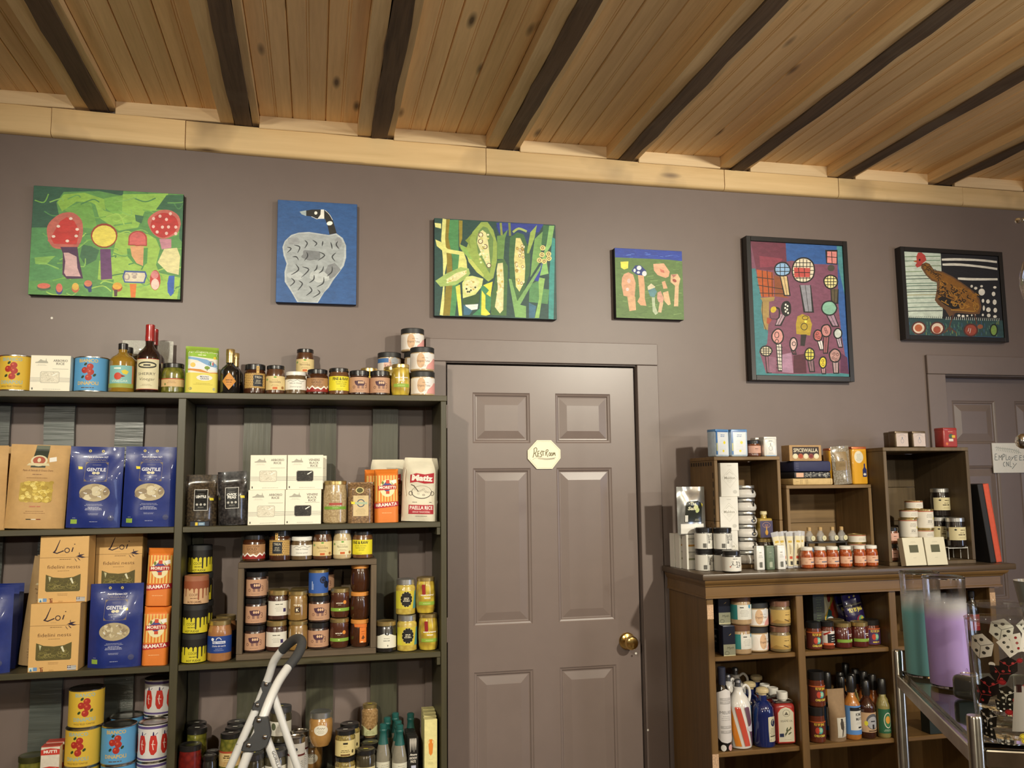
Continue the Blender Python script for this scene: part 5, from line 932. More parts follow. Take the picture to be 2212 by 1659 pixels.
P.text('Organic', -6, 56, 9, 'dfe8b8', w=38, sh=.2).lines(-6, 47, 40, 'dfe8b8', 1, 3).ring(26, 20, 9, 9, 1.4, '5a6a7a').rect(21, 15, 25, 25, '3a7a4a').rect(25, 15, 28, 25, 'e8e6dc').rect(28, 15, 32, 25, 'b03a34').lines(0, -48, 70, '9a8c34', 2, 1.1, 4).ell(-40, -66, 5, 5, '8a8a5a', 10).ell(36, -66, 5, 5, 'a8a888', 10).ell(36, 40, 5, 5, 'e0c43c', 8)
pouch('semo', 'semolina_bag', .108, .16, .055, plain('green_flour_bag', '93b244', .5, var=.04), P, PAPER, seal=.03, taper=.86, pw=8, wr=.0015, seed=8, bot=.98)
CLB = film('clear_bag_film', (.8, .8, .76), .4)
def pulse(t1, t2):
    P = Print().rect(-22, -34, 22, 36, 'd8d6d0').rect(-20.5, -32.5, 20.5, 34.5, '12110f').rect(-14, 30, 14, 34.5, '4a4a48'); P.text(t1, 0, 8, 8, 'e8e6de', w=32, bold=.04)
    if t2: P.text(t2, 0, -1, 8, 'e8e6de', w=28, bold=.04)
    for x in (-12, 0, 12): P.ell(x, -14, 4, 4, 'b8b6ae', 10)
    P.lines(0, -24, 28, 'a09e96', 1, 1.4).lines(0, 20, 28, '8a8880', 1, 1); return yel(P, 26, 8)
pouch('lent', 'lentil_bag', .1, .17, .055, lumps('lentils', (.085, .06, .035), (.03, .022, .015), 130, .8), pulse('LENTILS', ''), seal=.16, taper=.55, wr=.004, seed=11)
pouch('chick', 'chickpea_bag', .094, .178, .05, lumps('black_chickpeas', (.05, .045, .045), (.012, .011, .012), 110, .9), pulse('CHICK', 'PEAS'), seal=.18, taper=.55, wr=.005, seed=12)
P = Print().rect(-26, -46, 26, 24, 'cfb98c').ell(-4, 42, 14, 11, 'd8c88a', 16).ell(-4, 42, 11, 8.5, '4c4a22', 16).ring(0, -2, 12, 12, 3.4, '4a5a6a').rect(-22, -6, 22, 2, 'a8b89a').lines(0, 18, 34, '8a7448', 1, 1.2).lines(0, -22, 34, '8a7a52', 5, 1, 4.4); yel(P, -34, 4)
pouch('buck', 'grain_bag', .088, .14, .05, lumps('buckwheat', (.32, .19, .09), (.14, .08, .04), 150, .7), P, PAPER, seal=.04, taper=.86, pw=7, wr=.002, seed=13, bot=.98)
CLO = plain('cotton_sack', 'd6cfb9', .85, var=.05, sc=30, bump=.5, bd=.004)
P = Print().poly([(-40, 50), (-20, 56), (10, 52), (44, 58), (44, 22), (10, 20), (-16, 26), (-40, 22)], 'b03038').text('Matiz', 2, 30, 19, 'e9e4d6', w=74, bold=.05, rot=-.04).ell(2, -10, 36, 23, '54493e', 24).ell(2, -9, 34, 21, 'd6cfb9', 24).ring(-36, -14, 6, 7, 2, '54493e').ring(40, -14, 6, 7, 2, '54493e').line([(-10, -8), (-26, 12), (-36, 16)], 3, '54493e')
R = R_(3); [P.ring(R.uniform(-22, 26), R.uniform(-22, 4), 4, 2.4, .8, '7a6e60', 8) for i in range(12)]
P.rect(-42, -86, 46, -54, 'a83038').text('PAELLA RICE', 2, -70, 12, 'ece4d8', w=80, bold=.02).text('ARROZ TRADICIONAL', 2, -81, 5, 'ece0d8', w=62).lines(-22, -46, 24, '54493e', 1, 2).lines(34, -46, 14, '54493e', 1, 2).lines(2, -94, 60, '6a6056', 1, 1.4)
tie = [('draw_string', tube('draw_string', [(-.05, -.014, .19), (-.058, -.03, .17), (-.06, -.03, .13), (-.054, -.032, .09)], .0011, CLO, 6), [])]
pouch('paella', 'rice_sack', .128, .222, .075, CLO, P, PAPER, seal=.03, taper=.78, pw=3.2, wr=.010, seed=14, bot=.8, squash=2.2, extra=tie, group='white cotton rice sacks')
P = Print()
for y in (82, 28, -26, -80): P.poly([(-27, y - 12), (27, y - 12), (27, y + 4), (0, y + 8), (-27, y + 4)], 'c23a2e').text('MUTTI', 0, y - 6, 8, 'efe6da', w=38, bold=.05)
carton('mutti', 'tomato_paste_box', .054, .187, .036, plain('pale_carton', 'd8cfc0', .5), P, 'red and white tomato paste boxes', extra=[('top_flap', boxm('top_flap', -.027, .027, -.018, .018, .1872, .19, plain('red_carton_flap', 'b8483c', .5), .001), [])]); KIND['mutti']['H'] = .19
# --- top shelf bottles
def bprof(R, H, sh, nr, ntop): return [(0, .003), (R * .85, 0), (R - .002, .002), (R, .006), (R, H * sh), (R * .97, H * (sh + .05)), (R * .8, H * (sh + .11)), (nr * 1.5, H * (sh + .16)), (nr, H * (sh + .21)), (nr, ntop), (0, ntop)]
def ccap(r, z0, z1): return [(0, z0), (r, z0), (r, z1 - .002), (r - .002, z1), (0, z1)]
P = Print().rect(-40, -26, 38, 34, '7fb4b0').rect(-46, -40, 46, -26, '97a04a').rect(38, -26, 46, 34, 'b5764c').lines(-10, 22, 34, 'dfe8dc', 1, 5).poly([(2, 16), (14, 20), (26, 14), (20, 4), (8, 6)], 'd8c43c').ell(-8, -2, 12, 12, 'c4432c').poly([(2, 4), (16, -2), (4, -6)], '8a3020').text('VINEGAR', -2, -22, 8, 'd8e2d2', w=52)
VIN = plain('golden_vinegar', (.30, .17, .02), .15, coat=1)
bottle('vin', 'vinegar_bottle', bprof(.042, .165, .62, .014, .147), VIN, ccap(.0155, .147, .168), P, .042, .055, 'golden vinegar bottles')
P = Print().rect(-42, -52, 42, 52, 'd8d0ac').rect(-42, -52, 42, -50, 'a03a2c').rect(-42, 50, 42, 52, 'a03a2c').ring(0, 30, 30, 9, 5, '3a3a30').lines(0, 27, 34, '2c2a24', 1, 5).text('SHERRY', 0, -4, 9, '4a4438', w=58).text('Vinegar', 0, -22, 10, '6a604a', w=52, sh=.25).lines(0, -36, 40, '8a7c5c', 2, 1.2, 4)
bottle('sher', 'sherry_vinegar_bottle', bprof(.0385, .205, .58, .0135, .185), plain('dark_vinegar', (.02, .008, .006), .12, coat=1), [(0, .177), (.0148, .177), (.0152, .195), (.0145, .2), (.0148, .232), (.013, .234), (0, .234)], P, .0385, .062, 'dark vinegar bottles with red capsules', 'capsule', capmat=plain('red_capsule', (.36, .02, .018), .3, coat=.5))
P = Print().poly([(0, 30), (24, 0), (0, -30), (-24, 0)], 'c98a3c').lines(0, 2, 34, '6a4218', 1, 3).lines(0, -5, 28, '6a4218', 1, 2.4).lines(0, -12, 18, '7a5020', 2, .8, 3)
bottle('balsa', 'balsamic_bottle', bprof(.032, .135, .56, .0125, .118), plain('black_bottle', (.01, .009, .008), .1, coat=1), [(0, .108), (.0138, .108), (.0138, .134), (.0146, .135), (.0146, .153), (.0135, .155), (0, .155)], P, .032, .042, 'black bottles with gold necks', 'gold_neck', capmat=GOLD)
P = Print().rect(-40, -34, 40, 34, 'ded6c4').lines(0, 20, 40, '7a6a5a', 6, 1.5, 7)
bottle('red', 'sauce_bottle', bprof(.033, .15, .68, .014, .14), plain('red_sauce', (.33, .045, .015), .2, coat=1), ccap(.016, .14, .158), P, .033, .06)
P = Print().rect(-46, -10, 46, 46, '6c6f58'); [P.ell(x, y, 13, 10, 'cfcab4', 14) for x, y in ((-20, -30), (2, -26), (24, -34), (-30, -48), (-6, -48), (18, -52), (32, -18))]; P.ell(10, 10, 16, 10, 'd6d2c0')
pouch('bean', 'bean_bag', .17, .205, .06, film('milky_bag_film', (.62, .62, .56), .78), P, GLOSS, seal=.2, taper=.6, wr=.005, seed=21)

# ================================================================== GREEN UNIT: TOP BOARD
FY = -.238
put('red', -12, FY, Z1, 'red sauce bottle at the far left end of the top board')
put('ytom', 45, FY - .004, Z1, 'yellow tomato tin on the top board beside a white rice box')
put('arb', 106, FY, Z1, 'white rice box on the top board between two tomato tins')
put('btom', 191, FY - .004, Z1, 'blue tomato tin on the top board')
put('vin', 262, FY, Z1, 'golden vinegar bottle with blue label at the front of the top board', rz=.06)
put('vin', 285, FY + .10, Z1, 'golden vinegar bottle behind the dark red-capped bottle', rz=-.3)
put('sher', 323, FY, Z1, 'dark bottle with red capsule and cream label on the top board')
put('sher', 316, FY + .085, Z1, 'second dark red-capped bottle, hidden behind the front one')
put('bean', 316, FY + .155, Z1, 'milky plastic bag of white beans leaning on the wall behind bottles')
put('pick', 374, FY + .01, Z1, 'small green pickle jar with black lid on the top board')
put('semo', 436, FY, Z1, 'green and yellow semolina flour bag on the top board', rz=.3)
put('balsa', 497, FY, Z1, 'black bottle with gold neck and orange diamond label')
put('balsa', 507, FY + .09, Z1, 'second gold-necked black bottle behind the diamond labelled one')
put('trea', 553.5, FY, Z1, 'tall honey jar with patterned gold label on the top board', rz=.3)
put('noc', 596.5, FY, Z1, 'hazelnut spread jar with cream label in front row of top board')
put('chest', 638, FY, Z1, 'white-lidded chestnut spread jar on the top board')
zt = put('chest', 658, FY + .13, Z1, 'chestnut spread jar hidden at the back under a hazelnut jar')
put('noc', 659, FY + .133, zt, 'hazelnut spread jar raised highest at the back of the top board')
put('horse', 684.5, FY, Z1, 'honey jar with white and red mountain label on the top board')
put('fine', 730.5, FY, Z1, 'yellow label chocolate spread jar on the top board', rz=.2)
put('pig', 775.5, FY, Z1, 'pig label jar on the top board beside the yellow label jar')
put('pig', 820.5, FY, Z1, 'pig label jar on the top board beside the yellow lemon jar')
put('lemon0', 865, FY, Z1, 'yellow preserved lemon jar on the top board beside stacked tahini')
put('lemon0', 797, FY + .12, Z1 - 0, 'gold-lidded lemon jar peeking out behind the two pig jars')
put('lemon0', 846, FY + .085, Z1, 'gold-lidded jar almost hidden behind the front lemon jar')
a = put('tahini', 913, FY - .002, Z1, 'front lower tahini jar at the right end of the top board')
put('tahini', 912, FY - .002, a, 'front upper tahini jar at the right end of the top board')
a = put('tahini', 896, FY + .115, Z1, 'lowest tahini jar of the back stack of three'); a = put('tahini', 898, FY + .115, a, 'middle tahini jar of the back stack of three', rz=.5)
put('tahini', 891, FY + .115, a, 'topmost tahini jar crowning the back stack on the top board')
a = put('tahini', 842, FY + .125, Z1, 'lower tahini jar of the left back stack', rz=.8); put('tahini2', 842, FY + .125, a, 'pink and blue label tahini jar on the left back stack')
# ================================================================== SHELF TWO, LEFT BAY
F2 = -.238
for i, (px, dy) in enumerate(((-14, 0), (-4, .064), (6, .128))): put('kraft', px, F2 + dy, Z2, ('front kraft pasta bag of the group cut by the left picture edge', 'middle kraft pasta bag of the left edge group', 'rear kraft pasta bag of the left edge group')[i], rz=.02 * i)
put('kraft', 120, F2, Z2, 'kraft pasta bag with green ribbon and yellow shell pasta window', rz=.1, ry=.03)
put('kraft', 128, F2 + .09, Z2, 'kraft pasta bag behind the one with a green ribbon', rz=.1)
put('gent1', 226, F2 - .002, Z2, 'navy pasta bag with oval window beside the kraft bag', rz=.05, ry=.02)
put('gent2', 320, F2 - .002, Z2, 'navy pasta bag with oval window against the upright divider', rz=.02, ry=.02)
put('gent1', 335, F2 + .1, Z2, 'navy pasta bag squeezed behind beside the upright divider')
# ================================================================== SHELF THREE, LEFT BAY
F3 = -.236
for i, (px, dy) in enumerate(((-34, 0), (-20, .06), (-8, .12))): put('gent3', px, F3 + dy, Z3, ('front navy pasta bag cut by the left picture edge', 'middle navy pasta bag at the left picture edge', 'rear navy pasta bag at the left picture edge')[i], rz=-.04)
for i, (px, dy, r) in enumerate(((74, .08, .1), (82, .121, .1), (88, .162, .1))): put('spag', px, F3 + dy, Z3, ('front slim kraft spaghetti bag with long window', 'second slim kraft spaghetti bag in the row', 'rear slim kraft spaghetti bag in the row')[i], ry=r)
a = put('loi', 141, F3, Z3, 'front lower tan box of pasta nests on shelf three', rz=-.04)
put('loi', 161, F3 + .012, a, 'tan box of pasta nests standing on another box', rz=-.06)
b = put('loi', 250, F3 + .1, Z3, 'rear lower tan box hidden behind the navy bag', rz=-.04); put('loi', 262, F3 + .1, b - .02 + .02, 'rear upper tan box of pasta nests in the shade', rz=-.03)
put('gent3', 258, F3, Z3, 'navy pasta bag with small pasta in front of the tan boxes', rz=-.06)
a = put('bram', 339.5, F3, Z3, 'lower orange polenta bag against the upright divider', rz=-.05, ry=.02)
put('bram', 347, F3 + .01, a, 'upper orange polenta bag standing on another', rz=-.05, ry=.03)
# ================================================================== SHELF FOUR, LEFT BAY
F4 = -.235
put('apri', 8, F4, Z4, 'red-brown jar at the bottom left corner of the picture')
jar('bigp', 'pickle_jar', .042, .15, PICK, plain('olive_lid', (.09, .09, .03), .3, .6), .018, .04, None, None, 'shoulder', group='pickle jars')
put('bigp', 92, F4 + .03, Z4, 'pickle jar with olive lid beside the red and white boxes')
for i in range(4): put('mutti', 132 + i * 14, F4 + i * .05, Z4, ('front red and white tomato paste box', 'second red and white tomato paste box', 'third red and white tomato paste box', 'rear red and white tomato paste box')[i])
a = put('ytom', 206, F4, Z4, 'bottom yellow tomato tin of the stack of three'); a = put('ytom', 211, F4, a, 'middle yellow tomato tin of the stack of three', rz=-.1); put('ytom', 218, F4 + .005, a, 'topmost yellow tomato tin on the lowest shelf in view', rz=.12)
a = put('btom', 262, F4 - .004, Z4, 'lower front blue tomato tin on the lowest shelf'); put('btom', 264, F4 - .004, a, 'upper front blue tomato tin on the lowest shelf')
a = put('btom', 280, F4 + .105, Z4, 'lower rear blue tomato tin'); put('btom', 284, F4 + .105, a, 'upper rear blue tomato tin')
a = put('ptin', 330, F4, Z4, 'bottom white tomato tin of the stack at the divider'); a = put('ptin', 333, F4, a, 'middle white tomato tin of the stack at the divider')
a = put('ptin', 348, F4 + .1, Z4, 'lowest white tomato tin of the rear stack'); a = put('ptin', 350, F4 + .1, a, 'middle white tomato tin of the rear stack'); put('ptin', 352, F4 + .1, a, 'topmost white tomato tin with red tomatoes at the divider')
# ================================================================== SHELF TWO, RIGHT BAY
put('lent', 434, F2, Z2, 'clear bag of brown lentils with black label', rz=.06)
P = Print().rect(-14, -5, -6, 5, 'e0c23c').rect(-4, -5, 16, 5, '6f8fa8').rect(-2, -1, 12, 1, 'c8d4dc')
carton('stick', 'foil_pack', .06, .016, .02, plain('dark_foil', (.04, .045, .06), .3, .4), P, cat='packet'); put('stick', 432, F2 - .008, Z2, 'small foil pack with yellow sticker lying before the lentils')
put('chick', 516, F2, Z2, 'clear bag of black chickpeas with black label', rz=-.04, ry=-.04)
a = put('arb', 581.5, F2, Z2, 'lower left rice box of the stack of four'); b = put('ven', 654.5, F2, Z2, 'lower right black rice box of the stack of four')
put('arb', 586, F2 + .005, a, 'upper left rice box of the stack of four'); put('ven', 659, F2 + .005, b, 'upper right black rice box of the stack of four')
a = put('ven', 668, F2 + .085, Z2, 'lower rear black rice box behind the stack of four'); put('ven', 668, F2 + .085, a, 'upper rear rice box peeking out behind the stack of four')
put('quin', 718, F2, Z2, 'large gold-lidded jar of pale grain with green band')
put('buck', 770.5, F2, Z2, 'bag of brown buckwheat with tan label')
put('bram', 835, F2, Z2, 'orange polenta bag at the front of shelf two', ry=-.01)
put('bram', 812, F2 + .06, Z2, 'orange polenta bag half hidden behind another on shelf two', rz=.2)
put('paella', 910, F2, Z2, 'white cotton sack of paella rice at the right end of shelf two', ry=.03)
put('paella', 838, F2 + .125, Z2, 'white cotton sack behind the orange polenta bags')
# ================================================================== SHELF THREE, RIGHT BAY
a = put('fudge', 414, F3, Z3, 'bottom hot fudge jar of the front column', rz=.1); a = put('fudge', 417, F3, a, 'second hot fudge jar of the front column', rz=-.15); put('caramel', 419, F3, a, 'brown-lidded caramel jar on top of two hot fudge jars')
a = put('fudge', 428, F3 + .095, Z3, 'lowest hot fudge jar of the rear column', rz=-.5); a = put('fudge', 430, F3 + .095, a, 'second hot fudge jar of the rear column', rz=-.4); a = put('fudge', 430, F3 + .095, a, 'third hot fudge jar of the rear column', rz=-.5); put('fudge', 428, F3 + .095, a, 'topmost hot fudge jar of the rear column')
put('dulce', 470.5, F3, Z3, 'dulce de leche jar with blue label beside the crate'); put('dulce', 480, F3 + .1, Z3, 'dulce de leche jar in the shade behind the blue label one')
TY = CYF + .012
for k, px, lb in (('horse', 549, 'honey jar with red mountain label on top of the crate'), ('trea', 606, 'honey jar with patterned gold label on top of the crate'), ('chest', 651.5, 'white-lidded chestnut spread jar on top of the crate'), ('noc', 696.5, 'hazelnut spread jar with dark lid on top of the crate'), ('nocw', 739.5, 'pale nut cream jar with silver lid on top of the crate'), ('fine', 783.5, 'yellow label chocolate spread jar on top of the crate')):
    put(k, px, TY, CZT, lb, rz={'trea': -.35, 'fine': -.35, 'horse': -.05}.get(k, 0))
CI = Z3 + .0195; CY = CYF + .012
a = put('pig', 545, CY, CI, 'bottom pig label jar of the left column inside the crate'); a = put('pig', 547.5, CY, a, 'middle pig label jar of the left column inside the crate'); put('pig', 549, CY, a, 'top pig label jar of the left column inside the crate')
a = put('pig', 555, CY + .08, CI, 'bottom rear pig label jar behind the left column', rz=.4); a = put('pig', 557, CY + .08, a, 'middle rear pig label jar behind the left column', rz=.4); put('pig', 557, CY + .08, a, 'top rear pig label jar behind the left column', rz=.4)
a = put('pate', 593, CY, CI, 'lower white label jam jar inside the crate'); put('pate', 597, CY + .01, a, 'upper white label jam jar inside the crate', rz=.1)
a = put('must', 638.5, CY, CI, 'lower brown mustard jar behind the ladder handle'); put('must', 638, CY, a, 'upper brown mustard jar inside the crate')
a = put('must', 648, CY + .075, CI, 'lower rear brown mustard jar in the crate'); put('must', 648, CY + .075, a, 'upper rear brown mustard jar in the crate')
a = put('pig', 684.5, CY, CI, 'lower pig label jar of the middle column inside the crate'); a = put('pig', 686.5, CY, a, 'upper pig label jar of the middle column inside the crate'); put('btin', 685, CY + .002, a, 'blue olive tin standing on two pig label jars')
a = put('pig', 696, CY + .08, CI, 'bottom rear pig label jar behind the blue tin column'); a = put('pig', 698, CY + .08, a, 'middle rear pig label jar behind the blue tin column'); put('pig', 700, CY + .08, a, 'top rear pig label jar beside the blue olive tin')
a = put('apri', 732, CY, CI, 'lower dark apricot jam jar with green band in the crate'); put('apri', 733.5, CY, a, 'upper dark apricot jam jar with green band in the crate')
a = put('dhont', 777.5, CY, CI, 'dark honey jar with hanging orange tag in the crate'); a = put('dhon', 777.5, CY, a, 'middle dark honey jar with orange lid in the crate'); put('dhon', 778.5, CY + .003, a, 'top dark honey jar with orange lid in the crate')
put('bgar', 833.5, F3 + .01, Z3, 'dark preserve jar with torn white label right of the crate')
a = put('lemon2', 879, F3 + .008, Z3, 'lower lemon mustard jar with black flower label'); put('lemon2', 876, F3 + .012, a, 'upper lemon mustard jar with black flower label')
a = put('lemon', 925, F3 + .004, Z3, 'lower preserved lemon jar at the right end of shelf three'); put('lemon', 919.5, F3 + .01, a, 'upper preserved lemon jar at the right end of shelf three')
# ================================================================== SHELF FOUR, RIGHT BAY
def tagp(z): return Print().rect(-7, -3, 7, 3, 'dcdacb').build('price_tag', lambda u, v, d: (u, v * 1.2 - .004, z + d + 2e-4), PAPER)
def toptag(H, c='d9d7cc'): return ('price_tag', Print().poly([(-8, -2), (7, -5), (9, 3), (-6, 6)], c).build('price_tag', lambda u, v, d: (u, v, H - .0008 + d), PAPER))
P = Print().ell(0, 4, 22, 17, '8a9070', 18).ell(0, 4, 18, 13, 'c2c39a', 18).lines(0, 6, 24, '4c5230', 3, 1.6, 5)
jar('olj', 'pickle_jar', .034, .19, PICK, BLACK, .018, .033, P, .115, 'shoulder', extra=[toptag(.19)], group='pickle jars')
P = Print().rect(-46, -22, 46, 24, 'cfae74').rect(-46, 20, 46, 26, 'a8462c').rect(-28, -6, 12, 18, 'd8bd84').lines(-8, 10, 28, '6a5428', 2, 4, 6).lines(-6, -2, 30, '80602f', 4, 1.3, 5)
jar('pep', 'pickle_jar', .034, .186, PICK, BLACK, .016, .032, P, .108, 'shoulder', extra=[toptag(.186)], group='pickle jars')
jar('redj', 'red_pepper_jar', .037, .158, lumps('red_peppers', (.20, .012, .008), (.10, .006, .005), 55), BLACK, .018, .035, None, None, 'shoulder')
jar('smd', 'small_dark_jar', .022, .12, plain('dark_caper', (.02, .018, .014), .2, coat=1), BLACK, .014, .022, None, None, 'straight', extra=[toptag(.12, 'a8a8a0')], group='small dark jars')
P = Print().rect(-48, -24, 48, 22, 'dcd8ca').ell(-24, 6, 9, 12, '5a6048').lines(6, 10, 34, '8a877a', 5, 1.2, 5)
jar('wlab', 'relish_jar', .037, .118, plain('dark_relish', (.06, .05, .025), .25, coat=1), plain('pewter_lid', (.16, .16, .17), .3, .7), .02, .036, P, .05, extra=[toptag(.118, 'c8c060')], group='relish jars with white labels')
P = Print().rect(-86, -62, 86, 62, 'ddd9d0').rect(-86, 22, 86, 28, '6a2a24').ell(0, 44, 5, 5, '4a4c50').lines(0, 36, 24, '8a8880', 1, 1.4).lines(20, 4, 14, '3a3a3a', 6, 1.4, 6)
tin('wtin', 'tall_white_tin', .0275, .16, P, 'tall white tins')
P = Print().ell(0, 0, 24, 17, 'dcd6c4', 22).line([(-13, 5), (-9, 10), (-6, 4), (-2, 8), (1, 4), (5, 8), (8, 4), (13, 7)], 1.6, '54483c').lines(0, -2, 30, '8a806c', 3, 1.1, 4)
jar('ovl', 'nut_butter_jar', .039, .11, plain('nut_butter', (.40, .21, .06), .25, coat=1), SILV, .02, .036, P, .055, 'tulip', group='nut butter jars with oval labels')
P = Print().rect(-44, -27, 44, 22, 'd8c68a').lines(0, 10, 24, '2a2418', 1, 6).lines(0, 3, 18, '8a7a4c', 1, 1.2).lines(0, -10, 40, '5c4c28', 2, 2, 5).rect(-16, -26, 16, -21, '6a4a24').ell(26, -14, 4, 6, '4a4020')
jar('pmus', 'wholegrain_mustard_jar', .034, .085, lumps('wholegrain', (.34, .26, .07), (.16, .11, .03), 170), BLACK, .014, .033, P, .033, 'straight', extra=[toptag(.085)], group='wholegrain mustard jars')
P = Print().poly([(-42, -22), (42, -22), (42, 14), (24, 10), (4, -2), (0, -4), (-6, -2), (-24, 10), (-42, 14)], 'bfbf90').ell(0, 0, 3, 4, '3a2c18').lines(0, -8, 36, '6a6a40', 3, 1.2, 4)
jar('tmus', 'coarse_mustard_jar', .0295, .112, lumps('coarse_mustard', (.42, .27, .12), (.26, .15, .06), 150), GOLD, .014, .025, P, .03, 'tulip', extra=[toptag(.112, 'd0c840')])
jar('sbl', 'black_lidded_jar', .033, .103, plain('dark_tapenade', (.05, .04, .02), .2, coat=1), BLACK, .016, .032, Print().rect(-40, -18, 40, 16, 'c9bd90'), .034, extra=[toptag(.103, 'd0c850')], group='low black-lidded jars')
P = Print().rect(-34, -20, 34, 20, 'd0cdbb').lines(4, 10, 34, '7a786a', 4, 1.4, 6).rect(-26, -6, -20, 2, '2a3424')
TEALW = plain('teal_wax', (.015, .095, .085), .4, var=.1)
bottle('hots', 'hot_sauce_bottle', [(0, .002), (.024, 0), (.0262, .004), (.0262, .066), (.0235, .08), (.014, .122), (.0105, .136), (.0105, .16), (0, .16)], plain('cloudy_glass_sauce', (.24, .22, .17), .12, coat=1), [(.0175, .11), (.0135, .13), (.0118, .142), (.0118, .15), (.0132, .152), (.0132, .157), (.0118, .159), (.0125, .164), (.0125, .173), (.009, .176), (0, .176)], P, .0262, .036, 'cone-necked bottles with teal wax caps', 'wax_cap', capmat=TEALW)
P = Print().rect(-16, -67, 16, 67, '17130f')
for i, x in enumerate((-10, -4, 2, 8)): P.poly([(x - 2, 64), (x + 2, 64), (x + 3, 54), (x + 1, 22 + 6 * (i % 2)), (x, 18 + 6 * (i % 2)), (x - 2.4, 50)], 'b8b2a8')
P.text('Amore', 0, 8, 7, 'e2dcd0', w=24, sh=.2, bold=.03).text('ANCHOVY', 0, -4, 8, 'dcd6ca', w=26, bold=.02).text('PASTE', 0, -15, 8, 'dcd6ca', w=18, bold=.02).rect(-7, -42, 9, -24, 'b4b8cc')
carton('anch', 'anchovy_paste_box', .034, .135, .02, plain('black_carton', (.012, .011, .01), .4), P, 'black anchovy paste boxes')
P = Print().poly([(-6, 30), (6, 30), (4, 22), (8, 12), (6, -16), (0, -24), (-6, -16), (-8, 12), (-4, 22)], 'd9812c').ring(-7, 20, 3, 6, 1.2, 'd9812c').ring(7, 20, 3, 6, 1.2, 'd9812c').lines(0, -36, 22, 'c9b878', 1, 1.2).lines(0, -46, 22, 'a89a60', 2, 1.2, 4)
carton('colat', 'tall_cream_box', .044, .19, .04, plain('pale_yellow_carton', 'ddd394', .5), P, 'tall cream boxes with an orange flask')
put('redj', 410, F4, Z4, 'dark red pepper jar with black lid beside the divider'); put('olj', 424, F4 + .082, Z4, 'green pickle jar with white tag behind the dark red jar'); put('olj', 424, F4 + .152, Z4, 'rear green pickle jar with white tag by the divider')
for i in range(2): put('smd', 452 + i * 6, F4 + .01 + i * .05, Z4, ('front small dark jar with grey tag on its lid', 'rear small dark jar with grey tag on its lid')[i])
for i in range(3): put('pep', 502 + i * 4, F4 + i * .07, Z4, ('front tan label pickle jar left of the ladder', 'middle tan label pickle jar left of the ladder', 'rear tan label pickle jar left of the ladder')[i])
put('wlab', 552, F4, Z4, 'white label relish jar behind the ladder legs'); put('wlab', 590, F4 + .01, Z4, 'white label relish jar between the ladder legs')
a = put('wlab', 605, F4 + .1, Z4, 'lower rear relish jar of the stack by the ladder'); put('wlab', 607, F4 + .1, a, 'upper rear relish jar with yellow tag by the ladder')
put('wtin', 634, F4, Z4, 'front tall white tin with dark red band'); put('wtin', 648, F4 + .07, Z4, 'rear tall white tin with dark red band')
put('ovl', 692, F4 + .022, a, 'upper nut butter jar with oval label')
put('ovl', 672, F4 + .125, Z4, 'nut butter jar at the back beside the white tins')
a = put('pmus', 755, F4, Z4, 'lower front wholegrain mustard jar'); put('pmus', 755, F4, a, 'upper front wholegrain mustard jar with white tag on its lid')
a = put('pmus', 763, F4 + .075, Z4, 'lower rear wholegrain mustard jar'); put('pmus', 762, F4 + .075, a, 'upper rear wholegrain mustard jar with white tag')
put('sbl', 797, F4, Z4, 'front low black-lidded jar with yellow tag'); put('sbl', 798, F4 + .07, Z4, 'middle low black-lidded jar with yellow tag')
a = put('sbl', 797, F4 + .14, Z4, 'rear low black-lidded jar under the coarse mustard'); put('tmus', 800, F4 + .145, a, 'tall coarse mustard jar with gold lid on another jar')
for i, (px, dy) in enumerate(((857, 0), (850, .056), (829, .03), (832, .1), (878, .14), (862, .15))): put('hots', px, F4 + dy + (.0 if i else 0), Z4, ('front teal-capped bottle, nearest of all six', 'teal-capped bottle right behind the nearest one', 'leftmost teal-capped bottle at the front', 'leftmost teal-capped bottle at the back', 'right rear teal-capped bottle over the black boxes', 'rearmost teal-capped bottle against the wall')[i])
for i in range(5): put('anch', 892 - i * 2.2, F4 + .004 + i * .024, Z4, ('front', 'second', 'third', 'fourth', 'rearmost')[i] + ' black anchovy paste box in the row')
for i in range(4): put('colat', 929 - i * 1.2, F4 + .002 + i * .046, Z4, ('front', 'second', 'third', 'rearmost')[i] + ' tall cream box with orange flask in the row')

# ================================================================== ON THE BOOKCASE
for c in ((.978, 1.252, YA, -.03, BT, 1.664), (1.262, 1.628, -.27, -.03, BT, 1.553), (1.632, 2.013, -.35, -.03, BT, 1.694)): CRATES = globals().setdefault('CRATES', []); CRATES.append(c)
ZA = 1.664; ZB = 1.553; ZCc = 1.694; FA = BT + .0135
def rtin(key, name, w, h, d, mat, P, group=None, cat='tin', r=.007, lid=None, lh=.012):
    ex = [('lid', boxm('lid', -w / 2 + .001, w / 2 - .001, -d / 2 + .001, d / 2 - .001, h - lh, h + .0012, lid or mat, .003, 2), [])]
    carton(key, name, w, h, d, mat, P, group, cat, r, GLOSS, ex); KIND[key]['parts'][0] = ('body', boxm('body', -w / 2, w / 2, -d / 2, d / 2, 0, h - lh * .4, mat, r, 3), [])
P = Print().rect(-34, -44, -26, 47, '3f6ea6').rect(-32, -30, -27, 0, 'b8b46a').rect(-26, -44, 26, 47, 'd8dce0').rect(-26, 42, 26, 47, '3c6aa8').lines(0, 30, 30, '5a7aa8', 2, 2.6, 6).lines(0, 10, 34, 'b4c0cc', 7, 1.2, 6).ell(8, 2, 6, 6, 'e2d23c', 10).ell(2, -30, 5, 5, 'e2d23c', 10)
rtin('bwt', 'blue_white_tin', .07, .104, .05, plain('pale_blue_tin_paint', 'b9cbdc', .3, coat=.3), P, 'blue and white salt tins', lid=plain('blue_tin_paint', '5f8ec2', .3))
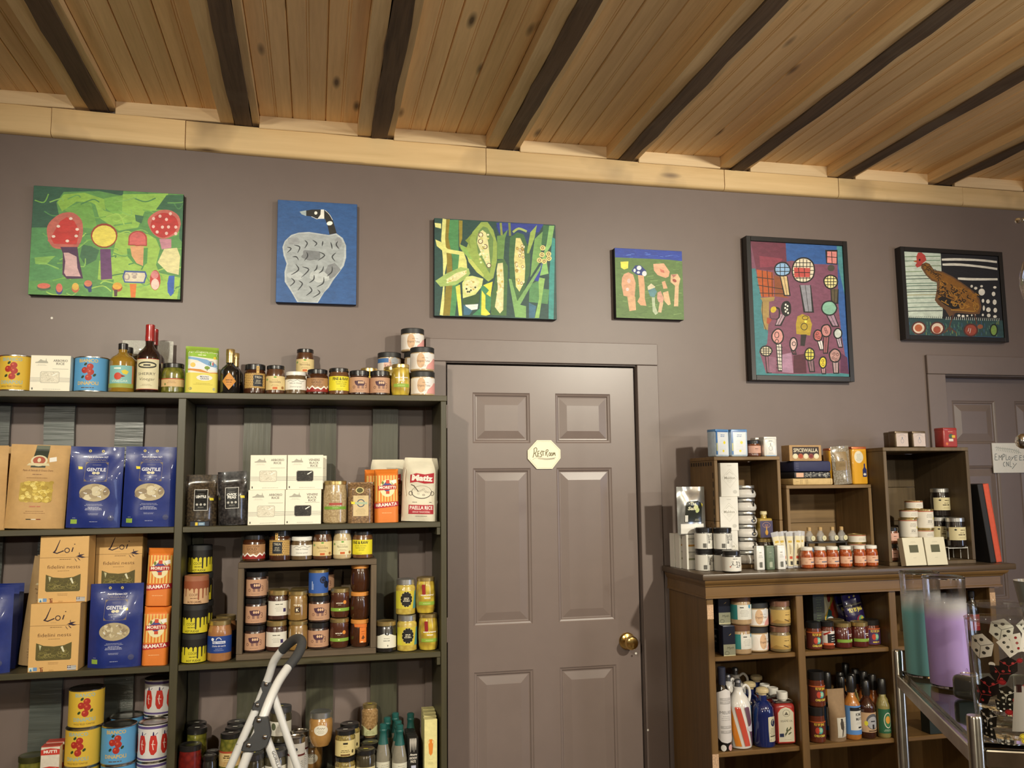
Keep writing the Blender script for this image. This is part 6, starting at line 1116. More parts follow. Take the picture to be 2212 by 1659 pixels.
put('bwt', 1550, -.235, ZA, 'left blue and white tin on the upright crate', rz=.3); put('bwt', 1591, -.235, ZA, 'right blue and white tin on the upright crate')
P = Print().rect(-34, -14, 34, 14, 'cfa290').lines(0, 1, 22, '54342c', 1, 2.4).lines(0, -6, 20, '7a5448', 1, 1)
AMB = plain('amber_preserve', (.14, .04, .014), .25, coat=1)
jar('pinkj', 'amber_jar', .0285, .064, AMB, BLACK, .014, .0275, P, .028, group='small amber jars with pink labels')
put('pinkj', 1627, -.235, ZA, 'small amber jar with pink label on the upright crate')
P = Print().line([(-20, 32), (20, 32), (20, -30), (-20, -30), (-20, 32)], .8, '8a9094').ring(0, -6, 7, 9, 1, '6a7074').line([(0, 4), (0, 14)], 2.4, '6a7074').lines(0, 21, 24, '6a7074', 1, 1.8).ring(0, 10, 16, 14, .8, '9aa0a4', 14, .3, 2.8).rect(-21, -36, 21, -33, '7fa4c8').lines(0, -24, 26, '9aa0a4', 2, 1, 3)
rtin('wht', 'white_tin', .056, .076, .045, plain('white_tin_paint', 'e2e1dc', .3, coat=.3, var=.02), P, 'white tins with a bottle drawing', lid=plain('white_tin_paint', 'e2e1dc'))
put('wht', 1660, -.235, ZA, 'white tin with a bottle drawing on the upright crate'); put('wht', 1640, -.17, ZA, 'white tin behind the small amber jar on the upright crate')
P = Print().text('THE ORIGINAL', 0, 52, 3, '9a978c', w=18).line([(0, 40), (32, 6), (0, -30), (-32, 6), (0, 40)], .9, 'b8b5a8').text('Maldon', 0, 2, 10, '8f8c80', w=44, bold=.01).text('SEA SALT', 0, -6, 3.6, 'a09d92', w=20).lines(0, -11, 18, 'b0ada2', 1, .9).line([(-14, 18), (0, 30), (14, 20)], 1.2, 'a8a598').ell(20, -46, 9, 7, 'c4c2ba')
carton('mald', 'salt_box', .074, .127, .042, plain('white_salt_card', 'e0ded6', .6, var=.02), P, 'white sea salt boxes')
a = put('mald', 1568, -.246, FA, 'lowest white salt box in the upright crate'); a = put('mald', 1568, -.246, a, 'middle white salt box in the upright crate'); put('mald', 1569, -.244, a, 'topmost white salt box in the upright crate')
a = put('mald', 1552, -.16, FA, 'lowest rear white salt box in the upright crate'); a = put('mald', 1552, -.16, a, 'middle rear white salt box in the upright crate'); put('mald', 1552, -.16, a, 'topmost rear white salt box in the upright crate')
SALT = plain('white_salt', (.72, .70, .66), .5, coat=1, var=.05)
def dome(tagged):
    R, H = .042, .049
    b = lathe('body', [(0, .002), (R * .7, 0), (R * .92, .003), (R, .012), (R * .97, .022), (R * .84, .03), (R * .8, .034)], SALT, 28); g = lathe('glass_neck', [(R * .8, .034), (R * .78, .038), (0, .038)], CLEAR, 24)
    l = lathe('lid', [(0, .037), (R * .86, .037), (R * .87, .0385), (R * .87, H - .002), (R * .84, H), (0, H)], SILV, 28)
    P = Print().ell(12, 0, 11, 7, '17150f', 16).ell(12, 0, 7, 3.6, 'b0a890', 12).rect(10, 6, 16, 26, '17150f')
    if tagged == 0: P = Print().rect(10, 4, 17, 24, '17150f')
    kind('dome%d' % tagged, 'salt_jar', 'jar', [('body', b, []), ('glass_neck', g, []), ('lid', l, []), ('label', P.build('label', lambda u, v, d: ((R + .001 + d) * math.sin(u / R), -(R + .001 + d) * math.cos(u / R), .015 + v), GLOSS, (.004, None)), [])], H, R, 'squat white salt jars')
dome(0); dome(1); a = FA
for i, n in enumerate(('lowest', 'second', 'third', 'fourth', 'fifth', 'topmost')): a = put('dome%d' % (i < 4), 1611 - i * 1.2, -.247, a, n + ' squat white salt jar of the stack of six')
P = Print().rect(-26, -33, 26, 30, '4a4460').ring(0, 14, 16, 10, 1, 'c89a7c').ell(0, -14, 6, 10, 'c8963c').rect(-2, -6, 2, 8, 'c8963c').lines(0, 14, 22, 'c88a6c', 2, 1.6, 5)
kind('sqb', 'saffron_bottle', 'bottle', [('body', boxm('body', -.027, .027, -.02, .02, 0, .076, plain('yellow_oil', (.38, .26, .05), .15, coat=1), .006, 3), []), ('neck', lathe('neck', [(.013, .074), (.011, .08), (.011, .092)], plain('yellow_oil', (.38, .26, .05)), 16), []), ('cap', lathe('cap', ccap(.013, .09, .102), plain('cream_cap', 'd8cca0', .4), 16), []), ('label', P.flat('label', -.0202, GLOSS, 0, .036), [])], .102, .02)
jar('djar', 'dark_spice_jar', .034, .094, plain('dark_spice', (.05, .03, .015), .25, coat=1), GOLD, .014, .032, Print().rect(-40, -20, 40, 12, '3a3428').lines(0, 4, 30, 'a89a70', 3, 1.2, 6), .04, 'shoulder')
a = put('djar', 1655, -.243, FA, 'dark gold-lidded jar in the upright crate'); put('sqb', 1650, -.23, a, 'square yellow bottle with purple label in the upright crate')
P = Print().rect(-70, -30, 70, 26, 'dcdad2').rect(-10, -30, -8.6, 26, K_).text('BLACK LAVA', 13, 12, 10, '2a2824', w=40, bold=.02).text('SEA SALT', 10, 1, 10, '2a2824', w=34, bold=.02).rect(-5, -10, 2, -1, K_).ring(-1.5, -5.5, 2, 2, .8, 'dcdad2', 8).lines(12, -10, 22, 'a09e96', 4, 1, 3.6)
for i in range(9): P.rect(-26 + i * 1.5, -26, -25 + i * 1.5 + (i % 3) * .3, -10, '3a3834')
jar('lava', 'sea_salt_jar', .0335, .078, plain('black_salt', (.02, .019, .018), .4, coat=1), BLACK, .016, .033, P, .031, group='sea salt jars with black lids')
P = Print().rect(-60, -28, 60, 22, 'dcdad2').lines(-2, 14, 26, '5a5850', 1, 2.2)
for c in ((-16, 4, -10, 8, -12, -4, -18, -10), (-13, 0, -6, -8), (2, 8, 4, -2, -2, -8), (0, 4, 14, 4), (6, 0, 6, -14), (0, -14, 14, -14), (12, 0, 18, 2), (10, -8, 22, -8), (16, 4, 16, -14)): P.line([(c[i], c[i + 1]) for i in range(0, len(c), 2)], 1.8, '2a2824')
P.ell(-20, -12, 3, 3, 'c07a68', 10)
jar('kanji', 'sea_salt_jar', .0335, .078, plain('black_salt', (.02, .019, .018)), BLACK, .014, .033, P, .034, group='sea salt jars with black lids')
a = put('lava', 1524, -.285, BT, 'lower left black lava salt jar at the bookcase corner', rz=.25); put('lava', 1522.5, -.285, a, 'upper left black lava salt jar at the bookcase corner', rz=.25)
a = put('lava', 1557, -.325, BT, 'lower right black lava salt jar behind the brush lettered jar', rz=.2); put('lava', 1556, -.325, a, 'upper right black lava salt jar', rz=.2)
put('kanji', 1579, -.392, BT, 'salt jar with brush lettering in front of the lava salt')
P = Print().rect(-20, -60, 20, 60, 'dedbd0')
for y, c in ((36, 'b8863c'), (-14, '8a8a6a')): P.rect(-14, y - 16, 16, y + 16, 'cfcabd').rect(-14, y - 16, 16, y - 9, c).rect(-14, y + 10, 16, y + 16, 'a8a69c').lines(1, y + 2, 20, '8a887c', 2, 1.1, 4)
carton('trio', 'seasoning_box', .043, .128, .034, plain('white_salt_card', 'e0ded6'), P, 'white boxes of seasoning tins')
for i, (px, y) in enumerate(((1462, -.12), (1474, -.17), (1491, -.225))): put('trio', px, y, BT, ('rear white seasoning box at the left end of the bookcase top', 'middle white seasoning box at the left end of the bookcase top', 'front white seasoning box with two tins at the left end')[i], rz=.1)
P = Print().poly([(-30, 18), (-22, 34), (22, 36), (40, 26), (40, -44), (-34, -44)], '26281e').text('The', 0, 20, 11, 'd8d4b4', w=26, sh=.2, bold=.04).text('Salt', -4, 2, 12, 'd8d4b4', w=36, sh=.2, bold=.04).ell(14, 12, 9, 12, 'd6d8a0', 10, .5).ell(20, 0, 8, 10, 'c2cc8a', 10, -.6).rect(-32, -42, -20, -18, 'd8d6ce').lines(20, -34, 26, 'b0ae9c', 2, 1.4, 4).poly([(36, 28), (44, 24), (42, 12)], 'd8c43c').rect(-48, -86, 48, -50, 'e4e2dc')
pouch('silv', 'silver_pouch', .118, .178, .03, plain('silver_foil', (.46, .46, .44), .2, .75, var=.1), P, seal=.1, taper=.6, wr=.006, seed=31)
put('silv', 1494, -.225, BT + .1288, 'silver pouch with black label lying on the seasoning boxes', rz=.08)
def thy(mat, c, nm):
    P = Print().lines(0, 19, 16, c, 1, 2).rect(-5, -34, 6, -14, c).lines(0, 10, 18, c, 3, .9, 4); [P.rect(-8 + i * 2.6, -32, -7 + i * 2.6, -16, c) for i in range(6)]
    rtin(nm, 'herb_tin', .033, .087, .024, mat, P, 'slim herb tins', r=.004, lid=mat)
thy(plain('white_tin_paint', 'e2e1dc'), '6a6a62', 'thyw'); thy(plain('sage_tin_paint', '6f8068', .4), 'b9c2ac', 'thyg')
put('thyw', 1640, -.335, BT, 'left slim white herb tin on the bookcase top'); put('thyg', 1661.5, -.335, BT, 'slim green herb tin between two white ones'); put('thyw', 1685, -.335, BT, 'right slim white herb tin on the bookcase top')
P = Print().rect(-13, -60, 13, 50, 'd8cfae').rect(-8, 26, 8, 34, 'c8a83c').rect(-3, -16, -1, 20, '8a6a34').rect(1, -10, 2, 16, '8a6a34').rect(-6, -34, 6, -24, 'c0563c').rect(-4, -56, 6, -42, '3a3a36')
pouch('van', 'vanilla_packet', .03, .135, .004, film('clear_packet_film', (.8, .8, .82), .55), P, seal=.2, taper=.7, wr=.001, seed=41, group='slim vanilla packets')
for i, n in enumerate(('first', 'second', 'third', 'fourth', 'fifth', 'sixth', 'seventh')): put('van', 1690 + i * 6, -.306 + .0046 * ((i * 3) % 7), BT, n + ' slim vanilla packet from the left in the leaning row', ry=-.2 + .055 * i + .04 * (i % 2), rx=-.05, free=False)
P = Print().rect(-38, -15, 38, 11, 'd9ae92').lines(-2, 3, 20, '8a3c24', 1, 2.2).rect(0, -8, 26, -4, '54607a').lines(-16, -6, 12, '9a5a40', 2, 1, 3)
jar('papr', 'paprika_jar', .0238, .079, lumps('paprika_powder', (.45, .10, .02), (.30, .055, .012), 120), WHITE, .013, .0215, P, .03, 'shoulder', group='orange paprika jars')
for px, n in ((1743, 'first'), (1771, 'second'), (1797.5, 'third'), (1826, 'fourth'), (1856, 'fifth'), (1882, 'sixth')): put('papr', px, -.345, BT, n + ' orange paprika jar from the left in the row of six', rz=R_(int(px)).uniform(-.4, .3))
rs = thing('display_riser', 'dark display riser holding small corked flasks in the low crate', 'riser', (xat(1779, -.2, 1.33), -.2, FA)); dk = plain('dark_riser', (.03, .026, .024), .5)
ob('top_plate', boxm('top_plate', -.09, .09, -.025, .035, .07, .075, dk, .001), rs); [ob('leg', boxm('leg', x - .004, x + .004, -.023, .033, 0, .0698, dk, .001), rs) for x in (-.085, .085)]; rx_ = rs.location.x; [fixed(rx_ + x - .004, rx_ + x + .004, -.223, -.167, FA, FA + .07) for x in (-.085, .085)]; fixed(rx_ - .09, rx_ + .09, -.225, -.165, FA + .07, FA + .075)
tg = Print().ell(0, 0, 9, 10, 'd6cfa8', 12).lines(0, 2, 10, '7a7450', 3, .9, 3)
kind('flask', 'corked_flask', 'bottle', [('body', lathe('body', [(0, .001), (.012, 0), (.0155, .004), (.0165, .016), (.014, .028), (.008, .038), (.0075, .046), (.009, .048)], film('clear_flask_glass', (.85, .86, .84), .3, .05), 20), []), ('contents', lathe('contents', [(0, .003), (.0115, .003), (.014, .012), (.013, .02), (0, .021)], plain('grey_salt', (.45, .43, .38), .6, var=.3, sc=300), 16), []), ('cork', lathe('cork', ccap(.0078, .042, .056), plain('cork', (.5, .33, .14), .7, var=.2, sc=200), 14), []), ('hang_tag', tg.build('hang_tag', lambda u, v, d: (u + .006, -.018 - d, .014 + v), PAPER), [])], .056, .0165, 'small corked flasks with round tags')
for px, n in ((1748, 'leftmost'), (1772, 'second'), (1798, 'third'), (1820, 'rightmost')): put('flask', px, -.222, FA + .0752, n + ' small corked flask with round tag on the riser')
for px, c, n in ((1746, '6a8ab8', 'blue'), (1783, '7a8a78', 'grey'), (1812, '5a7a60', 'green')):
    jar('rd' + n, 'round_label_tin', .023, .05, STEEL, plain('lid_' + n, c, .35), .012, .0232, Print().ell(0, 0, 15, 12, c, 16).ring(0, 0, 12, 9, 1, 'd8d6c8'), .02); put('rd' + n, px, -.215, FA, 'small round tin with ' + n + ' label under the riser')
P = Print().rect(-100, -13, 100, 10, 'e0dacc').rect(-100, 10, 100, 13, 'b5705c').lines(0, 2, 30, '7a766a', 3, 1, 4); Q = Print().rect(-107, -33, 107, 29, 'e0dacc').rect(-107, 29, 107, 33, 'b5705c').lines(0, 18, 34, '6a665c', 3, 1.4, 5).lines(0, -7, 28, '7a766c', 2, 2.6, 5).lines(0, -16, 32, '9a968a', 2, 1, 4).ell(22, 4, 5, 5, 'dcd04a', 8)
tin('stin', 'low_cream_tin', .0335, .034, P, 'cream tins with red rims', GOLD); tin('ltin', 'cream_tin', .034, .079, Q, 'cream tins with red rims', GOLD)
a = FA
for n in ('lowest', 'middle', 'topmost'): a = put('stin', 1874, -.262, a, n + ' low cream tin stacked in the low crate')
# books and goods on the low crate
def book(label, px, w, h, d, z, cov, pages, bands, spine=None):
    x = xat(px, -.2, z + h / 2); t = thing('book', label, 'book', (x, -.255, z + 2e-4), (0, 0, R_(int(h * 999)).uniform(-.03, .03)), 'books lying on the low crate')
    fixed(x - w / 2, x + w / 2, -.255, -.255 + d, z, z + h)
    ob('cover', boxm('cover', -w / 2, w / 2, 0, d, 0, h, cov, h * .22, 2), t); ob('page_block', boxm('page_block', -w / 2 + .003, w / 2 - .003, d - .001, d + .003, .003, h - .003, pages, 0), t)
    if bands: ob('spine_print', bands.flat('spine_print', -.0003, PAPER, 0, h / 2), t)
    return z + h + 4e-4
PG = plain('book_pages', 'd8cba8', .8)
P = Print(); [P.rect(x, -9, x + 1.2, 9, '8a744c') for x in (-54, -48, -32, -28, -24, 74)]; P.lines(-68, 0, 16, '9a8258', 1, 1.6)
a = book('cream cloth book at the bottom of the three books', 1740, .172, .026, .14, ZB, plain('cream_cloth', 'c9ad78', .7, bump=.2), PG, P)
P = Print().rect(-72, -8, -40, 9, 'd8ac90'); R = R_(8)
for i in range(46): x, y = R.uniform(-34, 72), R.uniform(-7, 7); P.ring(x, y, R.uniform(2, 5), R.uniform(2, 5), 1, 'b5b3aa', 8, 0, R.uniform(2, 6))
a = book('black and white patterned book between two plain ones', 1739, .160, .024, .135, a, plain('black_cloth', (.02, .02, .024), .6), PG, P)
P = Print(); [P.lines(-66, 12 - i * 7, 20, '7a7a94', 1, 1) for i in range(4)]
a = book('navy blue cloth book on top of the books', 1739, .162, .042, .13, a, plain('navy_cloth', '2c3054', .7, bump=.2), PG, P)
P = Print().rect(-56, -12, 58, 24, '33241c').text('SPICEWALLA', 1, 4, 14, 'd6cbb0', w=104, bold=.02)
for i, c in enumerate(('e0d9b8', 'a8401e', 'e0d9b8', '7a1e24', 'e0d9b8')): P.ell(-44 + i * 22.5, -12, 11, 10, c, 16); P.ring(-44 + i * 22.5, -12, 8, 7, .6, '9a8a5c', 12)
P.lines(0, -27, 84, '8a7450', 1, 1.6)
carton('spw', 'spice_gift_box', .138, .061, .06, plain('kraft_card', 'b08d60', .7), P); put('spw', 1731, -.25, a, 'kraft spice gift box with windows on top of the books')
P = Print().rect(-30, -20, 20, 52, '8a7450').lines(-6, 22, 22, '3a2c1c', 2, 3, 6).lines(-6, 4, 30, '4a3a24', 3, 1, 4)
pouch('foil', 'foil_pouch', .08, .148, .035, lumps('seeded_foil', (.36, .33, .28), (.2, .165, .11), 200, 1, .2), P, seal=.09, taper=.6, wr=.005, seed=51); put('foil', 1832, -.264, ZB, 'clear foil pouch of seeds leaning before the yellow tins', ry=-.06)
P = Print().rect(-28, -70, 28, 58, 'd8a02c').ell(-4, 34, 20, 24, 'ded8c2', 18).lines(-4, 44, 24, '8a9ab0', 6, 1.3, 5).poly([(10, -44), (28, -44), (28, -16), (22, -6), (22, 8), (16, 8), (16, -6), (10, -16)], '2c3468').ell(19, -34, 6, 5, 'dcd8d0')
rtin('ytn', 'yellow_tin', .067, .147, .05, plain('yellow_tin_paint', 'd8a02c', .25, coat=.5), P, 'tall yellow tins', lid=plain('red_gold_lid', (.45, .12, .04), .3, .4)); put('ytn', 1867, -.255, ZB, 'tall yellow tin with bottle picture on the low crate'); put('ytn', 1801, -.12, ZB, 'tall yellow tin behind the books on the low crate')
# tall dark crate
FC = BT + .0148
a = put('ltin', 1983, -.275, FC, 'bottom large cream tin of the left column in the dark crate'); a = put('ltin', 1983, -.275, a, 'second large cream tin of the left column in the dark crate'); a = put('stin', 1984, -.275, a, 'low cream tin third in the left column'); put('stin', 1995, -.262, a, 'low cream tin crowning the left column in the dark crate')
a = put('ltin', 2026, -.275, FC, 'bottom large cream tin of the right column in the dark crate'); a = put('stin', 2027, -.275, a, 'low cream tin inside the right column'); put('ltin', 2026, -.275, a, 'top large cream tin of the right column in the dark crate')
fixed(1.908, 1.997, -.331, -.209, FC, FC + .047)
WIRE = plain('white_wire', (.75, .75, .72), .35); ws = thing('wire_stand', 'white wire stand under the dark jars in the crate', 'stand', (1.953, -.29, FC))
for y in (-.04, .0, .04, .08): ob('wire', tube('wire', [(-.044, y, .001), (-.044, y, .044), (.042, y, .044), (.042, y, .001)], .0018, WIRE, 8, 1), ws)
ob('cross_wire', tube('cross_wire', [(-.044, -.04, .0462), (-.044, .08, .0462)], .0018, WIRE, 8, 1), ws); ob('cross_wire', tube('cross_wire', [(.042, -.04, .0462), (.042, .08, .0462)], .0018, WIRE, 8, 1), ws)
P = Print().rect(-50, -24, 50, 26, 'd6cba0').poly([(-30, 16), (-24, 20), (-18, 16), (-24, 12)], '2c281e').lines(4, 13, 32, '5a4c30', 1, 3).lines(0, -5, 46, '4a3c24', 1, 3.6).lines(0, 3, 28, '6a5c3c', 1, 2.2).lines(0, -14, 36, '8a7c54', 2, 1, 3)
jar('dkj', 'dark_bean_jar', .0355, .113, plain('dark_beans', (.012, .008, .007), .2, coat=1), SILV, .017, .034, P, .05, 'shoulder', group='dark jars with silver lids')
zw = FC + .0482; put('dkj', 2072, -.345, zw, 'front dark silver-lidded jar on the white wire stand'); a = put('dkj', 2060, -.268, zw, 'lower rear dark silver-lidded jar on the wire stand'); put('dkj', 2062, -.268, a, 'upper dark silver-lidded jar in the tall crate')
a = put('pinkj', 1924, -.328, FC, 'lower amber jar with pink label in the dark crate'); put('pinkj', 1924, -.328, a, 'upper amber jar with pink label in the dark crate')
jar('gjar', 'dark_bean_jar', .0345, .1, plain('dark_beans', (.012, .008, .007)), BLACK, .018, .034, Print().rect(-40, -20, 40, 18, '7a765c').lines(0, 8, 34, '2a2820', 4, 1.6, 6), .042); put('gjar', 1945, -.245, FC, 'dark jar with dull green label at the back of the dark crate')
P = Print().rect(-20, -4, 18, 24, '54543c').lines(0, 36, 30, 'a8a48e', 2, 1, 3.4).lines(-2, -24, 20, 'a09c88', 1, 1)
carton('soap', 'cream_gift_box', .088, .104, .03, plain('cream_gift_card', 'd6d0b8', .6, var=.02), P, 'cream gift boxes with dark windows')
put('soap', 1973, -.4, BT, 'left cream gift box leaning in front of the tins', rx=-.16, free=False); put('soap', 2019, -.4, BT, 'right cream gift box leaning in front of the tins', rx=-.14, free=False)
P = Print().rect(-26, -27, 26, 24, 'b09670').ring(0, -6, 6, 8, 1.2, '4a4434').line([(0, 2), (0, 10)], 3.4, '4a4434').ring(0, 6, 17, 12, .7, '6a5c40', 12, .2, 2.9).lines(0, 17, 22, '6a5c40', 1, 1.6)
rtin('brt', 'brown_tin', .062, .063, .045, plain('bronze_tin_paint', (.14, .10, .06), .35, .4), P, 'small brown tins with a bottle drawing'); put('brt', 1941, -.33, ZCc, 'left small brown tin on the tall dark crate'); put('brt', 1978, -.33, ZCc, 'right small brown tin on the tall dark crate'); put('brt', 1930, -.27, ZCc, 'small brown tin behind the left one on the dark crate')
P = Print().rect(-29, -34, 29, 30, 'a03c38').lines(0, 23, 36, 'd8a088', 1, 2.2).ell(2, 6, 12, 10, '4a5a48', 12).rect(6, 0, 22, 10, 'd8b43c').rect(-10, -14, 12, -4, 'd6cfc0').ell(-20, -24, 6, 6, 'd0703c', 10)
rtin('rdt', 'red_tin', .071, .077, .05, plain('red_tin_paint', (.32, .035, .03), .35, coat=.3), P); put('rdt', 2043, -.33, ZCc, 'red paprika tin at the right end of the dark crate top', rz=.1)
P = Print().rect(-22, -30, 22, 28, '5a4a8c'); rtin('put', 'purple_tin', .05, .066, .04, plain('purple_tin_paint', '54468a', .35), P); put('put', 2058, -.27, ZCc, 'purple tin behind the red paprika tin')
for c, px, nm, lb, ex in (((.012, .011, .011), 2147, 'black', 'black edged canvas leaning on the tall dark crate', -.0262), ((.60, .085, .035), 2158.5, 'red', 'orange red edged canvas leaning outermost at the right', 0)):
    cv = thing('leaning_canvas', lb, 'canvas', (max(xat(2158.5, -.36, 1.26), 2.0905) + ex, -.36, BT + .0025), (0, -.12, 0)); m = plain('canvas_paint_' + nm, c, .6)
    ob('stretched_front', boxm('stretched_front', .0105, .0125, 0, .22, 0, .305, m, .0005), cv); ob('stretcher_frame', boxm('stretcher_frame', -.0125, .0105, 0, .22, 0, .305, m, .0015), cv)

# ================================================================== INSIDE THE BOOKCASE
A1, A2 = BZ[0], BZ[1]; Yb = -.343
P = Print().rect(-50, -40, 50, 40, '14161e').text('OIL', 0, -8, 10, 'c8c6bc', w=22).lines(0, -20, 22, 'a8a69c', 2, 1, 4)
bottle('oil', 'olive_oil_bottle', bprof(.024, .185, .62, .011, .168), plain('navy_glass', (.008, .01, .022), .12, coat=1), ccap(.012, .166, .19), P, .024, .06, 'dark oil bottles', capmat=WHITE); put('oil', 1552, Yb + .015, A1, 'dark oil bottle with white cap at the left stile'); put('oil', 1562, Yb + .09, A1, 'dark oil bottle in the shade behind the navy tins')
P = Print().rect(-23, -50, 23, -12, '8a8a74').poly([(-23, -12), (23, -12), (23, 50), (-23, 50)], '161a28').poly([(-2, 18), (8, 26), (12, 34), (6, 22)], 'c8a860').text('Myth', 4, -28, 8, '34342a', w=26, sh=.2).ring(-10, -42, 8, 6, 1.4, '4a4a3a').rect(-23, -52, 23, -49, 'cfc8a0')
rtin('myth', 'oil_tin', .048, .105, .04, plain('navy_tin_paint', '161a2c', .35), P, 'navy oil tins', lid=plain('navy_tin_paint', '161a2c')); a = put('myth', 1570, Yb, A1, 'lower navy oil tin in the top left cell'); put('myth', 1570, Yb, a, 'upper navy oil tin in the top left cell')
P = Print().rect(-62, -26, 62, 26, '2f7a78').rect(-20, -26, 42, 26, 'd8d6cc').lines(-4, 15, 22, '3a3a36', 1, 3.4).lines(6, 6, 38, '8a887e', 5, 1.2, 5).poly([(22, 26), (32, 26), (32, 16), (27, 12), (22, 16)], '3c8ab0')
jar('tanj', 'tan_butter_jar', .0385, .103, plain('tan_butter', (.42, .29, .16), .25, coat=1), BROWNL, .021, .0365, P, .046, 'shoulder', group='tan jars with brown lids'); a = put('tanj', 1609.5, Yb, A1, 'lower tan jar with brown lid and teal label', rz=.1); put('tanj', 1610, Yb, a, 'upper tan jar with brown lid and teal label', rz=-.25)
a = put('tahini', 1656, Yb, A1, 'lower tahini jar inside the bookcase', rz=.4); put('tahini', 1656, Yb, a, 'upper tahini jar inside the bookcase')
P = Print().rect(-56, -24, 56, 24, 'c8a862').lines(10, 5, 30, '5a4626', 1, 2.6).lines(10, 14, 30, '8a7040', 1, 1.2).poly([(-56, -24), (-30, -10), (-6, -16), (18, -8), (40, -14), (56, -10), (56, -24)], 'b08e4c').poly([(-2, -8), (18, -16), (16, -19), (-4, -11)], '5a4424')
jar('suncu', 'sunflower_spread_jar', .0375, .091, plain('sunflower_spread', (.2, .15, .07), .25, coat=1), COPPER, .02, .036, P, .036, group='yellow label jars with copper lids'); a = put('suncu', 1707.5, Yb, A1, 'lower yellow label jar with copper lid', rz=-.1); put('suncu', 1707, Yb, a, 'upper yellow label jar with copper lid')
def jing(bg, t): return Print().rect(-48, -30, 48, 28, bg).text('FLY BY JING', 0, 14, 8, 'd8b83c', w=38, bold=.04).ell(2, -3, 11, 12, '3f9c94', 16).ell(-8, -3, 8, 11, 'b8402c', 14).ell(4, -2, 6, 8, '9ac0a0', 12).lines(0, -24, 1 if t else 40, 'd8c44c', 1, 4).text(t or '.', 0, -25, 7, 'd8c44c', w=42 if t else 1, bold=.04).rect(-48, 24, 48, 28, 'c0602c')
CH = plain('chili_oil', (.12, .025, .01), .2, coat=1)
jar('jingr', 'chili_crisp_jar', .0285, .1, CH, BLACK, .022, .0275, jing('5a241c', 'CHILI CRISP'), .038, 'shoulder', group='chili crisp jars'); jar('jingp', 'chili_crisp_jar', .0335, .094, CH, BLACK, .02, .032, jing('4a2c54', ''), .036, 'shoulder', group='chili crisp jars')
put('jingr', 1759, Yb, A1, 'orange label chili jar at the left of the middle top cell'); put('jingp', 1918.5, Yb + .02, A1, 'purple label chili jar at the right of the middle top cell')
P = Print().rect(-42, -26, 42, 24, 'd8d4cc').rect(-14, -22, 42, 14, '17161a').poly([(-30, 14), (-6, 24), (0, 20), (-26, 8)], 'a03024').lines(10, 4, 26, 'c8c6be', 3, 2.4, 9).rect(-30, -26, 10, -18, 'd0633c'); jar('wbj', 'chili_sauce_jar', .0245, .1, CH, BLACK, .018, .0245, P, .042, 'straight'); put('wbj', 1786, Yb, A1, 'jar with black and white label beside the gold-lidded pair')
P = Print().lines(12, 7, 34, 'e2dccc', 1, 3).lines(14, 1, 16, 'e2dccc', 1, 3).rect(-40, -20, 44, -9, '7fa03c').ell(20, -12, 4, 3, 'c9d89a', 10)
jar('redg', 'tomato_jam_jar', .033, .092, plain('dark_tomato', (.09, .014, .010), .2, coat=1), GOLD, .016, .032, P, .042, 'straight', group='red jars with gold lids')
put('redg', 1820, Yb, A1, 'left front red jar with gold lid and green band'); put('redg', 1857, Yb, A1, 'right front red jar with gold lid and green band'); put('redg', 1815, Yb + .072, A1, 'rear red jar with gold lid behind the front pair')
P = Print().rect(-50, -99, 50, 99, 'd0ac3c').poly([(-50, 99), (-26, 99), (-20, 40), (-50, -10)], 'd8d2b4').ell(-28, 66, 8, 22, '8a2c28', 14).poly([(-16, 99), (16, 99), (26, 20), (-26, 20)], 'a8983c').poly([(0, 70), (22, 30), (34, -40), (-34, -40), (-22, 30)], 'b03424').poly([(-30, 20), (-44, -20), (-30, -60), (-18, -60), (-18, 10)], '2a5c60').poly([(30, 20), (44, -20), (30, -60), (18, -60), (18, 10)], '2a5c60')
for s in (-1, 1): P.ell(s * 24, -30, 20, 24, '2a5c60', 16).ell(s * 24, -30, 17, 20, 'd6d8dc', 16).ell(s * 24, -30, 7, 9, '26304c', 12)
P.rect(19, -4, 23, 62, '8a5c1c').rect(-8, -60, 6, 90, '8f4a2c').rect(-20, -99, 20, -60, 'b03424')
carton('goch', 'chili_paste_carton', .104, .2, .045, plain('yellow_carton', 'caa63c', .5), P, cat='carton'); put('goch', 1799, -.165, A1, 'tall yellow carton with red and white rounds behind the jars')
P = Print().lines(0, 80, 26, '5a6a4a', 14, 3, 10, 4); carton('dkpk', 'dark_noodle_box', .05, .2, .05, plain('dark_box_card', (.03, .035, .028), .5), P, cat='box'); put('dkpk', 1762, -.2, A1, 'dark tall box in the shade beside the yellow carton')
P = Print().rect(-36, 52, 36, 90, '231c6a').rect(-36, 44, 36, 48, '8a887c').rect(-36, -92, 36, 42, '241a48').text('FLY BY JING', 2, 22, 13, 'd6c65c', w=56, bold=.05).ell(10, -18, 19, 24, '8a2c3c', 18).ell(14, -16, 14, 20, '5a9a7a', 16).ell(17, -14, 8, 14, 'c2b24c', 14).text('ENJOY', -12, -50, 13, 'd8c94c', w=44, bold=.05, rot=-.3).rect(-4, -74, 26, -70, 'c0b048').rect(4, -82, 26, -78, 'c0b048').ell(-8, 76, 5, 5, 'c9bc6c', 4).ell(12, 76, 5, 5, 'c9bc6c', 4)
pouch('jbag', 'chili_noodle_bag', .082, .178, .04, plain('indigo_plastic', '1e1838', .3, coat=.4, var=.15), P, seal=.12, taper=.55, wr=.005, seed=61, group='dark purple noodle bags'); put('jbag', 1876, -.252, A1, 'purple noodle bag leaning left in the middle top cell', ry=-.2); put('jbag', 1853, -.207, A1, 'darker noodle bag leaning behind the purple one', ry=-.22)
P = Print().rect(-40, -30, 40, 30, 'a82830').lines(0, 9, 22, 'd8c8c0', 1, 4).lines(0, 0, 30, 'd8b0a8', 3, 2, 6)
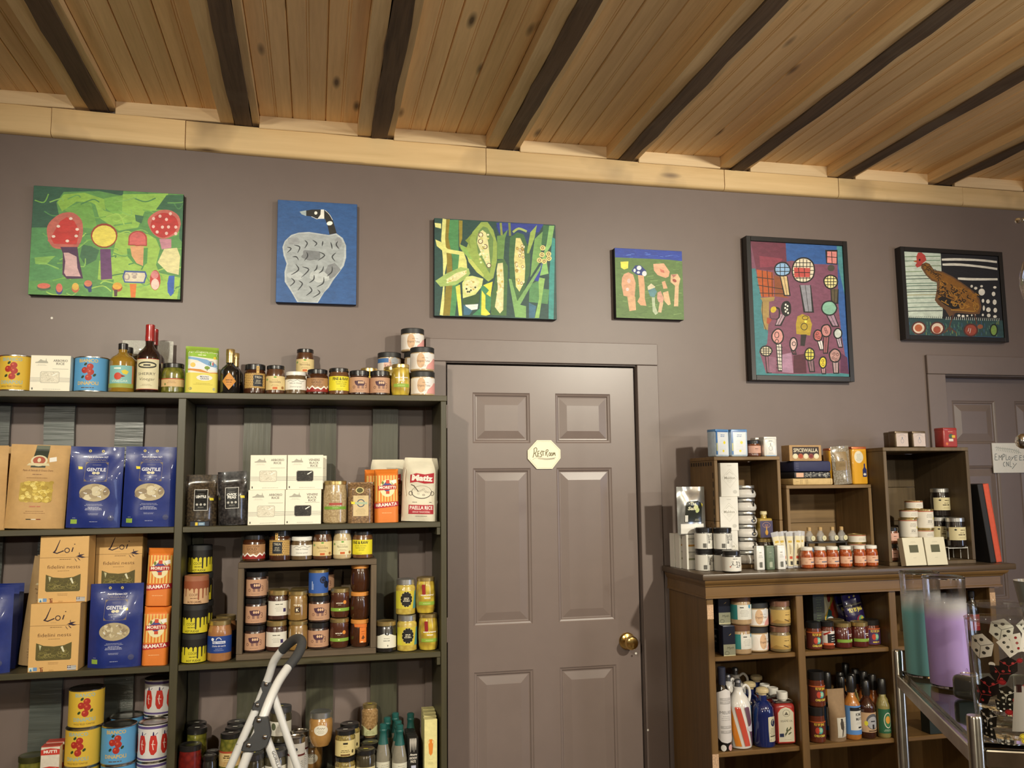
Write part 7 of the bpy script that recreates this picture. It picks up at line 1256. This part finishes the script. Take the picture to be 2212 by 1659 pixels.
bottle('soy', 'sauce_bottle', bprof(.023, .175, .66, .011, .165), plain('soy_dark', (.01, .007, .006), .15, coat=1), ccap(.0125, .165, .188), P, .023, .07, 'dark bottles with red labels')
for px, n in ((2040, 'left'), (2068, 'middle'), (2101, 'right')): put('soy', px, Yb, A1, n + ' dark bottle with red label in the right top cell')
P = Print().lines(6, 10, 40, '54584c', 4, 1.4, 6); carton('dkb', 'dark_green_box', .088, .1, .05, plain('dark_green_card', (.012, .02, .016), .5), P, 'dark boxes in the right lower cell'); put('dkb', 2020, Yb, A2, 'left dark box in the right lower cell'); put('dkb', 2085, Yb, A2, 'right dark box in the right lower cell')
# lower left cell
P = Print().poly([(-34, -78), (-20, -90), (0, -94), (20, -90), (34, -78), (34, 78), (18, 84), (0, 92), (-18, 84), (-34, 78)], 'd6d2d0').text('MELIES', 0, 6, 10, '5a5856', w=46).lines(0, -4, 40, '8a8684', 3, 1.3, 6)
for y in (56, 44, -40, -56): P.rect(-22, y - 5, 22, y + 5, 'aeaaa8').lines(0, y, 36, 'd6d2d0', 1, 2)
P.ell(-14, -110, 10, 11, 'dcdad4', 14).ell(14, -110, 10, 11, 'd8a8a4', 14)
bottle('meli', 'olive_oil_bottle', bprof(.0275, .25, .70, .0125, .24), plain('black_bottle', (.01, .009, .008)), ccap(.0145, .225, .285), P, .0275, .122, 'dark oil bottles', capmat=plain('dark_blue_cap', (.02, .022, .04), .4)); put('meli', 1562, Yb - .002, A2, 'tall black bottle with white label at the left of the lower cell')
CER = plain('white_ceramic', (.72, .70, .66), .2, coat=.6, var=.03)
P = Print(); cols = ('5a8ac4', '6a4a5c', 'd8842c', 'c8503c', '6a4a5c', '5a8ac4', 'd8842c', 'c8503c')
for i in range(8):
    x = -128 + i * 34; P.poly([(x - 8, 62), (x + 12, 62), (x + 47, -72), (x + 25, -72)], cols[i]); P.line([(x + 24, 62), (x + 58, -72)], 1.2, 'a8a090')
P.poly([(-16, 84), (0, 88), (18, 80), (26, 66), (0, 72), (-22, 66)], '17130f').ell(0, 76, 9, 8, 'b02820', 12).poly([(10, -6), (24, -4), (44, 12), (44, -26), (24, -24), (12, -18)], 'd6d2dc')
cp = [(0, .002), (.036, 0), (.041, .003), (.043, .012), (.043, .14), (.040, .157), (.030, .175), (.019, .19), (.017, .2), (.0185, .208), (.0155, .209), (0, .209)]
hd = tube('handle', [(.016, 0, .203), (.03, 0, .212), (.043, 0, .2), (.046, 0, .178), (.041, 0, .152)], .0048, CER, 10)
kind('cera', 'ceramic_oil_bottle', 'bottle', [('body', lathe('body', cp, CER, 32), []), ('handle', hd, []), ('pourer', lathe('pourer', [(.012, .2), (.011, .222), (.014, .224), (.012, .232), (.004, .236), (0, .236)], plain('pewter_lid', (.16, .16, .17)), 16), []), ('painted_stripes', P.build('painted_stripes', lambda u, v, d: ((.0433 + d - max(0, v - .058) * .42) * math.sin(u / .043), -(.0433 + d - max(0, v - .058) * .42) * math.cos(u / .043), .083 + v), GLOSS, (.004, 1)), [])], .236, .046, 'striped ceramic oil bottles with handles')
put('cera', 1607, Yb, A2, 'front striped ceramic oil bottle with white handle'); put('cera', 1594, Yb + .1, A2, 'left rear striped ceramic bottle', rz=.5); put('cera', 1622, Yb + .17, A2, 'right rear striped ceramic bottle by the back panel', rz=-.4)
P = Print().poly([(-2, 44), (6, 46), (34, 44), (36, -40), (20, -42), (0, -40), (-2, 0)], 'cfc8ac').ell(19, 24, 11, 13, '14204c', 14).ell(20, 26, 7, 9, 'b8b29a', 12).ell(22, 24, 6, 8, '14204c', 10).lines(17, 4, 30, '6a6450', 6, 1.4, 5).rect(4, -24, 30, -20, '4a4634').ring(6, -34, 3, 3, 1, '6a6450', 8)
bottle('blub', 'blue_oil_bottle', [(0, .002), (.033, 0), (.037, .003), (.0385, .01), (.0385, .115), (.036, .135), (.026, .15), (.015, .158), (.0145, .178), (0, .178)], plain('cobalt_glaze', '16245c', .15, coat=1, var=.08), [(.0145, .176), (.0145, .184), (.022, .186), (.0235, .192), (.022, .199), (.012, .204), (0, .205)], P, .0385, .062, 'cobalt blue bottles with round corks', 'stopper', capmat=plain('cream_stopper', 'd2bf94', .35, coat=.4))
put('blub', 1654, Yb, A2, 'front cobalt blue bottle with parchment label'); put('blub', 1642, Yb + .09, A2, 'middle cobalt blue bottle behind the front one'); put('blub', 1631, Yb + .18, A2, 'rear cobalt blue bottle by the back panel')
P = Print().poly([(-32, -66), (30, -66), (32, 40), (18, 56), (0, 62), (-20, 56), (-32, 40)], 'c03c34').poly([(-29, -63), (28, -63), (29, 38), (16, 52), (0, 58), (-18, 52), (-29, 38)], 'd8d2ba').ring(2, 36, 13, 12, 1.6, '8a8474').poly([(-6, 30), (2, 42), (10, 30)], '6a6456').text('SESAME OIL', 2, 6, 6.4, '54503c', w=46).lines(2, 14, 26, '9a947c', 1, 1)
P.line([(-6, -44), (8, -24), (20, -16)], 1.8, '54583c')
for a_, b_ in ((-2, -34), (6, -24), (14, -18), (2, -20), (12, -34)): P.ell(a_, b_, 8, 2.6, '5c6044', 8, .6 + .3 * (a_ % 3))
P.rect(-26, -46, -10, -34, '2c3450').lines(4, -56, 40, '9a947c', 1, 1)
kind('sesa', 'sesame_oil_tin', 'tin', [('body', boxm('body', -.04, .04, -.026, .026, 0, .147, plain('red_tin_gloss', (.34, .03, .025), .3, coat=.3), .018, 4), []), ('shoulder', boxm('shoulder', -.034, .034, -.02, .02, .1465, .153, STEEL, .006, 2), []), ('cap', lathe('cap', [(.014, .152), (.0145, .156), (.019, .158), (.0195, .162), (.0195, .181), (.018, .183), (.015, .1815), (0, .1815)], WHITE, 24), []), ('label', P.flat('label', -.0263, GLOSS, 0, .076), [])], .183, .026, 'red sesame oil tins with white caps')
put('sesa', 1704, Yb + .01, A2, 'front red sesame oil tin with white cap', rz=-.12); put('sesa', 1690, Yb + .08, A2, 'middle red sesame oil tin', rz=-.12); put('sesa', 1676, Yb + .15, A2, 'rear red sesame oil tin', rz=-.12)
# lower middle cell
jar('jingt', 'chili_crisp_jar', .0305, .125, CH, BLACK, .03, .0295, jing('5a241c', 'CHILI CRISP'), .048, 'shoulder', group='chili crisp jars'); a = put('jingt', 1764, Yb, A2, 'lower chili crisp jar of the stack of two', rz=-.2); put('jingt', 1763, Yb, a, 'upper chili crisp jar of the stack of two')
P = Print().rect(-16, -76, 28, -6, 'd2ccbc').poly([(-2, -14), (4, -12), (8, -20), (10, -40), (4, -72), (0, -74), (2, -50), (-4, -44), (-6, -26)], '4a4238').ell(1, -12, 5, 3, '3a342c', 10).lines(18, -16, 14, '9a9484', 5, 1, 8)
pouch('pbag', 'paper_bag_bottle', .068, .182, .055, plain('crumpled_kraft', '93795a', .8, var=.12, bump=.4), P, PAPER, seal=.02, taper=.5, pw=2.2, wr=.008, seed=71, group='bottles in brown paper bags'); put('pbag', 1808, Yb, A2, 'front bottle wrapped in a brown paper bag'); put('pbag', 1797, Yb + .08, A2, 'rear bottle wrapped in a brown paper bag')
def sauce(key, nm, R, H, body, P, lz, grp): bottle(key, nm, bprof(R, H * .86, .6, .0125, H * .82), body, [(0, H * .74), (.0145, H * .74), (.015, H * .76), (.0145, H * .98), (.012, H), (0, H)], P, R, lz, grp, capmat=BLACK)
P = Print().rect(-46, -50, 46, 52, '5a8ac8').rect(-24, -34, 46, 46, 'd6d4cc').rect(-24, 34, 46, 46, '17161a').lines(20, 40, 24, 'b8b6ac', 1, 2).text('KIMCHI', 16, 16, 11, '2a2824', w=40, bold=.02).text('MAYO', 12, 0, 11, '2a2824', w=32, bold=.02).lines(10, -8, 34, '9a988e', 2, 1, 4).rect(4, -28, 22, -22, '3a3834')
sauce('kmayo', 'mayo_bottle', .0305, .225, plain('orange_mayo', (.45, .17, .03), .25, coat=1), P, .07, None); put('kmayo', 1839.5, Yb, A2, 'orange mayo bottle with blue label and black cap')
P = Print().rect(-42, -36, 42, 34, 'c2a07c').ell(4, 2, 26, 28, '5a5a60', 18).ell(4, -2, 22, 22, 'a8a8ac', 16).lines(4, 1, 28, '2a2a2c', 1, 4).rect(0, -24, 8, -8, '2a2420').ell(-22, -4, 7, 9, 'd8cf3c', 10).rect(-14, -33, 30, -29, '4a3424')
sauce('bbq', 'barbecue_sauce_bottle', .0305, .205, plain('bbq_sauce', (.045, .012, .006), .2, coat=1), P, .06, 'black-capped sauce bottles'); put('bbq', 1873, Yb, A2, 'dark sauce bottle with tan label and yellow dot')
P = Print().rect(-38, -40, 38, 36, 'd6b494').ell(14, -4, 14, 24, 'b8402c', 16).ell(14, -4, 11, 21, 'e0dcd0', 16).ell(15, -2, 8, 16, 'd8782c', 14).poly([(-14, 26), (-8, 32), (-4, 22), (-10, 20)], 'b03a28').lines(0, -34, 40, '8a5a40', 1, 1.2)
sauce('hotor', 'hot_sauce_bottle', .0265, .215, plain('orange_hot_sauce', (.34, .09, .015), .2, coat=1), P, .062, 'black-capped sauce bottles'); put('hotor', 1903, Yb + .008, A2, 'orange hot sauce bottle with pale label')
P = Print().rect(-34, -46, 34, 40, '2c6244').ell(2, 0, 16, 28, 'd8d4c2', 18).ell(2, 0, 13.5, 25, '3c7a54', 16).blob if False else Print().rect(-34, -46, 34, 40, '2c6244').ell(2, 0, 16, 28, 'd8d4c2', 18).ell(2, 0, 13.5, 25, '3c7a54', 16).ell(2, 2, 10, 14, 'd89a3c', 10).lines(0, -34, 36, 'c2cfb8', 2, 1.3, 4)
sauce('hotgr', 'hot_sauce_bottle', .0245, .21, plain('green_hot_sauce', (.28, .24, .08), .2, coat=1), P, .064, 'black-capped sauce bottles'); put('hotgr', 1928, Yb + .008, A2, 'hot sauce bottle with green oval label')
for i, (px, dy, k) in enumerate(((1828, .075, 'kmayo'), (1866, .078, 'bbq'), (1893, .075, 'hotor'), (1915, .07, 'hotgr'), (1838, .15, 'bbq'), (1860, .16, 'kmayo'), (1882, .15, 'hotor'), (1905, .14, 'bbq'))): put(k, px, Yb + dy, A2, ('black-capped mayo bottle in the second row', 'second row dark sauce bottle behind the yellow dot one', 'second row orange hot sauce bottle', 'second row green hot sauce bottle', 'third row dark sauce bottle at the left', 'third row mayo bottle by the back panel', 'third row orange sauce bottle by the back panel', 'third row dark sauce bottle at the right')[i])

SL = -.0225
CELLS = [(UL, UR, SD - .001, -.002, Z1 - .001, 3)]
for z, zt in ((Z2, Z1 - .02), (Z3, Z2 - .019), (Z4, Z3 - .019)): CELLS += [(UL + .0203, DV - .0131, SD + .002, SL, z, zt), (DV + .0131, UR - .0211, SD + .004, SL, z, zt)]
CELLS += [(CX0 + .0195, CX1 - .0195, CYF + .001, -.0395, Z3 + .015, CZT - .019), (CX0, CX1, CYF - .001, SL, CZT - .001, Z2 - .019)]
for a, b in ((BL + .0225, 1.2255), (1.2465, 1.6095), (1.6305, BR - .0225)): CELLS += [(a, b, BF + .02, -.0435, BZ[0] - .001, BT - .09), (a, b, BF + .02, -.0435, BZ[1] - .001, BZ[0] - .018)]
for (x0, x1, y0, y1, z0, z1), th in zip(CRATES, (.0135, .0135, .0145)): CELLS += [(x0 + th, x1 - th, y0 + .001, y1 - .0095, z0 + .01, z1 - th), (x0, x1, y0 - .002, y1, z1 - .001, z1 + .4)]; fixed(x0, x1, y0, y1, z0, z1, [CELLS[-2]])
CELLS += [(BL - .028, BR + .07, BF - .034, -.03, BT - .001, BT + .009)]
settle(CELLS)

# ================================================================== WHITE STEP LADDER
WM = plain('white_ladder_enamel', (.74, .74, .72), .3, coat=.3, var=.02); GRY = plain('grey_ladder_plastic', (.055, .057, .06), .5, var=.06); CHR = plain('chrome', (.72, .71, .68), .12, 1, var=.03)
la = thing('step_ladder', 'white folding step ladder with grey handle before the green shelves', 'ladder')
far = [(610, 1404, -.42), (592, 1428, -.395), (581, 1460, -.38), (567, 1497, -.37), (551, 1536, -.37), (520, 1605, -.37), (495, 1662, -.37)]; near = [(622, 1442, -.62), (603, 1470, -.67), (586, 1505, -.715), (570, 1545, -.74), (556, 1582, -.76), (531, 1640, -.76), (522, 1664, -.76)]
grip = [(610, 1404, -.42), (622, 1392, -.44), (637, 1381, -.47), (648, 1381, -.51), (652, 1392, -.545), (643, 1414, -.58), (622, 1442, -.62)]
W3 = lambda L: [at(*q) for q in L]
def down(L): a, b = L[-2], L[-1]; d = b - a; return L + [b + d * ((b.z - .03) / -d.z)]
ob('rail', tube('rail', down(W3(far)), .0125, WM, 14, 5), la); ob('rail', tube('rail', down(W3(near)), .0125, WM, 14, 5), la); ob('handle_grip', tube('handle_grip', W3(grip), .0145, GRY, 14, 6), la)
l1 = down(W3([(590, 1500, -.37), (645, 1664, -.37)])); l2 = down(W3([(572, 1585, -.76), (601, 1664, -.76)]))
for L in (l1, l2): ob('rear_leg', tube('rear_leg', L, .012, WM, 14, 1), la)
fl1, fl2 = down(W3(far)), down(W3(near))
for z in (.25, .5):
    def onl(L, z):
        for a, b in zip(L, L[1:]):
            if min(a.z, b.z) <= z <= max(a.z, b.z): return a + (b - a) * ((z - a.z) / (b.z - a.z))
    a, b = onl(fl1, z), onl(fl2, z); ob('step', boxm('step', min(a.x, b.x) - .02, max(a.x, b.x) + .16, b.y + .012, a.y - .012, z - .015, z + .012, GRY, .004), la)
def plate(L, Y, bolts):
    pts = [at(x, y, Y) for x, y in L]; p = ob('hinge_plate', prism('hinge_plate', [(q.x, q.z) for q in pts], Y - .019, Y + .016, GRY, .003, 40), la)
    for x, y in bolts: q = at(x, y, Y - .02); ob('bolt', lathe('bolt', [(0, .005), (.004, .004), (.006, .002), (.0062, 0)], CHR, 14), p, (q.x, q.y, q.z), (math.pi / 2, 0, 0))
plate([(551, 1549), (580, 1549), (587, 1585), (578, 1608), (563, 1619), (541, 1621), (521, 1619), (526, 1604), (532, 1602), (539, 1598), (553, 1578), (552, 1568), (545, 1564)], -.76, [(559, 1556), (572, 1592), (537, 1610)])
plate([(568, 1469), (586, 1472), (598, 1497), (590, 1520), (582, 1532), (561, 1531), (543, 1531), (548, 1518), (552, 1517), (562, 1510), (570, 1492), (567, 1483), (562, 1482)], -.37, [(575, 1478), (556, 1523)])
q = at(594, 1640, -.773); q0, q1 = at(582, 1612, -.773), at(601, 1664, -.773); an = math.atan2(q1.z - q0.z, q1.x - q0.x)
ob('leg_lettering', Print().text('GORILLA', 0, -4, 8.5, '5a5a58', w=52, rot=an).build('leg_lettering', lambda u, v, d: (q.x + u, q.y - d, q.z + v), PAPER), la)

# ================================================================== CHROME AND GLASS DISPLAY STAND, NEAR RIGHT
ZS = 1.22; PA, PB = atz(1941, 1447, ZS), atz(2108, 1606, ZS); PA.z = PB.z = 0; ex = (PB - PA).normalized(); ey = Vector((-ex.y, ex.x, 0)); LAB = (PB - PA).length; WD = .62
ds = thing('display_stand', 'chrome framed glass display stand at the right picture edge', 'display stand'); Gg = glass('greenish_shelf_glass', (.80, .93, .89)); cor = [PA, PB, PB + ey * WD, PA + ey * WD]
CHR2 = plain('worn_chrome', (.50, .47, .40), .22, 1, var=.25, sc=25)
for i, c in enumerate(cor): ob('post', lathe('post', [(0, 0), (.0098, 0), (.0098, ZS + .033), (.0088, ZS + .036), (0, ZS + .036)] if i != 3 else [(0, 0), (.0098, 0), (.0098, ZS + .033), (.0088, ZS + .036), (0, ZS + .036)], CHR2, 20), ds, c)
def bar(a, b, z0, z1, t):
    d = (b - a).normalized(); n = Vector((-d.y, d.x, 0)) * t / 2; bm = bmesh.new(); a = a + d * .0105; b = b - d * .0105
    v = [bm.verts.new((*(p_ + s * n).xy, z)) for z in (z0, z1) for p_, s in ((a, -1), (b, -1), (b, 1), (a, 1))]
    for f in ((0, 1, 2, 3), (4, 5, 6, 7), (0, 1, 5, 4), (1, 2, 6, 5), (2, 3, 7, 6), (3, 0, 4, 7)): bm.faces.new([v[k] for k in f])
    bmesh.ops.bevel(bm, geom=bm.edges[:], offset=.0015, segments=1, affect='EDGES'); return from_bm('rail', bm, CHR2)
for z in (ZS - .0065, .75): [ob('rail', bar(cor[i], cor[(i + 1) % 4], z - .022, z, .012), ds) for i in range(4)]
def gplate(z):
    bm = bmesh.new(); g = .011; P_ = [cor[0] + ex * g + ey * g, cor[1] - ex * g + ey * g, cor[2] - ex * g - ey * g, cor[3] + ex * g - ey * g]; o_ = [c - (ex if i in (0, 3) else -ex) * .006 - (ey if i in (0, 1) else -ey) * .006 for i, c in enumerate(P_)]
    a = [bm.verts.new((*c.xy, z - .006)) for c in o_]; b = [bm.verts.new((*c.xy, z)) for c in o_]; bm.faces.new(a[::-1]); bm.faces.new(b)
    for i in range(4): bm.faces.new((a[i], a[(i + 1) % 4], b[(i + 1) % 4], b[i]))
    return from_bm('glass_shelf', bm, Gg)
ob('glass_shelf', gplate(ZS), ds); ob('glass_shelf', gplate(.757), ds)
def thin_nodes(N, L):
    t = N.new('ShaderNodeBsdfTransparent'); g = N.new('ShaderNodeBsdfGlossy'); g.inputs['Roughness'].default_value = .04; lw = N.new('ShaderNodeLayerWeight'); lw.inputs[0].default_value = .3
    mx = N.new('ShaderNodeMixShader'); L.new(lw.outputs['Facing'], mx.inputs[0]); L.new(t.outputs[0], mx.inputs[1]); L.new(g.outputs[0], mx.inputs[2]); return mx
def frost(n, c):
    m, N, L, b = _new(n); tc = N.new('ShaderNodeTexCoord'); sp = N.new('ShaderNodeSeparateXYZ'); L.new(tc.outputs['Object'], sp.inputs[0])
    mr = N.new('ShaderNodeMapRange'); mr.inputs[1].default_value = .152; mr.inputs[2].default_value = .112; L.new(sp.outputs[2], mr.inputs[0])
    r = _ramp(N, L, mr.outputs[0], [(0, (.85, .85, .86)), (.45, (.78, .78, .78)), (1, c)]); al = _ramp(N, L, mr.outputs[0], [(0, (.0, .0, .0)), (.35, (.45, .45, .45)), (1, (.93, .93, .93))])
    L.new(r.outputs[0], b.inputs['Base Color']); b.inputs['Roughness'].default_value = .35; b.inputs['Subsurface Weight'].default_value = .0
    tr = N.new('ShaderNodeBsdfTranslucent'); L.new(r.outputs[0], tr.inputs[0]); m1 = N.new('ShaderNodeMixShader'); m1.inputs[0].default_value = .35; L.new(b.outputs[0], m1.inputs[1]); L.new(tr.outputs[0], m1.inputs[2])
    g = thin_nodes(N, L); m2 = N.new('ShaderNodeMixShader'); L.new(al.outputs[0], m2.inputs[0]); L.new(g.outputs[0], m2.inputs[1]); L.new(m1.outputs[0], m2.inputs[2])
    L.new(m2.outputs[0], N['Material Output'].inputs[0]); MATS[n] = m; return m
def tumbler_prof(R0, R1, H, t=.0022, base=.008): return [(0, 0), (R0 - .003, 0), (R0, .002), (R0 + (R1 - R0) * .5, H * .5), (R1, H - .001), (R1 - t * .5, H), (R1 - t, H - .001), (R0 - t + (R1 - R0) * .5, H * .5), (R0 - t, base + .002), (R0 - t - .003, base), (0, base)]
CG = glass('tumbler_base_glass', (.97, .98, .97)); TG = thin('tumbler_wall_glass', (.94, .95, .93))
for px, py, c, nm, lb in ((1999, 1461, (.27, .60, .61), 'teal', 'tall tumbler frosted teal with clear rim on the glass shelf'), (2053, 1484, (.55, .40, .76), 'lilac', 'tall tumbler frosted lilac with clear rim, in front of the teal one')):
    q = atz(px, py, ZS); t = thing('frosted_tumbler', lb, 'glass', (q.x, q.y, ZS + .0003), (0, 0, 0), 'frosted tumblers on the glass shelf')
    ob('wall', lathe('wall', [(r, z) for r, z in [(.0305, .006), (.0322, .09), (.0335, .181), (.0325, .182), (.0313, .181), (.0300, .09), (.0283, .008)]], frost('frosted_' + nm, c), 40), t); ob('thick_base', lathe('thick_base', [(0, 0), (.0275, 0), (.0302, .002), (.0304, .0058), (.0282, .0078), (0, .0075)], CG, 36), t); ob('rim', lathe('rim', [(.0318, .1795), (.0336, .1795), (.0338, .1815), (.0326, .183), (.0316, .1815)], CG, 36), t)
    if nm == 'lilac':
        S = Print().line([(-8, 22), (-3, 14), (4, 8), (12, 4)], 1, '3c2c48').line([(-8, 10), (2, 5), (10, 3)], 1, '3c2c48').line([(4, 18), (7, 8)], .7, '6a5480'); ob('refraction_strokes', S.build('refraction_strokes', lambda u, v, d: ((.0325 + d) * math.sin(u / .0325 + .5), -(.0325 + d) * math.cos(u / .0325 + .5), .014 + v), GLOSS, (.003, None)), t)  # dark strokes paint in what the glass refracts, not decoration
def dice_glass(px, py, R0, R1, H, lb, seed, rz):
    q = atz(px, py, ZS); t = thing('printed_tumbler', lb, 'glass', (q.x, q.y, ZS + .0003), (0, 0, rz), 'gambling print tumblers'); ob('wall', lathe('wall', [(R0 + (R1 - R0) * k_ / 8, .014 + (H - .015) * k_ / 8) for k_ in range(9)] + [(R1 + .0006, H), (R1 - .0012, H), (R1 - .002, H - .003)], TG, 48), t); ob('thick_base', lathe('thick_base', [(0, 0), (R0 - .004, 0), (R0 - .0005, .003), (R0 + .0002, .0138), (R0 - .003, .0155), (R0 - .008, .012), (0, .011)], CG, 40), t)
    P = Print()
    def die(x, y, s, c, pc, pips, a):
        k = [(x + s * math.cos(a + i * math.pi / 3), y + s * math.sin(a + i * math.pi / 3)) for i in range(6)]; P.poly(k, c)
        for i in range(3): P.line([(x, y), k[i * 2]], .6, pc)
        for u, v in pips: P.ell(x + u * s, y + v * s, s * .16, s * .13, pc, 8)
    for o_ in (0,):
        die(o_ - 34, 46, 17, 'dcdad0', '3c3a36', ((-.4, .35), (.1, .5), (.5, -.1), (.2, -.5), (-.4, -.4)), .3); die(o_ - 28, -6, 14, '17100f', 'b03a3c', ((-.4, .3), (.4, .3), (0, -.5)), .5); die(o_ - 40, -18, 14, '17100f', 'b03a3c', ((-.4, .2), (.3, .3), (.1, -.5)), .1); die(o_ - 34, -48, 14, '14120c', 'd8d4c8', ((-.4, .3), (.4, .3), (-.3, -.3), (.3, -.4), (0, 0)), .4)
        P.poly([(o_ - 50, -56), (o_ - 26, -60), (o_ - 24, -74), (o_ - 48, -70)], '14120f'); [P.ell(o_ - 46 + (i % 3) * 8, -61 - (i // 3) * 7, 1.6, 1.4, 'd8d4c8', 8) for i in range(6)]
        for i in range(5): a = 2.2 - i * .42; x, y = o_ + 14 + 16 * math.cos(a), 22 + 20 * math.sin(a); P.poly([(x + 7 * math.cos(a - 1.57), y + 7 * math.sin(a - 1.57)), (x + 7 * math.cos(a + 1.57), y + 7 * math.sin(a + 1.57)), (x + 7 * math.cos(a + 1.57) + 24 * math.cos(a), y + 7 * math.sin(a + 1.57) + 24 * math.sin(a)), (x + 7 * math.cos(a - 1.57) + 24 * math.cos(a), y + 7 * math.sin(a - 1.57) + 24 * math.sin(a))], ('dcdad0', 'cfcdc2')[i % 2]); [P.ell(x + j * 5 * math.cos(a), y + j * 5 * math.sin(a), 1.8, 1.8, ('26241f', '8a2424')[i % 2], 8) for j in (1, 2.4, 3.8)]
        for x, y, c in ((4, -20, 'a82428'), (-6, -36, 'a82428'), (2, -40, 'a82428'), (10, -66, 'd8c83c'), (18, -62, 'd8c83c'), (12, -72, 'd8c83c'), (-12, 2, '9a2226'), (24, -10, 'a82428')): P.ell(o_ + x, y, 5, 3.6, c, 12).ring(o_ + x, y, 4, 2.6, .5, '2a100f', 10)
        P.poly([(o_ + 2, -2), (o_ + 14, -2), (o_ + 18, -60), (o_ - 4, -60)], 'a5a39c').rect(o_ + 4, -10, o_ + 11, 0, '2a1210').ell(o_ - 22, 24, 4, 3, 'e0ded6', 10).rect(o_ - 25, 14, o_ - 19, 23, '1c1a18')
    ob('printed_pattern', P.build('printed_pattern', lambda u, v, d: ((R0 + (R1 - R0) * (.5 + v / H) + 4e-4 + d) * math.sin(u / ((R0 + R1) / 2)), -(R0 + (R1 - R0) * (.5 + v / H) + 4e-4 + d) * math.cos(u / ((R0 + R1) / 2)), H / 2 + v), GLOSS, (.004, None), 3e-5), t)
dice_glass(2176, 1596, .036, .0425, .158, 'clear tumbler printed with dice and cards, nearest the chrome post', 1, -.45); dice_glass(2172, 1536, .037, .0425, .158, 'second clear dice and card tumbler behind the nearest one', 2, .2)
q = atz(2093, 1512, ZS); t = thing('glass_votive', 'small dark glass votive beside the lilac tumbler', 'candle holder', (q.x + .006, q.y + .004, ZS + .0003), (0, 0, .4)); sm = plain('smoked_glass', (.05, .05, .045), .08, coat=1)
ob('cup', boxm('cup', -.02, .02, -.02, .02, 0, .038, sm, .009, 4), t); ob('rim', lathe('rim', [(.012, .0378), (.0125, .0385), (.014, .0385), (.0145, .0375)], CHR, 20), t)
# things cut off by the right picture edge
q = at(2238, 1262, -2.0); bz_ = ZS + .0003; t = thing('footed_bowl', 'small footed bowl cut off by the right picture edge', 'bowl', (q.x, q.y, bz_)); hb = q.z + .006 - bz_; bm_ = plain('stoneware_bowl', (.16, .14, .11), .3, coat=.3)
ob('bowl', lathe('bowl', [(.004, hb * .42), (.014, hb * .46), (.026, hb * .7), (.0345, hb - .002), (.035, hb), (.033, hb), (.024, hb * .72), (.012, hb * .5), (0, hb * .48)], bm_, 28), t); ob('foot', lathe('foot', [(0, 0), (.024, 0), (.024, .004), (.006, .012), (.005, hb * .42), (0, hb * .42)], bm_, 24), t)
XP = at(2310, 700, -1.5).x; t = thing('chrome_rack', 'chrome rack with ball ended arms and glass shade cut off at right', 'rack', (XP, -1.5, 0)); L_ = lambda v: v - Vector((XP, -1.5, 0))
ob('post', lathe('post', [(0, 0), (.1, 0), (.1, .006), (.006, .014), (.005, 2.12), (0, 2.125)], CHR2, 20), t)
b1 = L_(at(2211, 953, -1.5)); b2 = L_(at(2199, 477, -1.5)); g1 = L_(at(2236, 605, -1.5))
ob('arm', tube('arm', [(0, 0, b1.z - .02), (b1.x * .5, 0, b1.z - .012), (b1.x + .012, 0, b1.z)], .0035, CHR2, 12, 4), t); ob('ball_end', lathe('ball_end', [(0, -.019), (.008, -.0175), (.016, -.011), (.019, 0), (.016, .011), (.008, .0175), (0, .019)], CHR, 24), t, b1)
ob('arm', tube('arm', [(0, 0, b2.z + .03), (b2.x * .5, 0, b2.z + .02), (b2.x + .012, 0, b2.z + .002)], .005, CHR2, 12, 4), t); ob('ball_end', lathe('ball_end', [(0, -.0075), (.005, -.006), (.0078, 0), (.005, .006), (0, .0075)], CHR, 16), t, b2)
ob('arm', tube('arm', [(0, 0, g1.z + .12), (g1.x * .6, 0, g1.z + .12), (g1.x, 0, g1.z + .1), (g1.x, 0, g1.z + .055)], .003, CHR2, 12, 5), t)
ob('glass_shade', lathe('glass_shade', [(.012, .06), (.024, .048), (.034, .02), (.036, -.01), (.030, -.045), (.018, -.062)], thin('shade_glass', (.9, .9, .88), .2), 32), t, g1)
